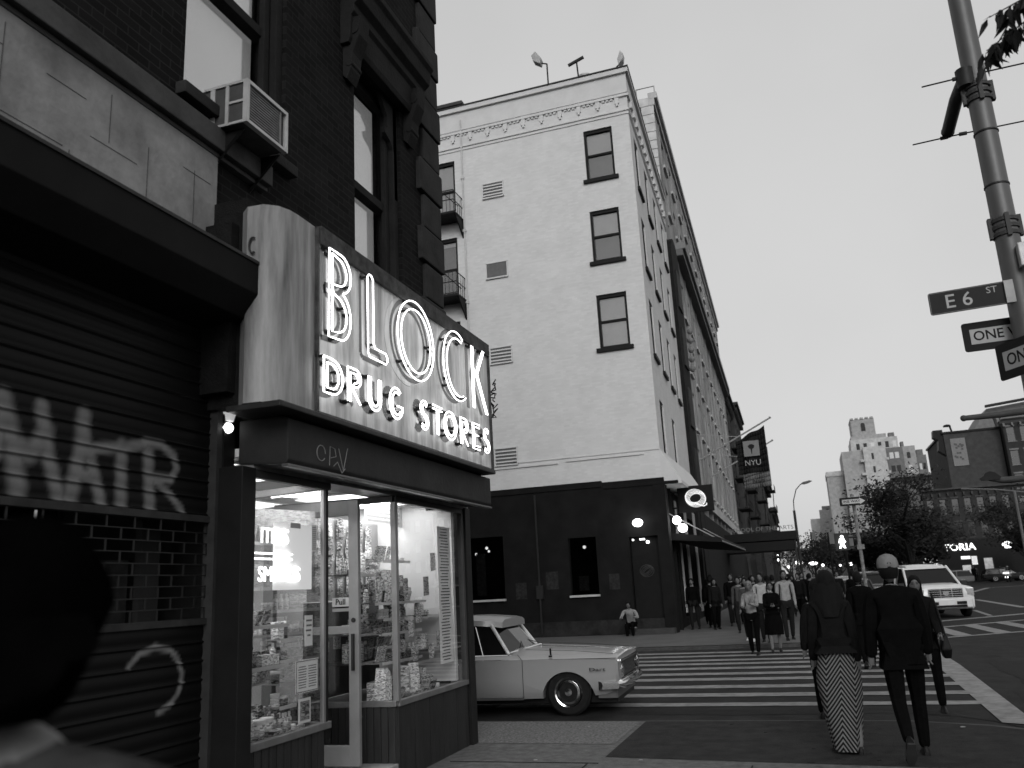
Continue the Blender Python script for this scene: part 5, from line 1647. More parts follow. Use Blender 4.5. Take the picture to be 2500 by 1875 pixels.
t3 = thing("distant_building", "low pale stepped building at the vanishing end of the avenue", "building", (3, 230, 0))
blk("wall", 1.5, 8, 230, 240, 0, 15.5, towl, t3); blk("wall", 3.8, 8, 228, 229.9, 0, 17.5, towm, t3); blk("roof_hut", 4.6, 6.6, 231, 234, 15.5, 18.6, towd, t3)
t4 = thing("distant_building", "hazy low flat block closing the far end of the avenue on the left", "building", (-2, 250, 0))
blk("wall", -6, 2, 250, 262, 0, 9, towm, t4)
# middle right block with broad eaves
facade("corner_block", "mid height grey block with wide dark eaves behind the big tree", "building", (14.2, 150, 0), (1, 0), 8.6, 16.4, 14, 3, 4, 2.0, 3.4, 1.3, 2.1, brickflat("corner_block_stone", .16), 1.0, None, fr1)
facade("corner_block", "narrow pale fronted house left of the block with wide eaves", "building", (10.6, 152, 0), (1, -.35), 3.6, 13.4, 10, 3, 3, 2.4, 3.4, .7, 1.6, brickflat("pale_house", .4), .3, None, frd)
facade("corner_block", "dark low house behind the tree, right of the towers", "building", (22.9, 148, 0), (1, 0), 7, 13, 10, 4, 3, 3, 3.2, 1.0, 1.8, sootB, .4, None, fr1)
# east side row that faces us across the square
mural = thing("mural_building", "dark windowless side wall carrying a pasted portrait poster", "building", (18, 118, 0))
mb = MB(); mb.box(18.1, 24.5, 118, 134, 0, 18.3)
mb.build("wall", brickflat("mural_wall", .055), mural, world=True)
mb = MB(); mb.box(18.75, 20.45, 117.9, 117.96, 14.1, 17.6)
ps = mb.build("poster", mat("wall_poster", .18, .8, .15, 6), mural, world=True)
mb = MB()
random.seed(13)
for k in range(16):
    x, z = 19.6 + random.uniform(-.55, .55), 15.9 + random.uniform(-1.3, 1.3)
    mb.box(x - .12, x + .12, 117.87 - k * .0008, 117.88 - k * .0008, z - .12, z + .12)
mb.build("poster_print", mat("poster_dark", .08, .8), ps, world=True)
mb = MB(); mb.prism([(17.3, 16.3), (18.1, 15.6), (18.1, 18.9), (17.0, 18.9), (16.9, 18.0), (17.5, 17.6)], 'y', 118.2, 119.6)
mb.box(17.9, 24.6, 117.85, 134, 18.3, 18.55)
mb.build("cornice", BLACK, mural, world=True)
mb = MB(); mb.tube([(19.5, 120, 18.5), (19.3, 120, 19.6)], .12, 6); mb.lathe([(.5, 19.5), (.4, 19.7), (.05, 19.8)], (19.0, 120, 0), 10)
mb.build("roof_vent", BLACK, mural, world=True)
mural.location.y += 1.4
facade("tenement", "low dim facade with rows of pale trimmed windows below the poster wall", "building", (14.4, 117.95, 0), (1, 0), 12.6, 11.2, .9, 9, 2, 5.2, 2.9, .8, 1.9, brickflat("dim_facade", .035), .5, (4.0, BLACK), mat("dim_trim", .06, .8, .3, 3))
east = [("tall dark tenement with carved pale window heads right of the poster wall", 24.6, 32, 117.8, 19.3, sootA, 5, 5, fr1), ("dark tenement with gabled roofline at the right edge", 32.1, 41, 117, 21.5, sootB, 6, 5, fr1), ("far right dark tenement beyond the gabled one", 41.1, 54, 115.5, 20, sootA, 8, 5, frd)]
for lab, x0, x1, y, H, m, c, r_, fm in east:
    facade("tenement", lab, "building", (x0, y, 0), (1, -.05), x1 - x0, H, 14, c, r_, 4.8, 2.9, .9, 1.8, m, .7, (4.0, BLACK), fm, grp="tenements across the square")
gr = thing("gabled_roof", "pale sloping gabled roof above the dark tenements on the right", "roof", (28, 124, 19))
mb = MB(); mb.prism([(21.8, 18.4), (24.0, 21.4), (29.2, 21.9), (30.5, 19.2), (30.5, 18.3)], 'y', 122, 132)
mb.build("slope", midB, gr, world=True)
mb = MB(); mb.prism([(29.5, 19.3), (34.5, 23.6), (40, 23.6), (40, 19.3)], 'y', 121, 131)
mb.build("gable", sootB, gr, world=True)
mb = MB(); mb.prism([(23.7, 21.4), (29.3, 21.91), (34.4, 23.6), (34.4, 23.95), (29.2, 22.2), (23.7, 21.7)], 'y', 120.7, 121.2)
mb.build("ridge_trim", frd, gr, world=True)
# corner shop with lit letters
ss = thing("corner_shop", "low shop with a glowing row of letters under the far trees", "shop", (17, 116, 0))
mb = MB(); mb.box(12.5, 22.5, 116, 117.8, 0, 4.9); mb.build("wall", BLACK, ss, world=True)
text_mesh("lit_letters", "STORIA", 1.15, basis((16.9, 115.85, 4.0), (1, 0, 0), (0, -1, 0)), mat("shop_letters", .9, .5, emit=1.6), ss, extrude=.06, bold=.02, xs=1.05)
for i, (x0, x1, z0, z1, e) in enumerate(((17.2, 18.2, 2.6, 2.95, .9), (18.3, 18.9, 1.9, 2.9, .35), (17.2, 18.1, .9, 1.9, .06), (19.6, 20.5, .9, 2.6, .03), (13.0, 14.6, .8, 3.0, .05))):
    mb = MB(); mb.box(x0, x1, 115.9, 115.99, z0, z1)
    mb.build("lit_window", mat("shop_lit_%d" % i, .7, .5, .3, 4, emit=e), ss, world=True)
facade("corner_block", "long dim block behind the avenue trees below the towers", "building", (4.2, 175, 0), (1, -.1), 22, 9, 10, 12, 2, 1.6, 3.4, 1.2, 1.9, midA, .3, None, fr1)

# ================================================================== STREET FURNITURE
PX, PY = 2.28, 9.2
polem = mat("pole_paint", .085, .45, .25, 3, streak=(1, 1, .3), metal=.1)
lp = thing("lamp_post", "tall grey steel street pole with banded clamps at the right edge", "street pole", (PX, PY, 0))
mb = MB(); mb.lathe([(.20, 0.004), (.20, .25), (.15, .4), (.13, 1.0), (.113, 5), (.100, 9.5)], (PX, PY, 0), 20)
mb.build("shaft", polem, lp, world=True, smooth=True)
for zc in (6.42, 4.9):
    mb = MB()
    for k in range(3):
        mb.lathe([(.112, zc - .10 + k * .075), (.128, zc - .095 + k * .075), (.128, zc - .06 + k * .075), (.112, zc - .05 + k * .075)], (PX, PY, 0), 20)
    mb.box(PX - .15, PX - .11, PY - .03, PY + .03, zc - .1, zc + .12); mb.box(PX - .02, PX + .02, PY - .145, PY - .11, zc - .12, zc + .12); mb.box(PX + .11, PX + .15, PY - .03, PY + .03, zc - .1, zc + .12)
    mb.build("clamp", mat("clamp_steel", .045, .5), lp, world=True)
for zc in (5.95, 5.35):
    mb = MB(); mb.lathe([(.113, zc), (.119, zc + .005), (.119, zc + .02), (.113, zc + .025)], (PX, PY, 0), 20)
    mb.build("strap", DARK, lp, world=True)
mb = MB(); mb.tube([(PX - .1, PY - .05, 6.62), (PX - .13, PY + .35, 6.60), (PX - .13, PY + 1.0, 6.56)], .07, 12); mb.lathe([(.09, 6.5), (.09, 6.7)], (PX - .1, PY - .05, 0), 12)
mb.ball((PX - .13, PY + 1.02, 6.56), .075, 12)
mb.build("arm", DARK, lp, world=True, smooth=True)
mb = MB(); mb.box(PX + .02, PX + .18, PY - .22, PY - .12, 4.42, 4.66)
mb.build("junction_box", alu, lp, world=True, bevel=.01)
for i, (y, z) in enumerate(((PY - .05, 6.63), (PY + 1.02, 6.50))):
    mb = MB(); mb.tube([(PX - .52, y, z - .02), (PX + .0, y, z), (PX + 2, y, z + .03), (PX + 9, y, z + .1)], .009, 5)
    mb.tube([(PX - .22, y, z - .008), (PX - .14, y, z - .005)], .022, 6); mb.tube([(PX - .02, y, z), (PX + .06, y, z)], .022, 6)
    tag(mb.build("wire", DARK), ["thin upper wire crossing the street pole under the leaves", "thin lower wire tied to the end of the pole's short arm"][i], "wire")
def sign(name, label, M, w_, h_, face_m, edge=.006, corner=.02, cat="street sign"):
    t = thing(name, label, cat, M.translation)
    mb = MB(M); c = corner
    pts = []
    for (cx, cy, a0) in ((w_ / 2 - c, h_ / 2 - c, 0), (-w_ / 2 + c, h_ / 2 - c, 90), (-w_ / 2 + c, -h_ / 2 + c, 180), (w_ / 2 - c, -h_ / 2 + c, 270)):
        for a in (0, 45, 90):
            pts.append((cx + c * math.cos(R(a0 + a)), cy + c * math.sin(R(a0 + a))))
    mb.prism(pts, 'z', -edge, 0)
    mb.build("plate", face_m, t, world=True)
    return t
sgreen = mat("sign_green", .022, .5)
sblk = mat("sign_black_face", .008, .5)
swht = mat("sign_white", .42, .6, .08)
M = basis((1.85, 9.16, 4.215), (1, -.10, 0), (-.10, -1, 0))
t = sign("street_name_sign", "dark street name plate reading E 6 ST fixed to the tall pole", M, .76, .235, sgreen)
mb = MB(M)
for (a, b, c, d) in ((-.372, .372, .106, .111), (-.372, .372, -.111, -.106), (-.372, -.367, -.106, .106)):
    mb.box(a, b, c, d, 0, .002)
mb.build("border", mat("sign_border", .16, .5), t, world=True)
text_mesh("lettering", "E 6", .20, M @ Matrix.Translation((-.11, -.005, .002)), swht, t, extrude=.001, xs=1.0, bold=.001)
text_mesh("lettering", "ST", .095, M @ Matrix.Translation((.19, .05, .002)), swht, t, extrude=.001)
mb = MB(M); mb.box(.30, .38, -.115, .115, .002, .03)
mb.build("mount_bracket", galv, t, world=True)
def oneway(M, w_, h_, label, part="ONE WAY", point=None):
    t = sign("one_way_sign", label, M, w_, h_, sblk, corner=.025)
    mb = MB(M)
    a = w_ * .42; b = h_ * .26
    if point is None:
        mb.prism([(-a, -b), (a, -b), (a, b), (-a, b)], 'z', .0005, .002)
    else:
        mb.prism([(-a * .98, -b), (a * .55, -b), (a * .55, -b * 1.5), (a * 1.02, 0), (a * .55, b * 1.5), (a * .55, b), (-a * .98, b)], 'z', .0005, .002)
    mb.build("arrow", swht, t, world=True)
    text_mesh("lettering", part, h_ * .46, M @ Matrix.Translation((-.02 if point is None else -w_ * .1, 0, .003)), sblk, t, extrude=.001, xs=.95 if point is None else 1.0, bold=.002)
    return t
oneway(basis((2.17, 9.33, 3.86), (1, -.06, 0), (-.06, -1, 0)), .84, .30, "black ONE WAY sign half hidden behind the tall pole")
oneway(basis((2.20, 8.62, 3.49), (.50, -.87, 0), (-.87, -.50, 0)), 1.0, .35, "angled ONE WAY sign on the front of the tall pole")
# signal mast arms from the far right corner
mp = thing("signal_mast", "thick signal mast arm reaching in from the right with a drooping lower arm", "signal mast", (7.6, 26, ZR))
mb = MB(); mb.tube([(4.52, 26, 5.62), (5.4, 26, 5.62), (7.6, 26, 5.72)], [.075, .09, .12], 10); mb.ball((4.52, 26, 5.62), .09, 10)
mb.tube([(4.72, 26, 3.94), (5.2, 26, 3.84), (7.6, 26, 3.86)], [.05, .09, .10], 10); mb.tube([(7.6, 26, ZR), (7.6, 26, 7)], .16, 12)
mb.tube([(5.25, 26, 5.6), (5.3, 26, 5.3)], .04, 6)
mb.build("arm", mat("mast_paint", .05, .6), mp, world=True, smooth=True)
mb = MB(); mb.prism([(4.62, 3.92), (4.66, 3.86), (5.12, 3.86), (5.15, 3.93), (5.08, 4.0), (5.02, 4.06), (4.9, 4.1), (4.78, 4.06), (4.72, 3.98)], 'y', 25.9, 25.95)
mb.build("crest", BLACK, mp, world=True)
# cobra head street lamp far away
cl = thing("street_lamp", "slender cobra head street lamp against the sky above the avenue", "street lamp", (-.6, 70, 0))
k70 = 1.0
mb = MB(); mb.tube([(-.62, 66, 0), (-.62, 66, 6.3)], [.12, .09], 8)
mb.tube([(-.62, 66, 6.2), (-.58, 66, 7.0), (-.3, 66, 7.8), (.05, 66, 8.15), (.3, 66, 8.22)], .035, 6)
mb.build("pole", DARK, cl, world=True)
mb = MB(); mb.prism([(.1, 8.2), (.25, 8.3), (.7, 8.38), (.88, 8.33), (.6, 8.2), (.3, 8.14)], 'y', 65.8, 66.2)
mb.build("lamp_head", mat("lamp_head_grey", .08, .6), cl, world=True)
# one way pole and walk signal on the far corner
ow = thing("sign_pole", "sticker covered pole on the far corner carrying a ONE WAY arrow", "sign pole", (1.62, 30, 0))
mb = MB(); mb.tube([(1.60, 30, 0), (1.58, 30, 4.1)], .055, 8); mb.box(1.50, 1.72, 29.93, 30.0, 2.35, 2.5)
mb.build("pole", mat("sticker_pole", .14, .6, .7, 9), ow, world=True)
oneway(basis((1.58, 29.9, 3.88), (1, 0, 0), (0, -1, 0)), .84, .27, "small ONE WAY arrow sign on the far corner pole", point=True)
ps_ = thing("walk_signal", "pedestrian signal showing a glowing white walking figure", "pedestrian signal", (1.07, 30, 2.6))
mb = MB(); mb.box(.85, 1.29, 30.02, 30.2, 2.35, 2.9); mb.tube([(1.29, 30.1, 2.75), (1.6, 30.05, 2.75)], .03, 5); mb.tube([(1.29, 30.1, 2.45), (1.6, 30.05, 2.45)], .03, 5)
mb.build("housing", mat("signal_housing", .03, .6), ps_, world=True)
mb = MB(); y0 = 30.01; gx, gz = 1.07, 2.42
mb.ball((gx + .01, y0 - .01, gz + .36), .05, 8, (1, .3, 1))
mb.prism([(gx - .07, gz + .30), (gx + .07, gz + .30), (gx + .11, gz + .18), (gx + .06, gz + .17), (gx + .05, gz + .12), (gx + .10, gz + .0), (gx + .04, gz), (gx, gz + .10), (gx - .05, gz), (gx - .11, gz), (gx - .05, gz + .14), (gx - .06, gz + .2), (gx - .11, gz + .15)], 'y', y0 - .03, y0)
mb.build("walking_figure", mat("walk_led", .9, .5, emit=5), ps_, world=True)
for i, (x, y, h) in enumerate(((.9, 40, 3.4), (1.3, 34, 3.0), (0.3, 62, 4.5))):
    t = thing("sign_pole", ["thin black pole left of the walk signal beyond the corner", "thin black pole just right of the walk signal", "thin far pole near the school canopy"][i], "pole", (x, y, 0))
    mb = MB(); mb.tube([(x, y, 0), (x, y, h)], .045, 6); mb.build("pole", BLACK, t, world=True)
    mb = MB(); mb.box(x - .03, x + .3, y - .03, y, h - .5, h - .02); mb.build("plate", mat("sign_back", .09, .6), t, world=True)
t = thing("signal_mast", "long thin signal arm sloping over the avenue in front of the far tenements", "signal mast", (13.5, 62, 0))
mb = MB(); mb.tube([(9.9, 62, 6.6), (11.8, 62, 6.4), (16, 62, 5.6)], .05, 6); mb.tube([(12.9, 62, 0), (12.9, 62, 6.2)], .09, 8)
mb.build("arm", mat("thin_arm", .10, .6), t, world=True)
mb = MB(); mb.box(13.0, 14.9, 61.9, 61.95, 5.0, 5.35); mb.build("name_plate", mat("plate_green", .04, .6), t, world=True)
# far lamps and lit signs
random.seed(17)
spots = [(21.6, 112, 3.9, .55, .4, "wide glowing shop lamp right of the lit letters"), (24.7, 112, 3.6, .28, .38, "oval glowing lamp further right of the lit letters"), (26.6, 112, 3.4, .12, .2, "tiny glowing lamp at the far right over the motorcycle"), (22.9, 111, 5.2, .2, .25, "high small lamp right of the lit letters"),
         (-1.0, 90, 2.9, .35, .28, "left of two wide glowing lights under the canopy end"), (0.3, 92, 2.8, .42, .16, "right of two wide glowing lights under the canopy end"), (-1.9, 84, 2.5, .12, .12, "small light left of the two wide lights"), (-2.6, 80, 3.1, .08, .12, "tiny light at the left under the canopy"), (-2.6, 80, 3.5, .08, .08, "tiny upper light at the left under the canopy"), (-1.9, 80, 4.2, .1, .08, "highest small light under the canopy"), (-1.6, 80, 3.95, .1, .1, "second highest small light under the canopy"), (1.1, 85, 2.5, .12, .12, "small round light above the crowd by the white van"), (2.6, 85, 2.4, .1, .1, "small round light above the parked cars"), (3.6, 88, 2.5, .3, .14, "flat bright light above the dark cars"), (5.9, 95, 2.6, .3, .2, "bright patch of light above the parked minivan"), (13.9, 112, 2.0, .25, .18, "lower left lamp beside the white van roof"), (13.8, 112, 3.2, .25, .2, "upper lamp beside the white van roof")]
fg_ = mat("far_glow", .9, .5, emit=4)
for x, y, z, rx, rz, lab in spots:
    mb = MB(); mb.ball((x, y, z), 1, 10, (rx, .1, rz))
    tag(mb.build("street_light_glow", fg_), lab, "light")

# ================================================================== TREES
bark = mat("bark", .018, .9, .4, 6, bump=.3)
leafm = mat("leaf", .022, .7, .5, 1.0)
leafd = mat("leaf_dark", .012, .7, .4, 1.0)
def tree(name, label, base, H, spread, nleaf, seed, lsz=.16, crown0=.35, dens=5, group=None, wide=1.0):
    rr = random.Random(seed)
    t = thing(name, label, "tree", base, 0, group)
    tb, tips = MB(), []
    def grow(p, d, L, r, lvl):
        n = 4
        pts = [p.copy()]
        rad = [r]
        for k in range(n):
            d = (d + Vector((rr.uniform(-.16, .16), rr.uniform(-.16, .16), rr.uniform(-.02, .12)))).normalized()
            p = p + d * L / n
            pts.append(p.copy()); rad.append(r * (1 - .45 * (k + 1) / n))
            if lvl >= 2: tips.append(p.copy())
        tb.tube(pts, rad, 6 if lvl < 2 else 4)
        if lvl < 4:
            nb_ = 3 if lvl else dens
            for k in range(nb_):
                a = rr.uniform(0, 6.28)
                o = Vector((math.cos(a), math.sin(a), rr.uniform(.15, .8))).normalized()
                grow(pts[rr.randint(2, n)], (d * .55 + o * spread).normalized(), L * rr.uniform(.55, .75), r * .5, lvl + 1)
    grow(Vector((0, 0, 0)), Vector((0, 0, 1)), H * crown0, H * .022, 0)
    tb.build("trunk", bark, t)
    lb = MB()
    for i in range(nleaf):
        c = rr.choice(tips) + Vector((rr.gauss(0, .42), rr.gauss(0, .42), rr.gauss(0, .34))) * (H / 9)
        a = Vector((rr.uniform(-1, 1), rr.uniform(-1, 1), rr.uniform(-1, 1))).normalized()
        b = a.orthogonal().normalized()
        s_ = lsz * rr.uniform(.6, 1.4)
        lb.use(leafm if rr.random() < .5 else leafd)
        lb.quad(c - a * s_, c - b * s_ * .5, c + a * s_, c + b * s_ * .5)
    lb.build("crown", None, t)
    t.scale = (wide, wide, 1)
    return t
tree("street_tree", "large dark spreading tree in front of the far corner block", (8.0, 76, 0), 9.6, 1.3, 7000, 4, .12, .42, 8, wide=1.4)
tree("street_tree", "second dark tree left of the large one, behind the arrow sign", (6.3, 84, 0), 9.2, 1.35, 6000, 9, .13, .28, 7, wide=1.45)
tree("street_tree", "broad dark tree at the right edge in front of the poster wall building", (20.5, 96, 0), 9.5, 1.2, 5200, 44, .13, .46, 6, wide=1.3)
tree("street_tree", "thin leafing tree beside the cobra head street lamp", (.6, 96, 0), 7.8, .8, 1800, 21, .13, .35, 5)
tree("street_tree", "thin bare tree just beyond the school canopy", (-1.3, 78, 0), 6.2, .75, 700, 25, .10, .35, 5)
tree("street_tree", "small far tree under the plain lower tower", (3.4, 110, 0), 8.2, .85, 2600, 28, .16, .35, 5)
tree("street_tree", "dark tree far across the square behind the shop lamps", (23.5, 108, 0), 8.5, 1.1, 4200, 31, .2, .34, 6)
tree("street_tree", "dark tree filling the gap under the wide eaved block", (15.5, 128, 0), 12, 1.1, 5200, 33, .26, .34, 6)
tree("street_tree", "low dark tree left of the lit shop letters", (12.2, 104, 0), 8.8, 1.2, 5200, 36, .2, .34, 6)
# near tree whose leaf sprays hang in at the top right
nt_ = thing("leafy_tree", "near tree whose long pointed leaves hang in at the top right corner", "tree", (3.4, 5.4, 0))
mb = MB()
mb.tube([(3.4, 5.4, 0), (3.42, 5.35, 2.2), (3.3, 5.3, 4.0), (3.2, 5.2, 6)], [.13, .11, .09, .05], 10)
rr = random.Random(6)
br = []
for k in range(13):
    e = Vector((1.31 + rr.uniform(0, .5), 5 + rr.uniform(-.2, .3), 4.44 + rr.uniform(-.05, .62)))
    s0 = Vector((3.3, 5.3, 3.9 + .2 * k))
    m1 = s0.lerp(e, .5) + Vector((0, 0, .35))
    pts = [s0, s0.lerp(m1, .6), m1, m1.lerp(e, .55) + Vector((0, 0, .08)), e]
    mb.tube(pts, [.03, .02, .014, .008, .003], 5)
    for a, b in zip(pts[1:], pts[2:]):
        for q in range(18): br.append((a.lerp(b, rr.random()), rr.random()))
    for q in range(22): br.append((pts[-2].lerp(e, rr.random()), rr.random()))
mb.build("trunk", bark, nt_, world=True)
lb = MB()
for p, q in br:
    d = Vector((rr.uniform(-.6, .5), rr.uniform(-.5, .5), -1.1 + rr.uniform(-.2, .8))).normalized()
    L_ = rr.uniform(.085, .16)
    sd = d.cross(Vector((rr.uniform(-1, 1), rr.uniform(-1, 1), .2))).normalized()
    nn = d.cross(sd)
    wv = L_ * rr.uniform(.13, .19)
    p2 = p + Vector((rr.uniform(-.05, .05),) * 3)
    lb.use(leafm if rr.random() < .5 else leafd)
    m_ = p2 + d * L_ * .45 - nn * .006
    lb.quad(p2, p2 + d * L_ * .3 + sd * wv, m_, p2 + d * L_ * .3 - sd * wv)
    lb.quad(p2 + d * L_ * .3 + sd * wv, p2 + d * L_ * .6 + sd * wv * .7, p2 + d * L_, m_)
    lb.quad(p2 + d * L_ * .3 - sd * wv, m_, p2 + d * L_, p2 + d * L_ * .6 - sd * wv * .7)
lb.build("crown", None, nt_, world=True)

# ================================================================== VEHICLES
carw = mat("cream_car_paint", .27, .22, .03, 2, spec=.6)
suvp = mat("white_car_paint", .62, .2, .03, 2, spec=.6)
def ring(hw, zb, zs, zt, x, soft=.05):
    h = [(hw - .06, zb), (hw, zb + .10), (hw + .012, (zb + zs) / 2), (hw + .01, zs - .03), (hw + .014, zs), (hw - .015, zs + .018), (hw - soft, zs + .05 if zt > zs + .06 else (zs + zt) / 2 + .01), (hw * .62, zt), (hw * .2, zt + .015)]
    return [(x, -y, z) for y, z in h] + [(x, y, z) for y, z in reversed(h)]
def cutter(x, z, r, hw):
    mb = MB(); mb.lathe([(r, -hw - .2), (r, hw + .2)], (x, 0, z), 36, 'y')
    return mb.build("cut", None)
def boolean(o, cuts):
    for c in cuts:
        c.parent = o.parent
        m = o.modifiers.new("b", 'BOOLEAN'); m.operation = 'DIFFERENCE'; m.object = c; m.solver = 'EXACT'
    ev(o)
    for c in cuts:
        bpy.data.objects.remove(c)
    sharp(o.data, .5)
def wheel(t, x, y, r, w, cap_r, side, capm_=CHROME):
    mb = MB(); mb.lathe([(r * .62, -w / 2), (r * .9, -w / 2), (r, -w / 2 + .03), (r, w / 2 - .03), (r * .9, w / 2), (r * .62, w / 2)], (0, 0, 0), 28, 'y')
    wo_ = mb.build("wheel", RUBBER, t, smooth=True)
    wo_.location = (x, y, r)
    s = side
    mb = MB(); mb.lathe([(.001, s * (w / 2 + .02)), (cap_r * .25, s * (w / 2 + .018)), (cap_r * .3, s * (w / 2 - .01)), (cap_r * .62, s * (w / 2 - .004)), (cap_r * .66, s * (w / 2 + .012)), (cap_r * .8, s * (w / 2 + .01)), (cap_r * .84, s * (w / 2 - .005)), (cap_r, s * (w / 2 + .008)), (cap_r + .01, s * (w / 2 - .02))], (0, 0, 0), 28, 'y', cap=False)
    h = mb.build("hubcap", capm_, wo_, smooth=True)
cc = thing("classic_car", "pale 1960s sedan with round hubcaps nosing out from behind the drugstore pillar", "car", (-3.36, 12.66, ZR), R(2.5))
S = [(.70, .83, .40, .71, .75), (.67, .86, .33, .73, .77), (.5, .88, .27, .74, .80), (0, .895, .235, .745, .83), (-.78, .9, .23, .75, .875), (-1.6, .9, .23, .755, .83), (-2.9, .9, .235, .765, .83), (-3.6, .88, .25, .78, .86), (-4.05, .84, .34, .77, .82), (-4.12, .80, .42, .74, .77)]
mb = MB(); mb.loft([ring(hw, zb, zs, zt, x) for x, hw, zb, zs, zt in S])
body = mb.build("body", carw, cc, smooth=True)
boolean(body, [cutter(0, .215, .365, .92), cutter(-2.7, .215, .355, .92)])
mb = MB(); mb.box(-3.9, .65, -.72, .72, .16, .5)
mb.build("underbody", BLACK, cc)
for x in (0, -2.7):
    for s_ in (-1, 1):
        wheel(cc, x, s_ * .77, .31, .17, .195, s_)
# greenhouse
gh = lambda x, hw, z: [(x, -hw, z), (x, hw, z)]
A0, A1 = (-.86, .80, .80), (-1.38, .66, 1.235)      # windscreen base, top
R1, R0 = (-2.75, .66, 1.25), (-3.35, .78, .84)
mb = MB()
mb.loft([[(-.76, -.3, .885), (-.84, -.79, .84), (-.84, -.78, .80), (-3.4, -.78, .80), (-3.4, .78, .80), (-.84, .78, .80), (-.84, .79, .84), (-.76, .3, .885)],
         [(-1.10, -.3, 1.27), (-1.16, -.66, 1.23), (-1.16, -.67, 1.225), (-2.78, -.67, 1.23), (-2.78, .67, 1.23), (-1.16, .67, 1.225), (-1.16, .66, 1.23), (-1.10, .3, 1.27)]])
mb.build("glasshouse", mat("car_glass", .008, .08, .1, 2, spec=.22), cc)
mb = MB()
rf = []
for x, hw, z in ((-.98, .60, 1.262), (-1.10, .70, 1.285), (-1.5, .73, 1.32), (-2.3, .73, 1.325), (-2.75, .70, 1.28), (-2.95, .6, 1.22)):
    rf.append([(x, -hw, z - .085), (x, -hw + .01, z - .01), (x, -hw * .8, z + .025), (x, 0, z + .04), (x, hw * .8, z + .025), (x, hw - .01, z - .01), (x, hw, z - .085)])
mb.loft(rf)
mb.build("roof", carw, cc, smooth=True)
for s_ in (-1, 1):
    mb = MB(); mb.tube([(-.84, s_ * .80, .82), (-1.12, s_ * .69, 1.225)], .026, 8)
    mb.build("windscreen_pillar", mat("pillar_bright", .6, .3, metal=.4), cc)
    mb = MB(); mb.tube([(-1.22, s_ * .81, .79), (-1.36, s_ * .70, 1.22)], .012, 6)
    mb.build("vent_window_frame", CHROME, cc)
    mb = MB(); mb.prism([(-3.4, .78), (-2.55, 1.24), (-2.78, 1.27), (-3.7, .82)], 'y', s_ * .70 - .03, s_ * .70 + .03)
    mb.build("rear_pillar", carw, cc)
    mb = MB(); mb.tube([(-.80, s_ * .81, .805), (-2.9, s_ * .81, .812)], .012, 6); mb.tube([(.70, s_ * .905, .745), (-3.9, s_ * .905, .765)], .007, 5)
    mb.build("side_trim", CHROME, cc)
    mb = MB(); mb.box(-1.55, -.62, s_ * .898, s_ * .915, .225, .26)
    mb.build("sill_strip", CHROME, cc)
    mb = MB(); mb.tube([(-.62, s_ * .917, .26), (-.62, s_ * .921, .5), (-.62, s_ * .914, .745), (-.70, s_ * .86, .82)], .004, 4)
    mb.build("door_seam", BLACK, cc)
mb = MB(); mb.tube([(-.58, 0, .90), (-.82, .79, .84)], .014, 5); mb.tube([(-.58, 0, .90), (-.82, -.79, .84)], .014, 5)
mb.build("cowl_trim", CHROME, cc)
mb = MB(); mb.tube([(-.56, 0, .895), (.1, 0, .855), (.66, 0, .79)], .007, 5)
mb.build("bonnet_crease", carw, cc)
for s_ in (-1, 1):
    mb = MB(); mb.tube([(-.62, s_ * .70, .872), (.05, s_ * .70, .838), (.62, s_ * .70, .785)], .0035, 4)
    mb.build("bonnet_seam", BLACK, cc)
    mb = MB(); mb.tube([(-.70, s_ * .5, .885), (-.86, s_ * .12, .98)], .006, 4)
    mb.build("wiper", BLACK, cc)
    mb = MB(); mb.box(-1.75, -1.6, s_ * .915 - .01, s_ * .915 + .01, .66, .685)
    mb.build("door_handle", CHROME, cc)
mb = MB(); mb.box(.675, .712, -.66, .66, .47, .675)
gl = mb.build("grille", mat("grille_black", .015, .5), cc)
mb = MB()
for k in range(7):
    mb.box(.712, .718, -.62, .62, .49 + k * .025, .495 + k * .025)
mb.build("bars", CHROME, gl)
mb = MB()
for (a, b, c, d) in ((-.78, .78, .675, .71), (-.78, .78, .435, .465), (-.80, -.775, .44, .70), (.775, .80, .44, .70)):
    mb.box(.69, .735, a, b, c, d)
mb.build("front_surround", CHROME, cc, bevel=.006)
for s_ in (-1, 1):
    mb = MB(); mb.lathe([(.09, .70), (.10, .735), (.085, .74), (.05, .752), (.002, .758)], (0, s_ * .70, .575), 18, 'x')
    mb.build("headlight", CHROME, cc, smooth=True)
mb = MB(); P_ = [(.48, -.935), (.70, -.90), (.77, -.78), (.80, 0), (.77, .78), (.70, .90), (.48, .935)]
mb.loft([[(x - .05, y * .96, .33), (x, y, .345), (x + .012, y, .39), (x, y, .435), (x - .05, y * .96, .445)] for x, y in P_])
mb.build("bumper", CHROME, cc, smooth=True)
mb = MB(); mb.box(.4, .66, -.80, .80, .22, .36)
mb.build("valance", mat("valance_grey", .08, .5), cc)
text_mesh("badge", "Dart", .06, Matrix.Translation(wloc(cc)) @ basis((.43, -.932, .60), (1, 0, 0), (0, -1, 0)), DARK, cc, extrude=.004, xs=2.0)
mb = MB(); mb.tube([(-.22, -.86, .80), (-.22, -.865, .89)], .014, 6); mb.box(-.245, -.20, -.885, -.855, .775, .795)
mb.build("aerial_stub", BLACK, cc)
mb = MB(); mb.ball((-1.66, -.95, .86), .055, 10, (.7, .4, 1)); mb.tube([(-1.66, -.9, .79), (-1.66, -.95, .85)], .01, 5)
mb.build("door_mirror", DARK, cc)
mb = MB(); mb.lathe([(.15, -.008), (.16, 0), (.15, .008)], (-1.55, -.42, .87), 20, 'x')
mb.build("steering_wheel", BLACK, cc)

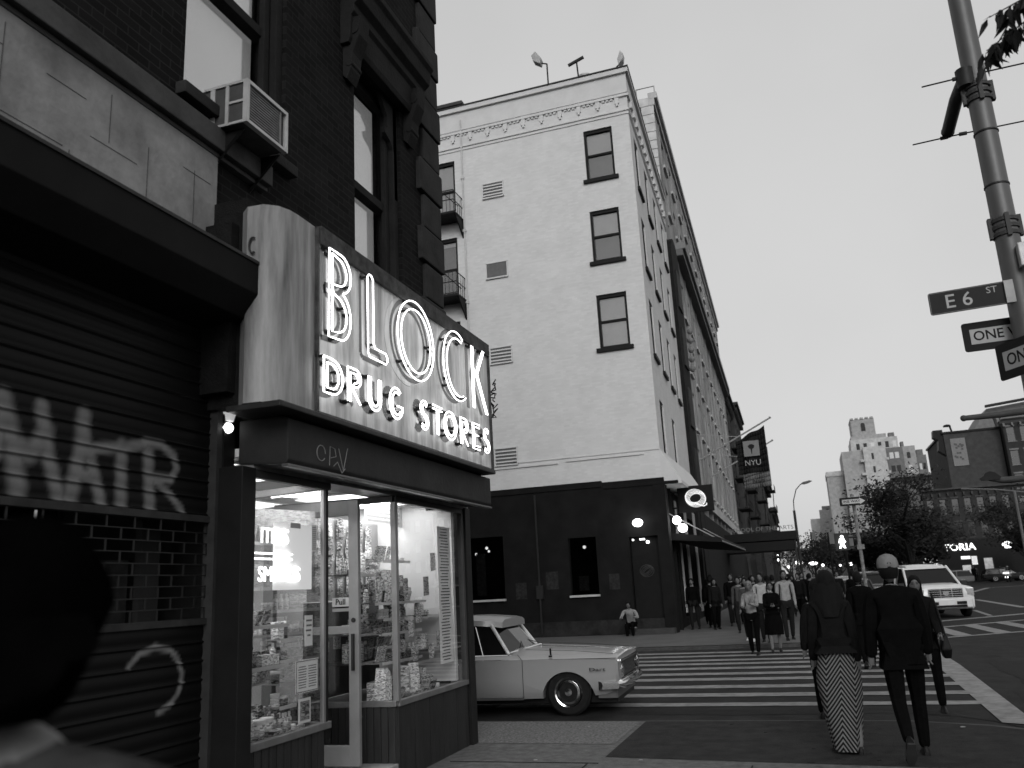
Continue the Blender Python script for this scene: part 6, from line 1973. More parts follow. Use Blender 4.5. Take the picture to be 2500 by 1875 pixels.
# white SUV turning towards the crossing
def suv(label, loc, rz, pm, detail=True, L=5.1, hw=1.0, H=1.88, grp=None, name="suv", cat="car"):
    t = thing(name, label, cat, loc, rz, grp)
    k = H / 1.88
    S = [(0, .80 * hw, .35, .80 * k, .98 * k), (-.06, .92 * hw, .30, .92 * k, 1.06 * k), (-.3, .98 * hw, .28, 1.0 * k, 1.12 * k), (-1.2, hw, .28, 1.03 * k, 1.18 * k), (-2.4, hw, .28, 1.04 * k, 1.10 * k), (-L + .2, hw, .28, 1.06 * k, 1.10 * k), (-L, .93 * hw, .36, 1.0 * k, 1.06 * k)]
    mb = MB(); mb.loft([ring(w_, zb, zs, zt, x, .08) for x, w_, zb, zs, zt in S])
    b = mb.build("body", pm, t, smooth=True)
    if detail:
        boolean(b, [cutter(-.95, .36, .44, hw), cutter(-L + 1.05, .36, .44, hw)])
    for x in (-.95, -L + 1.05):
        for s_ in (-1, 1):
            wheel(t, x, s_ * (hw - .12), .37, .24, .24, s_, alu)
    mb = MB(); mb.loft([[(-1.25, -.9 * hw, 1.08 * k), (-1.25, .9 * hw, 1.08 * k), (-L + .1, .9 * hw, 1.08 * k), (-L + .1, -.9 * hw, 1.08 * k)], [(-2.1, -.74 * hw, H - .08), (-2.1, .74 * hw, H - .08), (-L + .35, .74 * hw, H - .08), (-L + .35, -.74 * hw, H - .08)]])
    mb.build("glasshouse", mat("car_glass", .02, .04, .1, 2, spec=1.0), t)
    mb = MB(); mb.loft([[(x, -w_ * hw, z - .09), (x, -w_ * hw * .85, z), (x, 0, z + .03), (x, w_ * hw * .85, z), (x, w_ * hw, z - .09)] for x, w_, z in ((-1.95, .74, H - .08), (-2.2, .79, H - .03), (-3.4, .81, H), (-L + .3, .79, H - .05))])
    mb.build("roof", pm, t, smooth=True)
    for s_ in (-1, 1):
        mb = MB(); mb.tube([(-1.2, s_ * .91 * hw, 1.07 * k), (-2.05, s_ * .76 * hw, H - .1)], .045, 6); mb.tube([(-3.0, s_ * .91 * hw, 1.07 * k), (-3.05, s_ * .78 * hw, H - .1)], .05, 6)
        mb.build("pillar", pm, t)
        mb = MB(); mb.box(-.10, .0, s_ * .82 * hw - .13, s_ * .82 * hw + .12, .74 * k, 1.0 * k)
        mb.build("headlight", mat("headlight_glass", .45, .1, .3, 30, metal=.3), t, bevel=.02)
        if detail:
            mb = MB(); mb.box(-1.4, -1.32, s_ * (hw + .08) - .09, s_ * (hw + .08) + .09, 1.08, 1.24); mb.build("mirror", DARK, t)
            mb = MB(); mb.box(-L + .6, -2.2, s_ * .70 * hw - .02, s_ * .70 * hw + .02, H + .02, H + .06); mb.build("roof_rail", DARK, t)
    if detail:
        mb = MB(); mb.box(-.04, .02, -.56, .56, .70, 1.0)
        g_ = mb.build("grille", BLACK, t)
        mb = MB()
        for q in range(4): mb.box(.02, .035, -.56, .56, .735 + q * .075, .76 + q * .075)
        for q in (-.57, -.19, .19, .54): mb.box(.02, .04, q, q + .03, .70, 1.0)
        mb.build("bars", CHROME, g_)
        mb = MB(); mb.prism([(-.10, .92), (.10, .92), (.09, .80), (0, .74), (-.09, .80)], 'x', .04, .06); mb.build("crest", CHROME, g_)
        mb = MB(); mb.prism([(-.1, -.93), (.06, -.8), (.10, 0), (.06, .8), (-.1, .93), (-.4, .98), (-.4, -.98)], 'z', .34, .64); mb.build("bumper", pm, t, bevel=.02)
        mb = MB(); mb.box(.05, .115, -.62, .62, .36, .44); mb.box(.085, .11, .3, .62, .46, .56); mb.box(.085, .11, -.62, -.3, .46, .56); mb.build("air_intake", BLACK, t)
    else:
        mb = MB(); mb.box(-.03, .03, -.5, .5, .5, .72); mb.build("grille", BLACK, t)
        mb = MB(); mb.box(-.1, .06, -.9 * hw, .9 * hw, .3, .46); mb.build("bumper", DARK, t, bevel=.02)
    return t
suv("big white four wheel drive with barred grille turning by the crosswalk", (4.36, 34.0, ZR), R(-90 + 9), suvp)
darkp = mat("dark_car_paint", .02, .2, .1, 2, spec=.6); greyp = mat("grey_car_paint", .16, .25, .1, 2, spec=.5)
for i, (x, y, rz, m, lab, H) in enumerate(((3.2, 52, -92, darkp, "dark minivan waiting behind the white four wheel drive", 1.75), (2.1, 66, -90, greyp, "grey car second in the queue along the avenue kerb", 1.5), (4.8, 74, -90, darkp, "dark car in the far lane behind the white four wheel drive", 1.5), (2.6, 84, -90, suvp, "pale car far down the avenue kerb", 1.5), (1.9, 43, -90, darkp, "dark car parked at the kerb left of the walk signal pole", 1.45), (24.5, 104, 175, darkp, "dark car passing behind the motorcycle at the far right", 1.45))):
    t = suv(lab, (x, y, ZR), R(rz), m, False, 4.7, .9, H, "cars on the avenue", "parked_car")
    if i in (0, 1, 3):
        for s_ in (-1, 1):
            pass
for i, (x, y, m, pale) in enumerate(((5.6, 58, 0, "dark"), (7.8, 66, 1, "grey"), (5.3, 88, 0, "dark"), (8.2, 92, 2, "pale"), (2.9, 97, 0, "dark"))):
    t = suv(["dark oncoming car with lit headlights in the middle lane", "grey oncoming car with lit headlights in the far lane", "dark distant oncoming car with lit headlights behind the minivan", "pale distant oncoming car with lit headlights under the big tree", "dark farthest car with lit headlights by the left kerb"][i], (x, y, ZR), R(-90), (darkp, greyp, suvp)[m], False, 4.6, .9, 1.5, "oncoming cars with lit headlights", "parked_car")
    for s_ in (-1, 1):
        mb = MB(); mb.ball((.03, s_ * .66, .66), .13, 8, (.4, 1, .7)); mb.build("headlamp_bulb", fg_, t)
for i, (x, y) in enumerate(((14.5, 108), (11.2, 101), (22.5, 109), (29, 107), (9.6, 112))):
    suv(["dark car parked before the lit shop letters", "dark car parked under the big square tree", "dark car parked right of the lit shop", "dark car parked at the far right kerb", "dark car parked left of the shop by the far block"][i], (x, y, ZR), R(175 if i % 2 else 5), (darkp, greyp)[i % 2], False, 4.6, .9, 1.45, "cars parked across the square", "parked_car")
for i in range(5):
    x = 25.5 + i * 3.4
    t = thing("shop_awning", ["first small shop awning right of the poster wall", "second small shop awning right of the poster wall", "third small shop awning right of the poster wall", "fourth small shop awning right of the poster wall", "last small shop awning at the right edge"][i], "awning", (x, 114, 3), group="awnings across the square")
    mb = MB(); mb.prism([(117, 3.8), (115.4, 3.0), (115.4, 2.7), (117, 2.9)], 'x', x, x + 2.6)
    mb.build("cloth", mat("awning_%d" % (i % 3), (.03, .10, .06)[i % 3], .9), t, world=True)
    mb = MB(); mb.box(x + .2, x + 2.3, 115.35, 115.38, 2.72, 2.95)
    mb.build("valance", mat("awning_valance", .12, .9), t, world=True)
# motorcycle with rider
mc = thing("motorcycle", "dark motorcycle with bright fairing seen head on at the far right", "motorcycle", (18.9, 101, ZR), R(-112))
for x in (.0, -1.4):
    mb = MB(); mb.lathe([(.2, -.06), (.31, -.06), (.33, 0), (.31, .06), (.2, .06)], (x, 0, .33), 18, 'y'); mb.build("wheel", RUBBER, mc)
mb = MB(); mb.loft([[(.1, -.1, .7), (.1, .1, .7), (.1, .14, 1.05), (.1, -.14, 1.05)], [(-.2, -.3, .6), (-.2, .3, .6), (-.25, .3, 1.2), (-.25, -.3, 1.2)], [(-1.1, -.2, .6), (-1.1, .2, .6), (-1.1, .2, .85), (-1.1, -.2, .85)], [(-1.8, -.12, .7), (-1.8, .12, .7), (-1.8, .12, .95), (-1.8, -.12, .95)]])
mb.build("fairing", mat("fairing_paint", .25, .15, .3, 4, spec=.8), mc)
mb = MB(); mb.tube([(-.2, -.42, 1.15), (-.1, 0, 1.1), (-.2, .42, 1.15)], .03, 6); mb.build("handlebar", BLACK, mc)
mb = MB(); mb.box(.10, .16, -.26, .26, .88, 1.02); mb.box(.10, .16, -.14, .14, .45, .6); mb.build("headlight", mat("moto_light", .9, .3, emit=3), mc)

# ================================================================== PEOPLE
skinm = mat("skin", .12, .55, .08, 8)
eyem = mat("eye_dark", .02, .3)
hairm = mat("hair_dark", .005, .8, .4, 30, streak=(1, 1, .15), bump=.3)
hairl = mat("hair_light", .12, .6, .4, 30, streak=(1, 1, .15), bump=.3)
SCR = bpy.data.collections.new("scratch")
def skin_obj(joints, edges, lv=1):
    """joints: list of (pos, rx, ry); returns mesh data grown by the Skin modifier"""
    me = bpy.data.meshes.new("sk")
    me.from_pydata([j[0] for j in joints], edges, [])
    o = bpy.data.objects.new("sk", me); COL.objects.link(o)
    m = o.modifiers.new("skin", 'SKIN'); m.use_smooth_shade = True; m.branch_smoothing = .6
    if not me.skin_vertices:
        bm = bmesh.new(); bm.from_mesh(me); bm.verts.layers.skin.verify(); bm.to_mesh(me); bm.free()
    for i, j in enumerate(joints):
        me.skin_vertices[0].data[i].radius = (j[1], j[2])
        me.skin_vertices[0].data[i].use_root = (i == 0)
    sm_ = o.modifiers.new("sub", 'SUBSURF'); sm_.levels = lv; sm_.render_levels = lv
    dg = bpy.context.evaluated_depsgraph_get(); dg.update()
    r_ = bpy.data.meshes.new_from_object(o.evaluated_get(dg))
    bpy.data.objects.remove(o)
    return r_
def mesh_into(mb, me, m):
    mb.use(m)
    b = mb.pts([v.co for v in me.vertices])
    for p in me.polygons:
        mb.face([b + i for i in p.vertices])
def rotx(v, a, piv):
    q = Vector(v) - piv
    c, s = math.cos(a), math.sin(a)
    return Vector((q.x, q.y * c - q.z * s, q.y * s + q.z * c)) + piv
def person(label, loc, rz, H=1.75, top=None, bottom=None, pose=None, style='trousers', hair='short', hairc=None, cap=None, female=False, coat=0, shoes=None, group=None, fat=1.0, bag=None, hi=False, name="person", sleeves=True, skirtm=None, lean=0.0, turn=0.0):
    t = thing(name, label, "person", loc, rz, group)
    k = H / 1.75
    P = dict(lf=.0, rf=.0, lk=0, rk=0, la=.0, ra=.0, le=.15, re=.15, lo=.10, ro=.10)
    P.update(pose or {})
    sw = (.150 if female else .178) * k * (fat * .5 + .5)
    hw = (.10 if female else .09) * k
    pel = Vector((0, 0, .92 * k)); 
    if P.get('sit'): pel = Vector((0, 0, P['sit']))
    ch = pel + Vector((0, math.sin(lean) * .36 * k, math.cos(lean) * .36 * k))
    wa = pel.lerp(ch, .45)
    sh = ch + Vector((0, math.sin(lean) * .13 * k, math.cos(lean) * .13 * k))
    nk = sh + Vector((0, math.sin(lean) * .09 * k + .01, math.cos(lean * .6) * .08 * k))
    hd = nk + Vector((0, .025 * k + math.sin(lean) * .04, .118 * k))
    def leg(s, fw_, kb):
        hip = pel + Vector((s * hw, 0, -.03 * k))
        d = Vector((s * .01, math.sin(fw_), -math.cos(fw_)))
        kn = hip + d * .43 * k
        a = fw_ - kb
        d2 = Vector((s * .003, math.sin(a), -math.cos(a)))
        an = kn + d2 * .42 * k
        return hip, kn, an, a
    def arm(s, fw_, out, eb):
        so_ = sh + Vector((s * sw, 0, -.02 * k))
        d = Vector((s * math.sin(out), math.sin(fw_) * math.cos(out), -math.cos(fw_) * math.cos(out)))
        el = so_ + d * .29 * k
        a = fw_ + eb
        inw = P.get('in', 0) * s
        d2 = Vector((s * math.sin(out) * .5 - inw, math.sin(a), -math.cos(a))).normalized()
        wr = el + d2 * .25 * k
        return so_, el, wr, d2
    LL, RL = leg(-1, P['lf'], P['lk']), leg(1, P['rf'], P['rk'])
    LA, RA = arm(-1, P['la'], P['lo'], P['le']), arm(1, P['ra'], P['ro'], P['re'])
    def rig(e, legs=True, arms=True, torso=True, r0=1.0, leg_to=1.0):
        J, E = [], []
        def add(p, rx, ry=None, par=None):
            J.append((tuple(p), (rx + e) * k, ((ry if ry else rx) + e) * k)); i = len(J) - 1
            if par is not None: E.append((par, i))
            return i
        a = add(pel, .125 * fat, .095 * fat)
        if torso:
            b = add(wa, (.115 if female else .13) * fat, .09 * fat, a); c = add(ch, .145 * fat, .105 * fat, b); d = add(sh, .10 * fat, .08, c); n_ = add(nk, .052, .052, d)
            if arms:
                for A in (LA, RA):
                    z_ = -e * .45; q = add(A[0], .050 + z_, .055 + z_, d); q = add(A[0].lerp(A[1], .5), .044 + z_, .046 + z_, q); q = add(A[1], .038 + z_, .038 + z_, q); q = add(A[1].lerp(A[2], .5), .033 + z_, .034 + z_, q); q = add(A[2] + (A[3] * .025 * k if e > 0 else Vector()), .025 + z_, .027 + z_, q)
        if legs:
            for G in (LL, RL):
                q = add(G[0], .088 * fat, .088, a); q = add(G[0].lerp(G[1], .5), .078 * fat, .078, q); q = add(G[1], .055, .055, q); q = add(G[1].lerp(G[2], .4), .052, .052, q); q = add(G[2], .036, .036, q)
        return J, E
    mb = MB()
    mesh_into(mb, skin_obj(*rig(0)), skinm)
    # head with face: deformed sphere
    tm = Matrix.Translation(hd) @ Matrix.Rotation(turn, 4, 'Z') @ Matrix.Rotation(-lean * .5, 4, 'X')
    nu, nv = 20, 14
    V = []
    for j in range(nv + 1):
        ph = math.pi * j / nv
        for i in range(nu):
            th = 2 * math.pi * i / nu
            x, y, z = math.sin(ph) * math.sin(th), math.sin(ph) * math.cos(th), math.cos(ph)
            X, Y, Z = x * .075, y * .095, z * .115
            if z < 0: X *= 1 + .28 * z; Y *= 1 + .10 * z
            if y > .2 and abs(x) < .25 and -.45 < z < .1: Y += .020 * (1 - abs(x) / .25) * (1 - abs(z + .2) / .3 if abs(z + .2) < .3 else 0)
            if y > .3 and .2 < abs(x) < .6 and -.05 < z < .25: Y -= .010
            if y > .4 and z < -.75: Y += .006
            V.append(tuple(tm @ (Vector((X, Y, Z)) * k)))
    b = mb.pts(V)
    for j in range(nv):
        for i in range(nu):
            i2 = (i + 1) % nu
            mb.face([b + j * nu + i, b + j * nu + i2, b + (j + 1) * nu + i2, b + (j + 1) * nu + i])
    T_ = mb.T; mb.T = tm
    mb.use(eyem)
    for s_ in (-1, 1):
        mb.ball((s_ * .030 * k, .079 * k, .008 * k), .011 * k, 8, (1.2, .5, .7)); mb.box(s_ * .030 * k - .016 * k, s_ * .030 * k + .016 * k, .083 * k, .092 * k, .024 * k, .029 * k)
    mb.use(mat("lips", .12, .5)); mb.ball((0, .086 * k, -.052 * k), .011 * k, 8, (2.0, .6, .6))
    mb.use(skinm)
    for s_ in (-1, 1): mb.ball((s_ * .076 * k, 0, -.005), .016 * k, 8, (.5, 1, 1.5))
    mb.T = T_
    # hands: palm plus five fingers
    for s_, A in ((-1, LA), (1, RA)):
        d = A[3].normalized(); side = Vector((0, 1, 0)) if abs(d.y) < .8 else Vector((0, 0, 1)); side = (side - d * side.dot(d)).normalized(); nrm = d.cross(side) * s_
        w0 = A[2]
        mb.tube([w0 - d * .01 * k, w0 + d * .03 * k, w0 + d * .08 * k], [.020 * k, .028 * k, .025 * k], 8)
        for f in range(4):
            o_ = w0 + d * .072 * k + side * (.022 - .0148 * f) * k
            L_ = (.058, .066, .062, .048)[f] * k
            mb.tube([o_, o_ + d * L_ * .5 + nrm * .008 * k, o_ + d * L_ * .85 + nrm * .022 * k], [.0078 * k, .0072 * k, .005 * k], 5)
        o_ = w0 + d * .025 * k + side * .026 * k
        mb.tube([o_, o_ + side * .028 * k + d * .025 * k + nrm * .008 * k, o_ + side * .034 * k + d * .055 * k + nrm * .014 * k], [.011 * k, .0095 * k, .007 * k], 5)
    mb.build("body", None, t, smooth=True)
    # garments
    def cloth(nm, J_E, m):
        q = MB(); mesh_into(q, skin_obj(*J_E), m)
        return q.build(nm, None, t, smooth=True)
    if top:
        J, E = rig(.016 + coat, legs=False, arms=sleeves)
        if sleeves is False: pass
        # drop the neck ring inside the collar, widen the hem
        J[4] = (tuple(nk - Vector((0, 0, (.004 if coat else .03) * k))), .064 * k, .064 * k)
        skt = style != 'trousers'
        hem = pel + Vector((0, 0, (.0 if skt else -.10) * k + (.045 * k if skt else 0)))
        J.append((tuple(hem + Vector((0, 0, -.03))), ((.15 if skt else .135) * fat + coat * .7 + (.03 if skt else 0)) * k, (.115 * fat + coat * .7 + (.03 if skt else 0)) * k)); E.append((0, len(J) - 1))
        cloth("jacket" if coat else "shirt", (J, E), top)
    if style == 'trousers':
        J, E = rig(.014, torso=False)
        cloth("trousers", (J, E), bottom)
    if style in ('skirt', 'long_skirt'):
        z1 = .03 if style == 'long_skirt' else .42 * k
        q = MB(); rings = []
        nr = 14
        cA = (LL[2] + RL[2]) / 2
        for j in range(nr + 1):
            f = j / nr
            z = pel.z + .06 * k + (z1 - pel.z - .06 * k) * f
            c = pel.lerp(Vector((cA.x, cA.y, 0)), f)
            rx = (.15 + .07 * math.sin(min(1, f * 2.2) * 1.57) - (.13 * max(0, f - .3) if style == 'long_skirt' else 0)) * k
            ry = (.125 + .05 * f) * k
            rg = []
            for i in range(28):
                a = 2 * math.pi * i / 28
                fold = 1 + (.10 * f) * math.sin(5 * a + 1.0) + .05 * f * math.sin(9 * a)
                rg.append((c.x + rx * fold * math.cos(a), c.y + ry * fold * math.sin(a), z))
            rings.append(rg)
        q.loft(rings, cap=False)
        o = q.build("skirt", skirtm or bottom, t, smooth=True)
    # shoes
    for s_, G in ((-1, LL), (1, RL)):
        an, a = G[2], G[3]
        q = MB()
        fa = Vector((0, math.cos(a), math.sin(a))); dn = Vector((0, math.sin(a), -math.cos(a)))
        if a > -.5:   # planted foot
            fa, dn = Vector((0, 1, 0)), Vector((0, 0, -1))
        rings = []
        for u, w_, hgt in ((-.07, .025, .05), (-.05, .036, .09), (.02, .038, .09), (.09, .045, .05), (.15, .042, .035), (.185, .02, .02)):
            c = an + fa * u * k + dn * .06 * k
            rings.append([tuple(c + Vector((w_ * k * math.cos(x), 0, 0)) + (-dn) * (max(0, math.sin(x)) * hgt * k)) for x in [2 * math.pi * i / 10 for i in range(10)]])
        q.loft(rings)
        o = q.build("shoe", shoes or BLACK, t, smooth=True)
        q = MB(); c = an + dn * .065 * k
        q.loft([[tuple(c + fa * (-.075 * k) + Vector((x * k, 0, 0)) + dn * z) for x, z in ((-.03, 0), (.03, 0), (.03, .012), (-.03, .012))], [tuple(c + fa * (.08 * k) + Vector((x * k, 0, 0)) + dn * z) for x, z in ((-.046, 0), (.046, 0), (.046, .012), (-.046, .012))], [tuple(c + fa * (.18 * k) + Vector((x * k, 0, 0)) + dn * z) for x, z in ((-.025, 0), (.025, 0), (.025, .012), (-.025, .012))]])
        q.build("sole", mat("shoe_sole", .25 if hi else .04, .7), o)
    # hair
    hm_ = hairc or hairm
    q = MB(tm)
    rings = []
    lim = {'short': .62, 'long': .70, 'bun': .60, 'big': .72}.get(hair, .6)
    gr_ = 1.22 if hair == 'big' else (1.13 if hair == 'long' else 1.07)
    for j in range(9):
        rg = []
        for i in range(20):
            th = 2 * math.pi * i / 20
            cf = .5 - .5 * math.cos(th)
            ph = math.pi * (.30 + (max(lim, .74) - .30) * min(1, cf * 1.9)) * j / 8
            x, y, z = math.sin(ph) * math.sin(th), math.sin(ph) * math.cos(th), math.cos(ph)
            wob = 1 + .03 * math.sin(7 * th + j)
            rg.append((x * .079 * gr_ * k * wob, (y * .099 * gr_ - .008) * k * wob, (z * .119 * (1 + (gr_ - 1) * .5) + .004) * k))
        rings.append(rg)
    q.loft(rings)
    if hair in ('long', 'big'):
        w_ = .085 if hair == 'long' else .125
        ln = .30 if hair == 'long' else P.get('hl', .33)
        rings = []
        for j in range(8):
            f = j / 7
            zz = -.0 - ln * f
            wd = w_ * (1 + .25 * math.sin(f * 2.6)) * (1 - .35 * f * f)
            rg = []
            for i in range(16):
                a = 2 * math.pi * i / 16
                wob = 1 + .07 * math.sin(5 * a + j * .9)
                rg.append((wd * math.cos(a) * k * wob, (-.05 - .045 * f + (.055 if hair == 'long' else .075) * math.sin(a) * wob) * k, zz * k))
            rings.append(rg)
        q.loft(rings)
    if hair == 'bun': q.ball((0, -.11 * k, .03 * k), .04 * k, 10)
    q.build("hair", hm_, t, smooth=True)
    if cap:
        q = MB(tm); rings = []
        for r_, z in ((.098, .018), (.103, .04), (.100, .07), (.088, .105), (.060, .132), (.02, .145), (.001, .146)):
            rings.append([(r_ * .92 * k * math.cos(a), (r_ * 1.10 * math.sin(a) - .002) * k, z * k) for a in [2 * math.pi * i / 24 for i in range(24)]])
        q.loft(rings)
        c_ = q.build("cap", cap, t, smooth=True)
        q = MB(tm @ Matrix.Rotation(R(-75), 4, 'Z'))
        q.loft([[(x * k, y * k, (z + .002) * k) for x, y, z in ((-.075, .07, .026), (-.06, .10, .026), (-.05, .14, .02), (0, .165, .017), (.05, .14, .02), (.06, .10, .026), (.075, .07, .026))], [(x * k, y * k, z * k - .006) for x, y, z in ((-.075, .07, .026), (-.06, .10, .026), (-.05, .14, .02), (0, .165, .017), (.05, .14, .02), (.06, .10, .026), (.075, .07, .026))]])
        q.build("visor", cap, c_, smooth=True)
        q = MB(tm); q.ball((0, 0, .147 * k), .008 * k, 8); q.box(-.016 * k, .016 * k, -.112 * k, -.106 * k, .03 * k, .065 * k); q.build("cap_patch", DARK, c_)
    if bag:
        A = {'l': LA, 'r': RA}[bag[0]]
        x0 = A[0] + Vector((0, 0, .03 * k)); 
        bg_ = thing("shoulder_bag", bag[1], "bag", (0, 0, 0))
        Mw = Matrix.Translation(Vector(loc)) @ Matrix.Rotation(rz, 4, 'Z')
        s_ = -1 if bag[0] == 'l' else 1
        c = Vector((s_ * .27 * k, -.02, .82 * k))
        bg_.location = Mw @ c
        bg_.rotation_euler = (0, 0, rz)
        q = MB(); q.loft([[(-.03, -.12, -.16), (.05, -.12, -.16), (.05, .15, -.16), (-.03, .15, -.16)], [(-.05, -.17, -.05), (.07, -.17, -.05), (.07, .19, -.05), (-.05, .19, -.05)], [(-.02, -.13, .12), (.03, -.13, .12), (.03, .14, .12), (-.02, .14, .12)]])
        q.build("pouch", BLACK, bg_, bevel=.02)
        q = MB(); q.tube([(0, -.12, .1), (-s_ * .04, -.06, .45 * k), (-s_ * .075, 0, (sh.z + .07 * k - c.z)), (-s_ * .04, .08, .45 * k), (0, .13, .1)], .012, 6)
        q.build("strap", BLACK, bg_)
    return t

def cm(name, g, **k): return mat(name, g, 1.0, k.get('v', .2), 12, bump=.25, bscale=40, spec=.03)
blk_ = cm("black_cloth", .004); chc = cm("charcoal_cloth", .009); gry = cm("grey_cloth", .05); wht = cm("pale_shirt_cloth", .34); lgt = cm("light_knit", .20, v=.45); jean = cm("denim", .014)
# chevron skirt cloth
sk = bpy.data.materials.new("chevron_cloth"); sk.use_nodes = True
n, l = sk.node_tree.nodes, sk.node_tree.links
p = n["Principled BSDF"]; p.inputs["Roughness"].default_value = .85; p.inputs["Specular IOR Level"].default_value = .1
tc = n.new("ShaderNodeTexCoord"); sp = n.new("ShaderNodeSeparateXYZ"); l.new(tc.outputs["Object"], sp.inputs[0])
def mth(op, a, b=None, c=None):
    q = n.new("ShaderNodeMath"); q.operation = op
    for i, v in enumerate((a, b, c)):
        if v is None: continue
        if isinstance(v, (int, float)): q.inputs[i].default_value = v
        else: l.new(v, q.inputs[i])
    return q.outputs[0]
xx = mth('ADD', sp.outputs[0], mth('MULTIPLY', sp.outputs[2], -.10))
zig = mth('PINGPONG', mth('ADD', xx, .058), .125)
v = mth('ADD', mth('MULTIPLY', sp.outputs[2], 21.0), mth('MULTIPLY', zig, 30.0))
fr = mth('FRACT', v)
st = mth('GREATER_THAN', fr, .56)
l.new(mth('MULTIPLY_ADD', st, .15, .008), p.inputs["Base Color"])

person("woman seen from behind in dark jacket and long chevron striped skirt", (.12, 8.95, 0.0), R(4), 1.66, chc, sk, dict(lf=.10, rf=-.04, lk=.05, rk=.08, la=.15, ra=-.05, lo=.13, ro=.12, le=.2, re=.15), 'long_skirt', 'big', female=True, coat=.022, skirtm=sk)
person("man in pale baseball cap and all black clothes walking away", (.68, 8.75, 0.0), R(3), 1.76, blk_, blk_, dict(lf=-.22, rf=.20, lk=.62, rk=.10, la=-.1, ra=.12, lo=.17, ro=.13, le=.25, re=.25), 'trousers', 'short', cap=cm("cap_cloth", .17), coat=.038, fat=1.08, hi=True)
person("dark haired woman facing us just behind the man in the cap", (1.22, 12.2, ZR), R(178), 1.64, chc, blk_, dict(lf=.25, rf=-.18, lk=.1, rk=.35, la=.1, ra=-.1, le=.9, re=.2), 'trousers', 'long', female=True, coat=.02, bag=('l', "black shoulder bag of the woman facing us near the avenue crossing"))
person("dark figure crossing half hidden between the striped skirt and the cap", (.80, 17.5, ZR), R(5), 1.74, blk_, blk_, dict(lf=-.2, rf=.2, lk=.3), coat=.03)
person("dark figure ahead on the left shoulder side of the striped skirt woman", (.03, 11.4, ZR), R(3), 1.66, chc, blk_, dict(lf=.2, rf=-.2, rk=.3, lo=.2), 'trousers', 'long', female=True, coat=.03)
person("woman in pale grey knit top and dark trousers stepping onto the crossing", (-1.42, 21.0, ZR), R(172), 1.66, lgt, blk_, dict(lf=.22, rf=-.12, rk=.15, la=.5, ra=.35, le=1.3, re=1.2, **{'in': .5}), 'trousers', 'long', female=True, hairc=hairl)
person("woman in black dress and cardigan with folded arms stepping onto the crossing", (-.98, 21.6, ZR), R(186), 1.62, blk_, blk_, dict(lf=-.12, rf=.15, lk=.1, la=.4, ra=.4, le=1.2, re=1.2, **{'in': .7}), 'skirt', 'bun', female=True, coat=.01)
person("man in white short shirt behind the two women on the kerb", (-1.28, 23.6, .012), R(170), 1.76, wht, jean, dict(lf=.1, rf=-.1, lo=.15), hairc=hairm)
person("man in pale shirt beside the white shirted man on the kerb", (-.72, 24.2, .012), R(190), 1.80, cm("pale_shirt_cloth_b", .24), jean, dict(lf=-.1, rf=.2, lk=.2))
person("slim woman in grey with white shoes walking behind the knit top woman", (-1.72, 24.2, .012), R(175), 1.66, gry, jean, dict(lf=.18, rf=-.15, rk=.2), 'trousers', 'long', female=True, shoes=cm("white_shoe", .5))
# sitting man in front of the dark bar door
person("man in pale shirt crouched on the step beside the bar door", (-5.75, 28.55, .012), R(180), 1.72, cm("sitter_shirt", .22), blk_, dict(sit=.36, lf=1.75, rf=1.6, lk=1.9, rk=1.8, la=.7, ra=.6, lo=.42, ro=.34, le=1.0, re=1.1, **{'in': .55}), lean=.5, fat=1.1)
# people by the corner and along the avenue pavement
C_ = [(-4.0, 30.9, 175, 1.74, blk_, "tall dark figure at the bar corner by the pale pillar", 'short', False), (-3.45, 31.6, 20, 1.78, blk_, "dark man with back to us before the bright pillar", 'short', False), (-3.2, 30.4, 200, 1.70, chc, "dark woman beside the man before the bright pillar", 'long', True), (-2.75, 31.8, 185, 1.84, blk_, "broad dark man standing centre of the group near the canopy", 'short', False),
      (-2.5, 33.5, 170, 1.72, chc, "dark coated figure right of the broad man under the canopy", 'short', False), (-3.9, 34.5, 10, 1.68, blk_, "small dark figure deep under the bar canopy", 'long', True), (-2.2, 28.0, 178, 1.70, gry, "grey clad figure behind the slim woman with white shoes", 'short', False), (-1.9, 30.5, 182, 1.74, chc, "dark figure behind the white shirted man's left side", 'short', False),
      (-1.35, 32.5, 5, 1.72, blk_, "dark figure walking away past the pale shirted men", 'short', False)]
base_people = []
for i, (x, y, a, H, m, lab, hr, fem) in enumerate(C_):
    s_ = 1 if i % 2 else -1
    base_people.append(person(lab, (x, y, .012), R(a), H, m, blk_ if i % 3 else jean, dict(lf=.16 * s_, rf=-.16 * s_, lk=.1, rk=.25, lo=.12), 'trousers', hr, female=fem, coat=.02 if m is not gry else 0, group="people on the avenue pavement"))
F_ = [(-.9, 38, 0, "dark walker left of the pavement gap"), (-.45, 41, 1, "dark walker nearest the gap of bare pavement"), (-.1, 44, 4, "dark walker right of the bare pavement gap"), (.35, 40, 3, "broad dark walker near the avenue kerb"), (-1.5, 48, 2, "long haired walker far under the banners"), (-2.3, 52, 5, "small figure near the school canopy posts"), (.1, 52, 7, "far walker beyond the pavement gap"), (-.6, 58, 8, "far walker under the school canopy end"), (.6, 60, 0, "far walker by the kerb and queueing cars"), (-1.6, 64, 3, "far figure in the dark under the canopy"), (.9, 36, 7, "dark figure between the two thin poles"), (-3.0, 40, 6, "grey figure by the stone building arcade"),
      (17.6, 111.5, 1, "distant dark pedestrian left of the motorcycle"), (18.0, 112.5, 6, "distant grey pedestrian beside the dark one across the square"), (14.6, 112, 2, "distant pedestrian before the lit shop"), (20.6, 113, 4, "distant pedestrian right of the lit shop windows")]
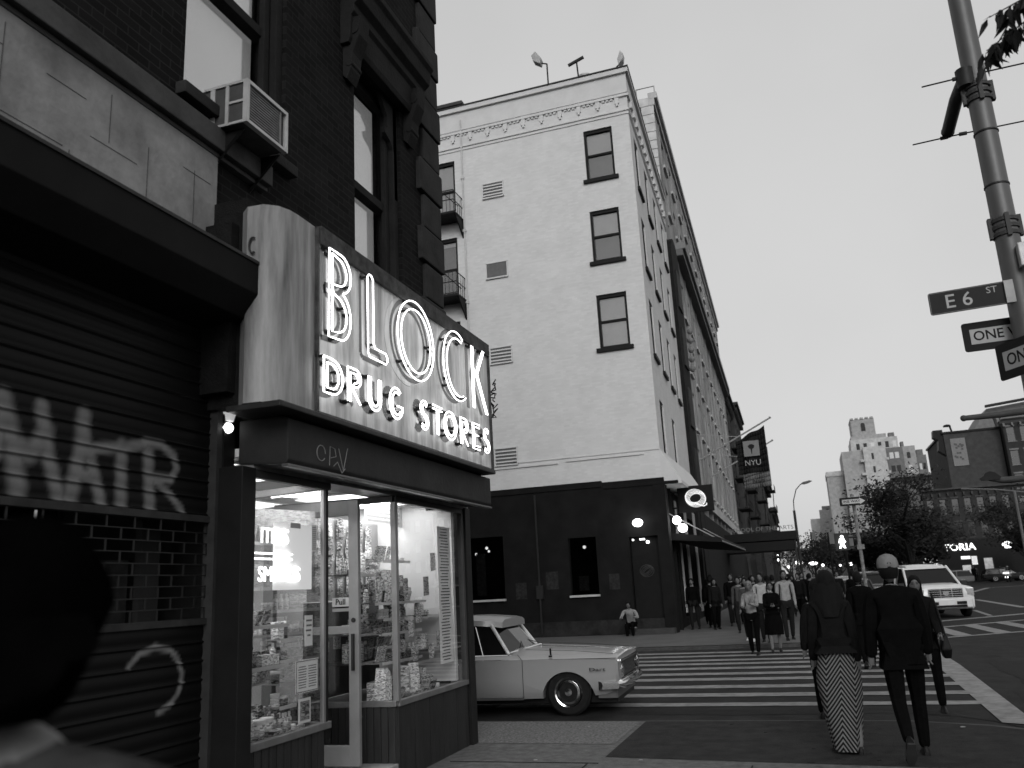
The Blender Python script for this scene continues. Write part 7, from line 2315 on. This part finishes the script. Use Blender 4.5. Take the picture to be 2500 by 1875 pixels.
for x, y, b, lab in F_:
    z = .012 if y < 100 and x < 1.4 else (.05 if y > 100 else ZR)
    t = dup(base_people[b], (x, y, z), R(random.uniform(-20, 20) + (180 if b % 2 else 0)), lab)
G_ = [(-3.6, 33.2, 3, "dark figure among the crowd just inside the canopy shade"), (-3.0, 34.8, 0, "dark figure in the second line under the canopy"), (-2.2, 35.6, 5, "small dark figure behind the broad man's right"), (-1.6, 34.6, 2, "dark woman walking behind the pale shirted pair"), (-1.0, 35.4, 4, "dark coated walker right of the pale shirted pair"), (-.5, 34.4, 7, "grey walker just right of the pale shirted pair"), (-.1, 37.0, 8, "dark figure walking away near the middle of the pavement"), (-2.7, 37.6, 1, "dark man farther back by the stone building's dark base"), (-1.9, 39.4, 6, "grey figure farther back in the middle of the crowd"),
      (-.9, 43.5, 5, "small dark figure far back in the pavement crowd"), (-2.9, 44.5, 0, "far dark figure along the stone building base"), (.7, 46, 3, "far broad figure at the avenue kerb"), (-.2, 48.5, 2, "far long haired figure in mid pavement"), (1.3, 31.6, 8, "dark figure beside the sticker covered pole")]
for x, y, b, lab in G_:
    dup(base_people[b], (x, y, .012), R(random.uniform(-25, 25) + (180 if b % 2 else 0)), lab)
# motorcyclist
person("rider in dark jacket and pale helmet on the distant motorcycle", (19.25, 101.9, ZR), R(158), 1.75, chc, blk_, dict(sit=.82, lf=1.3, rf=1.3, lk=1.4, rk=1.4, la=1.0, ra=1.0, le=.3, re=.3), cap=wht)
# passer-by close to the lens, out of focus at the lower left
fgt = person("blurred long haired passer-by in grey top close at the lower left", (-.98, .86, 0), R(8), 1.74, cm("grey_knit", .034, v=.5), blk_, dict(la=.1, ra=-.1, hl=.12), 'trousers', 'big', female=False, fat=1.15, coat=.03, hairc=mat('hair_black', .0015, 1.0, .3, 20, bump=.4, spec=0.0))

# small glows are seen but need not be sampled as lamps: lamps beside some carry their light, shades and paper just have added glow
for nm_ in ("fluorescent_tube", "light_diffuser", "backlit_paper", "white_shade", "far_glow", "dim_glow", "emblem_white", "lit_room", "shop_letters", "walk_led", "moto_light", "small_bulb", "dim_lamp", "flood_reflector", "lamp_glow", "lantern_glow", "shop_lit_0", "shop_lit_1", "shop_lit_2", "shop_lit_3", "shop_lit_4"):
    if nm_ in MATS:
        MATS[nm_].cycles.emission_sampling = 'NONE'
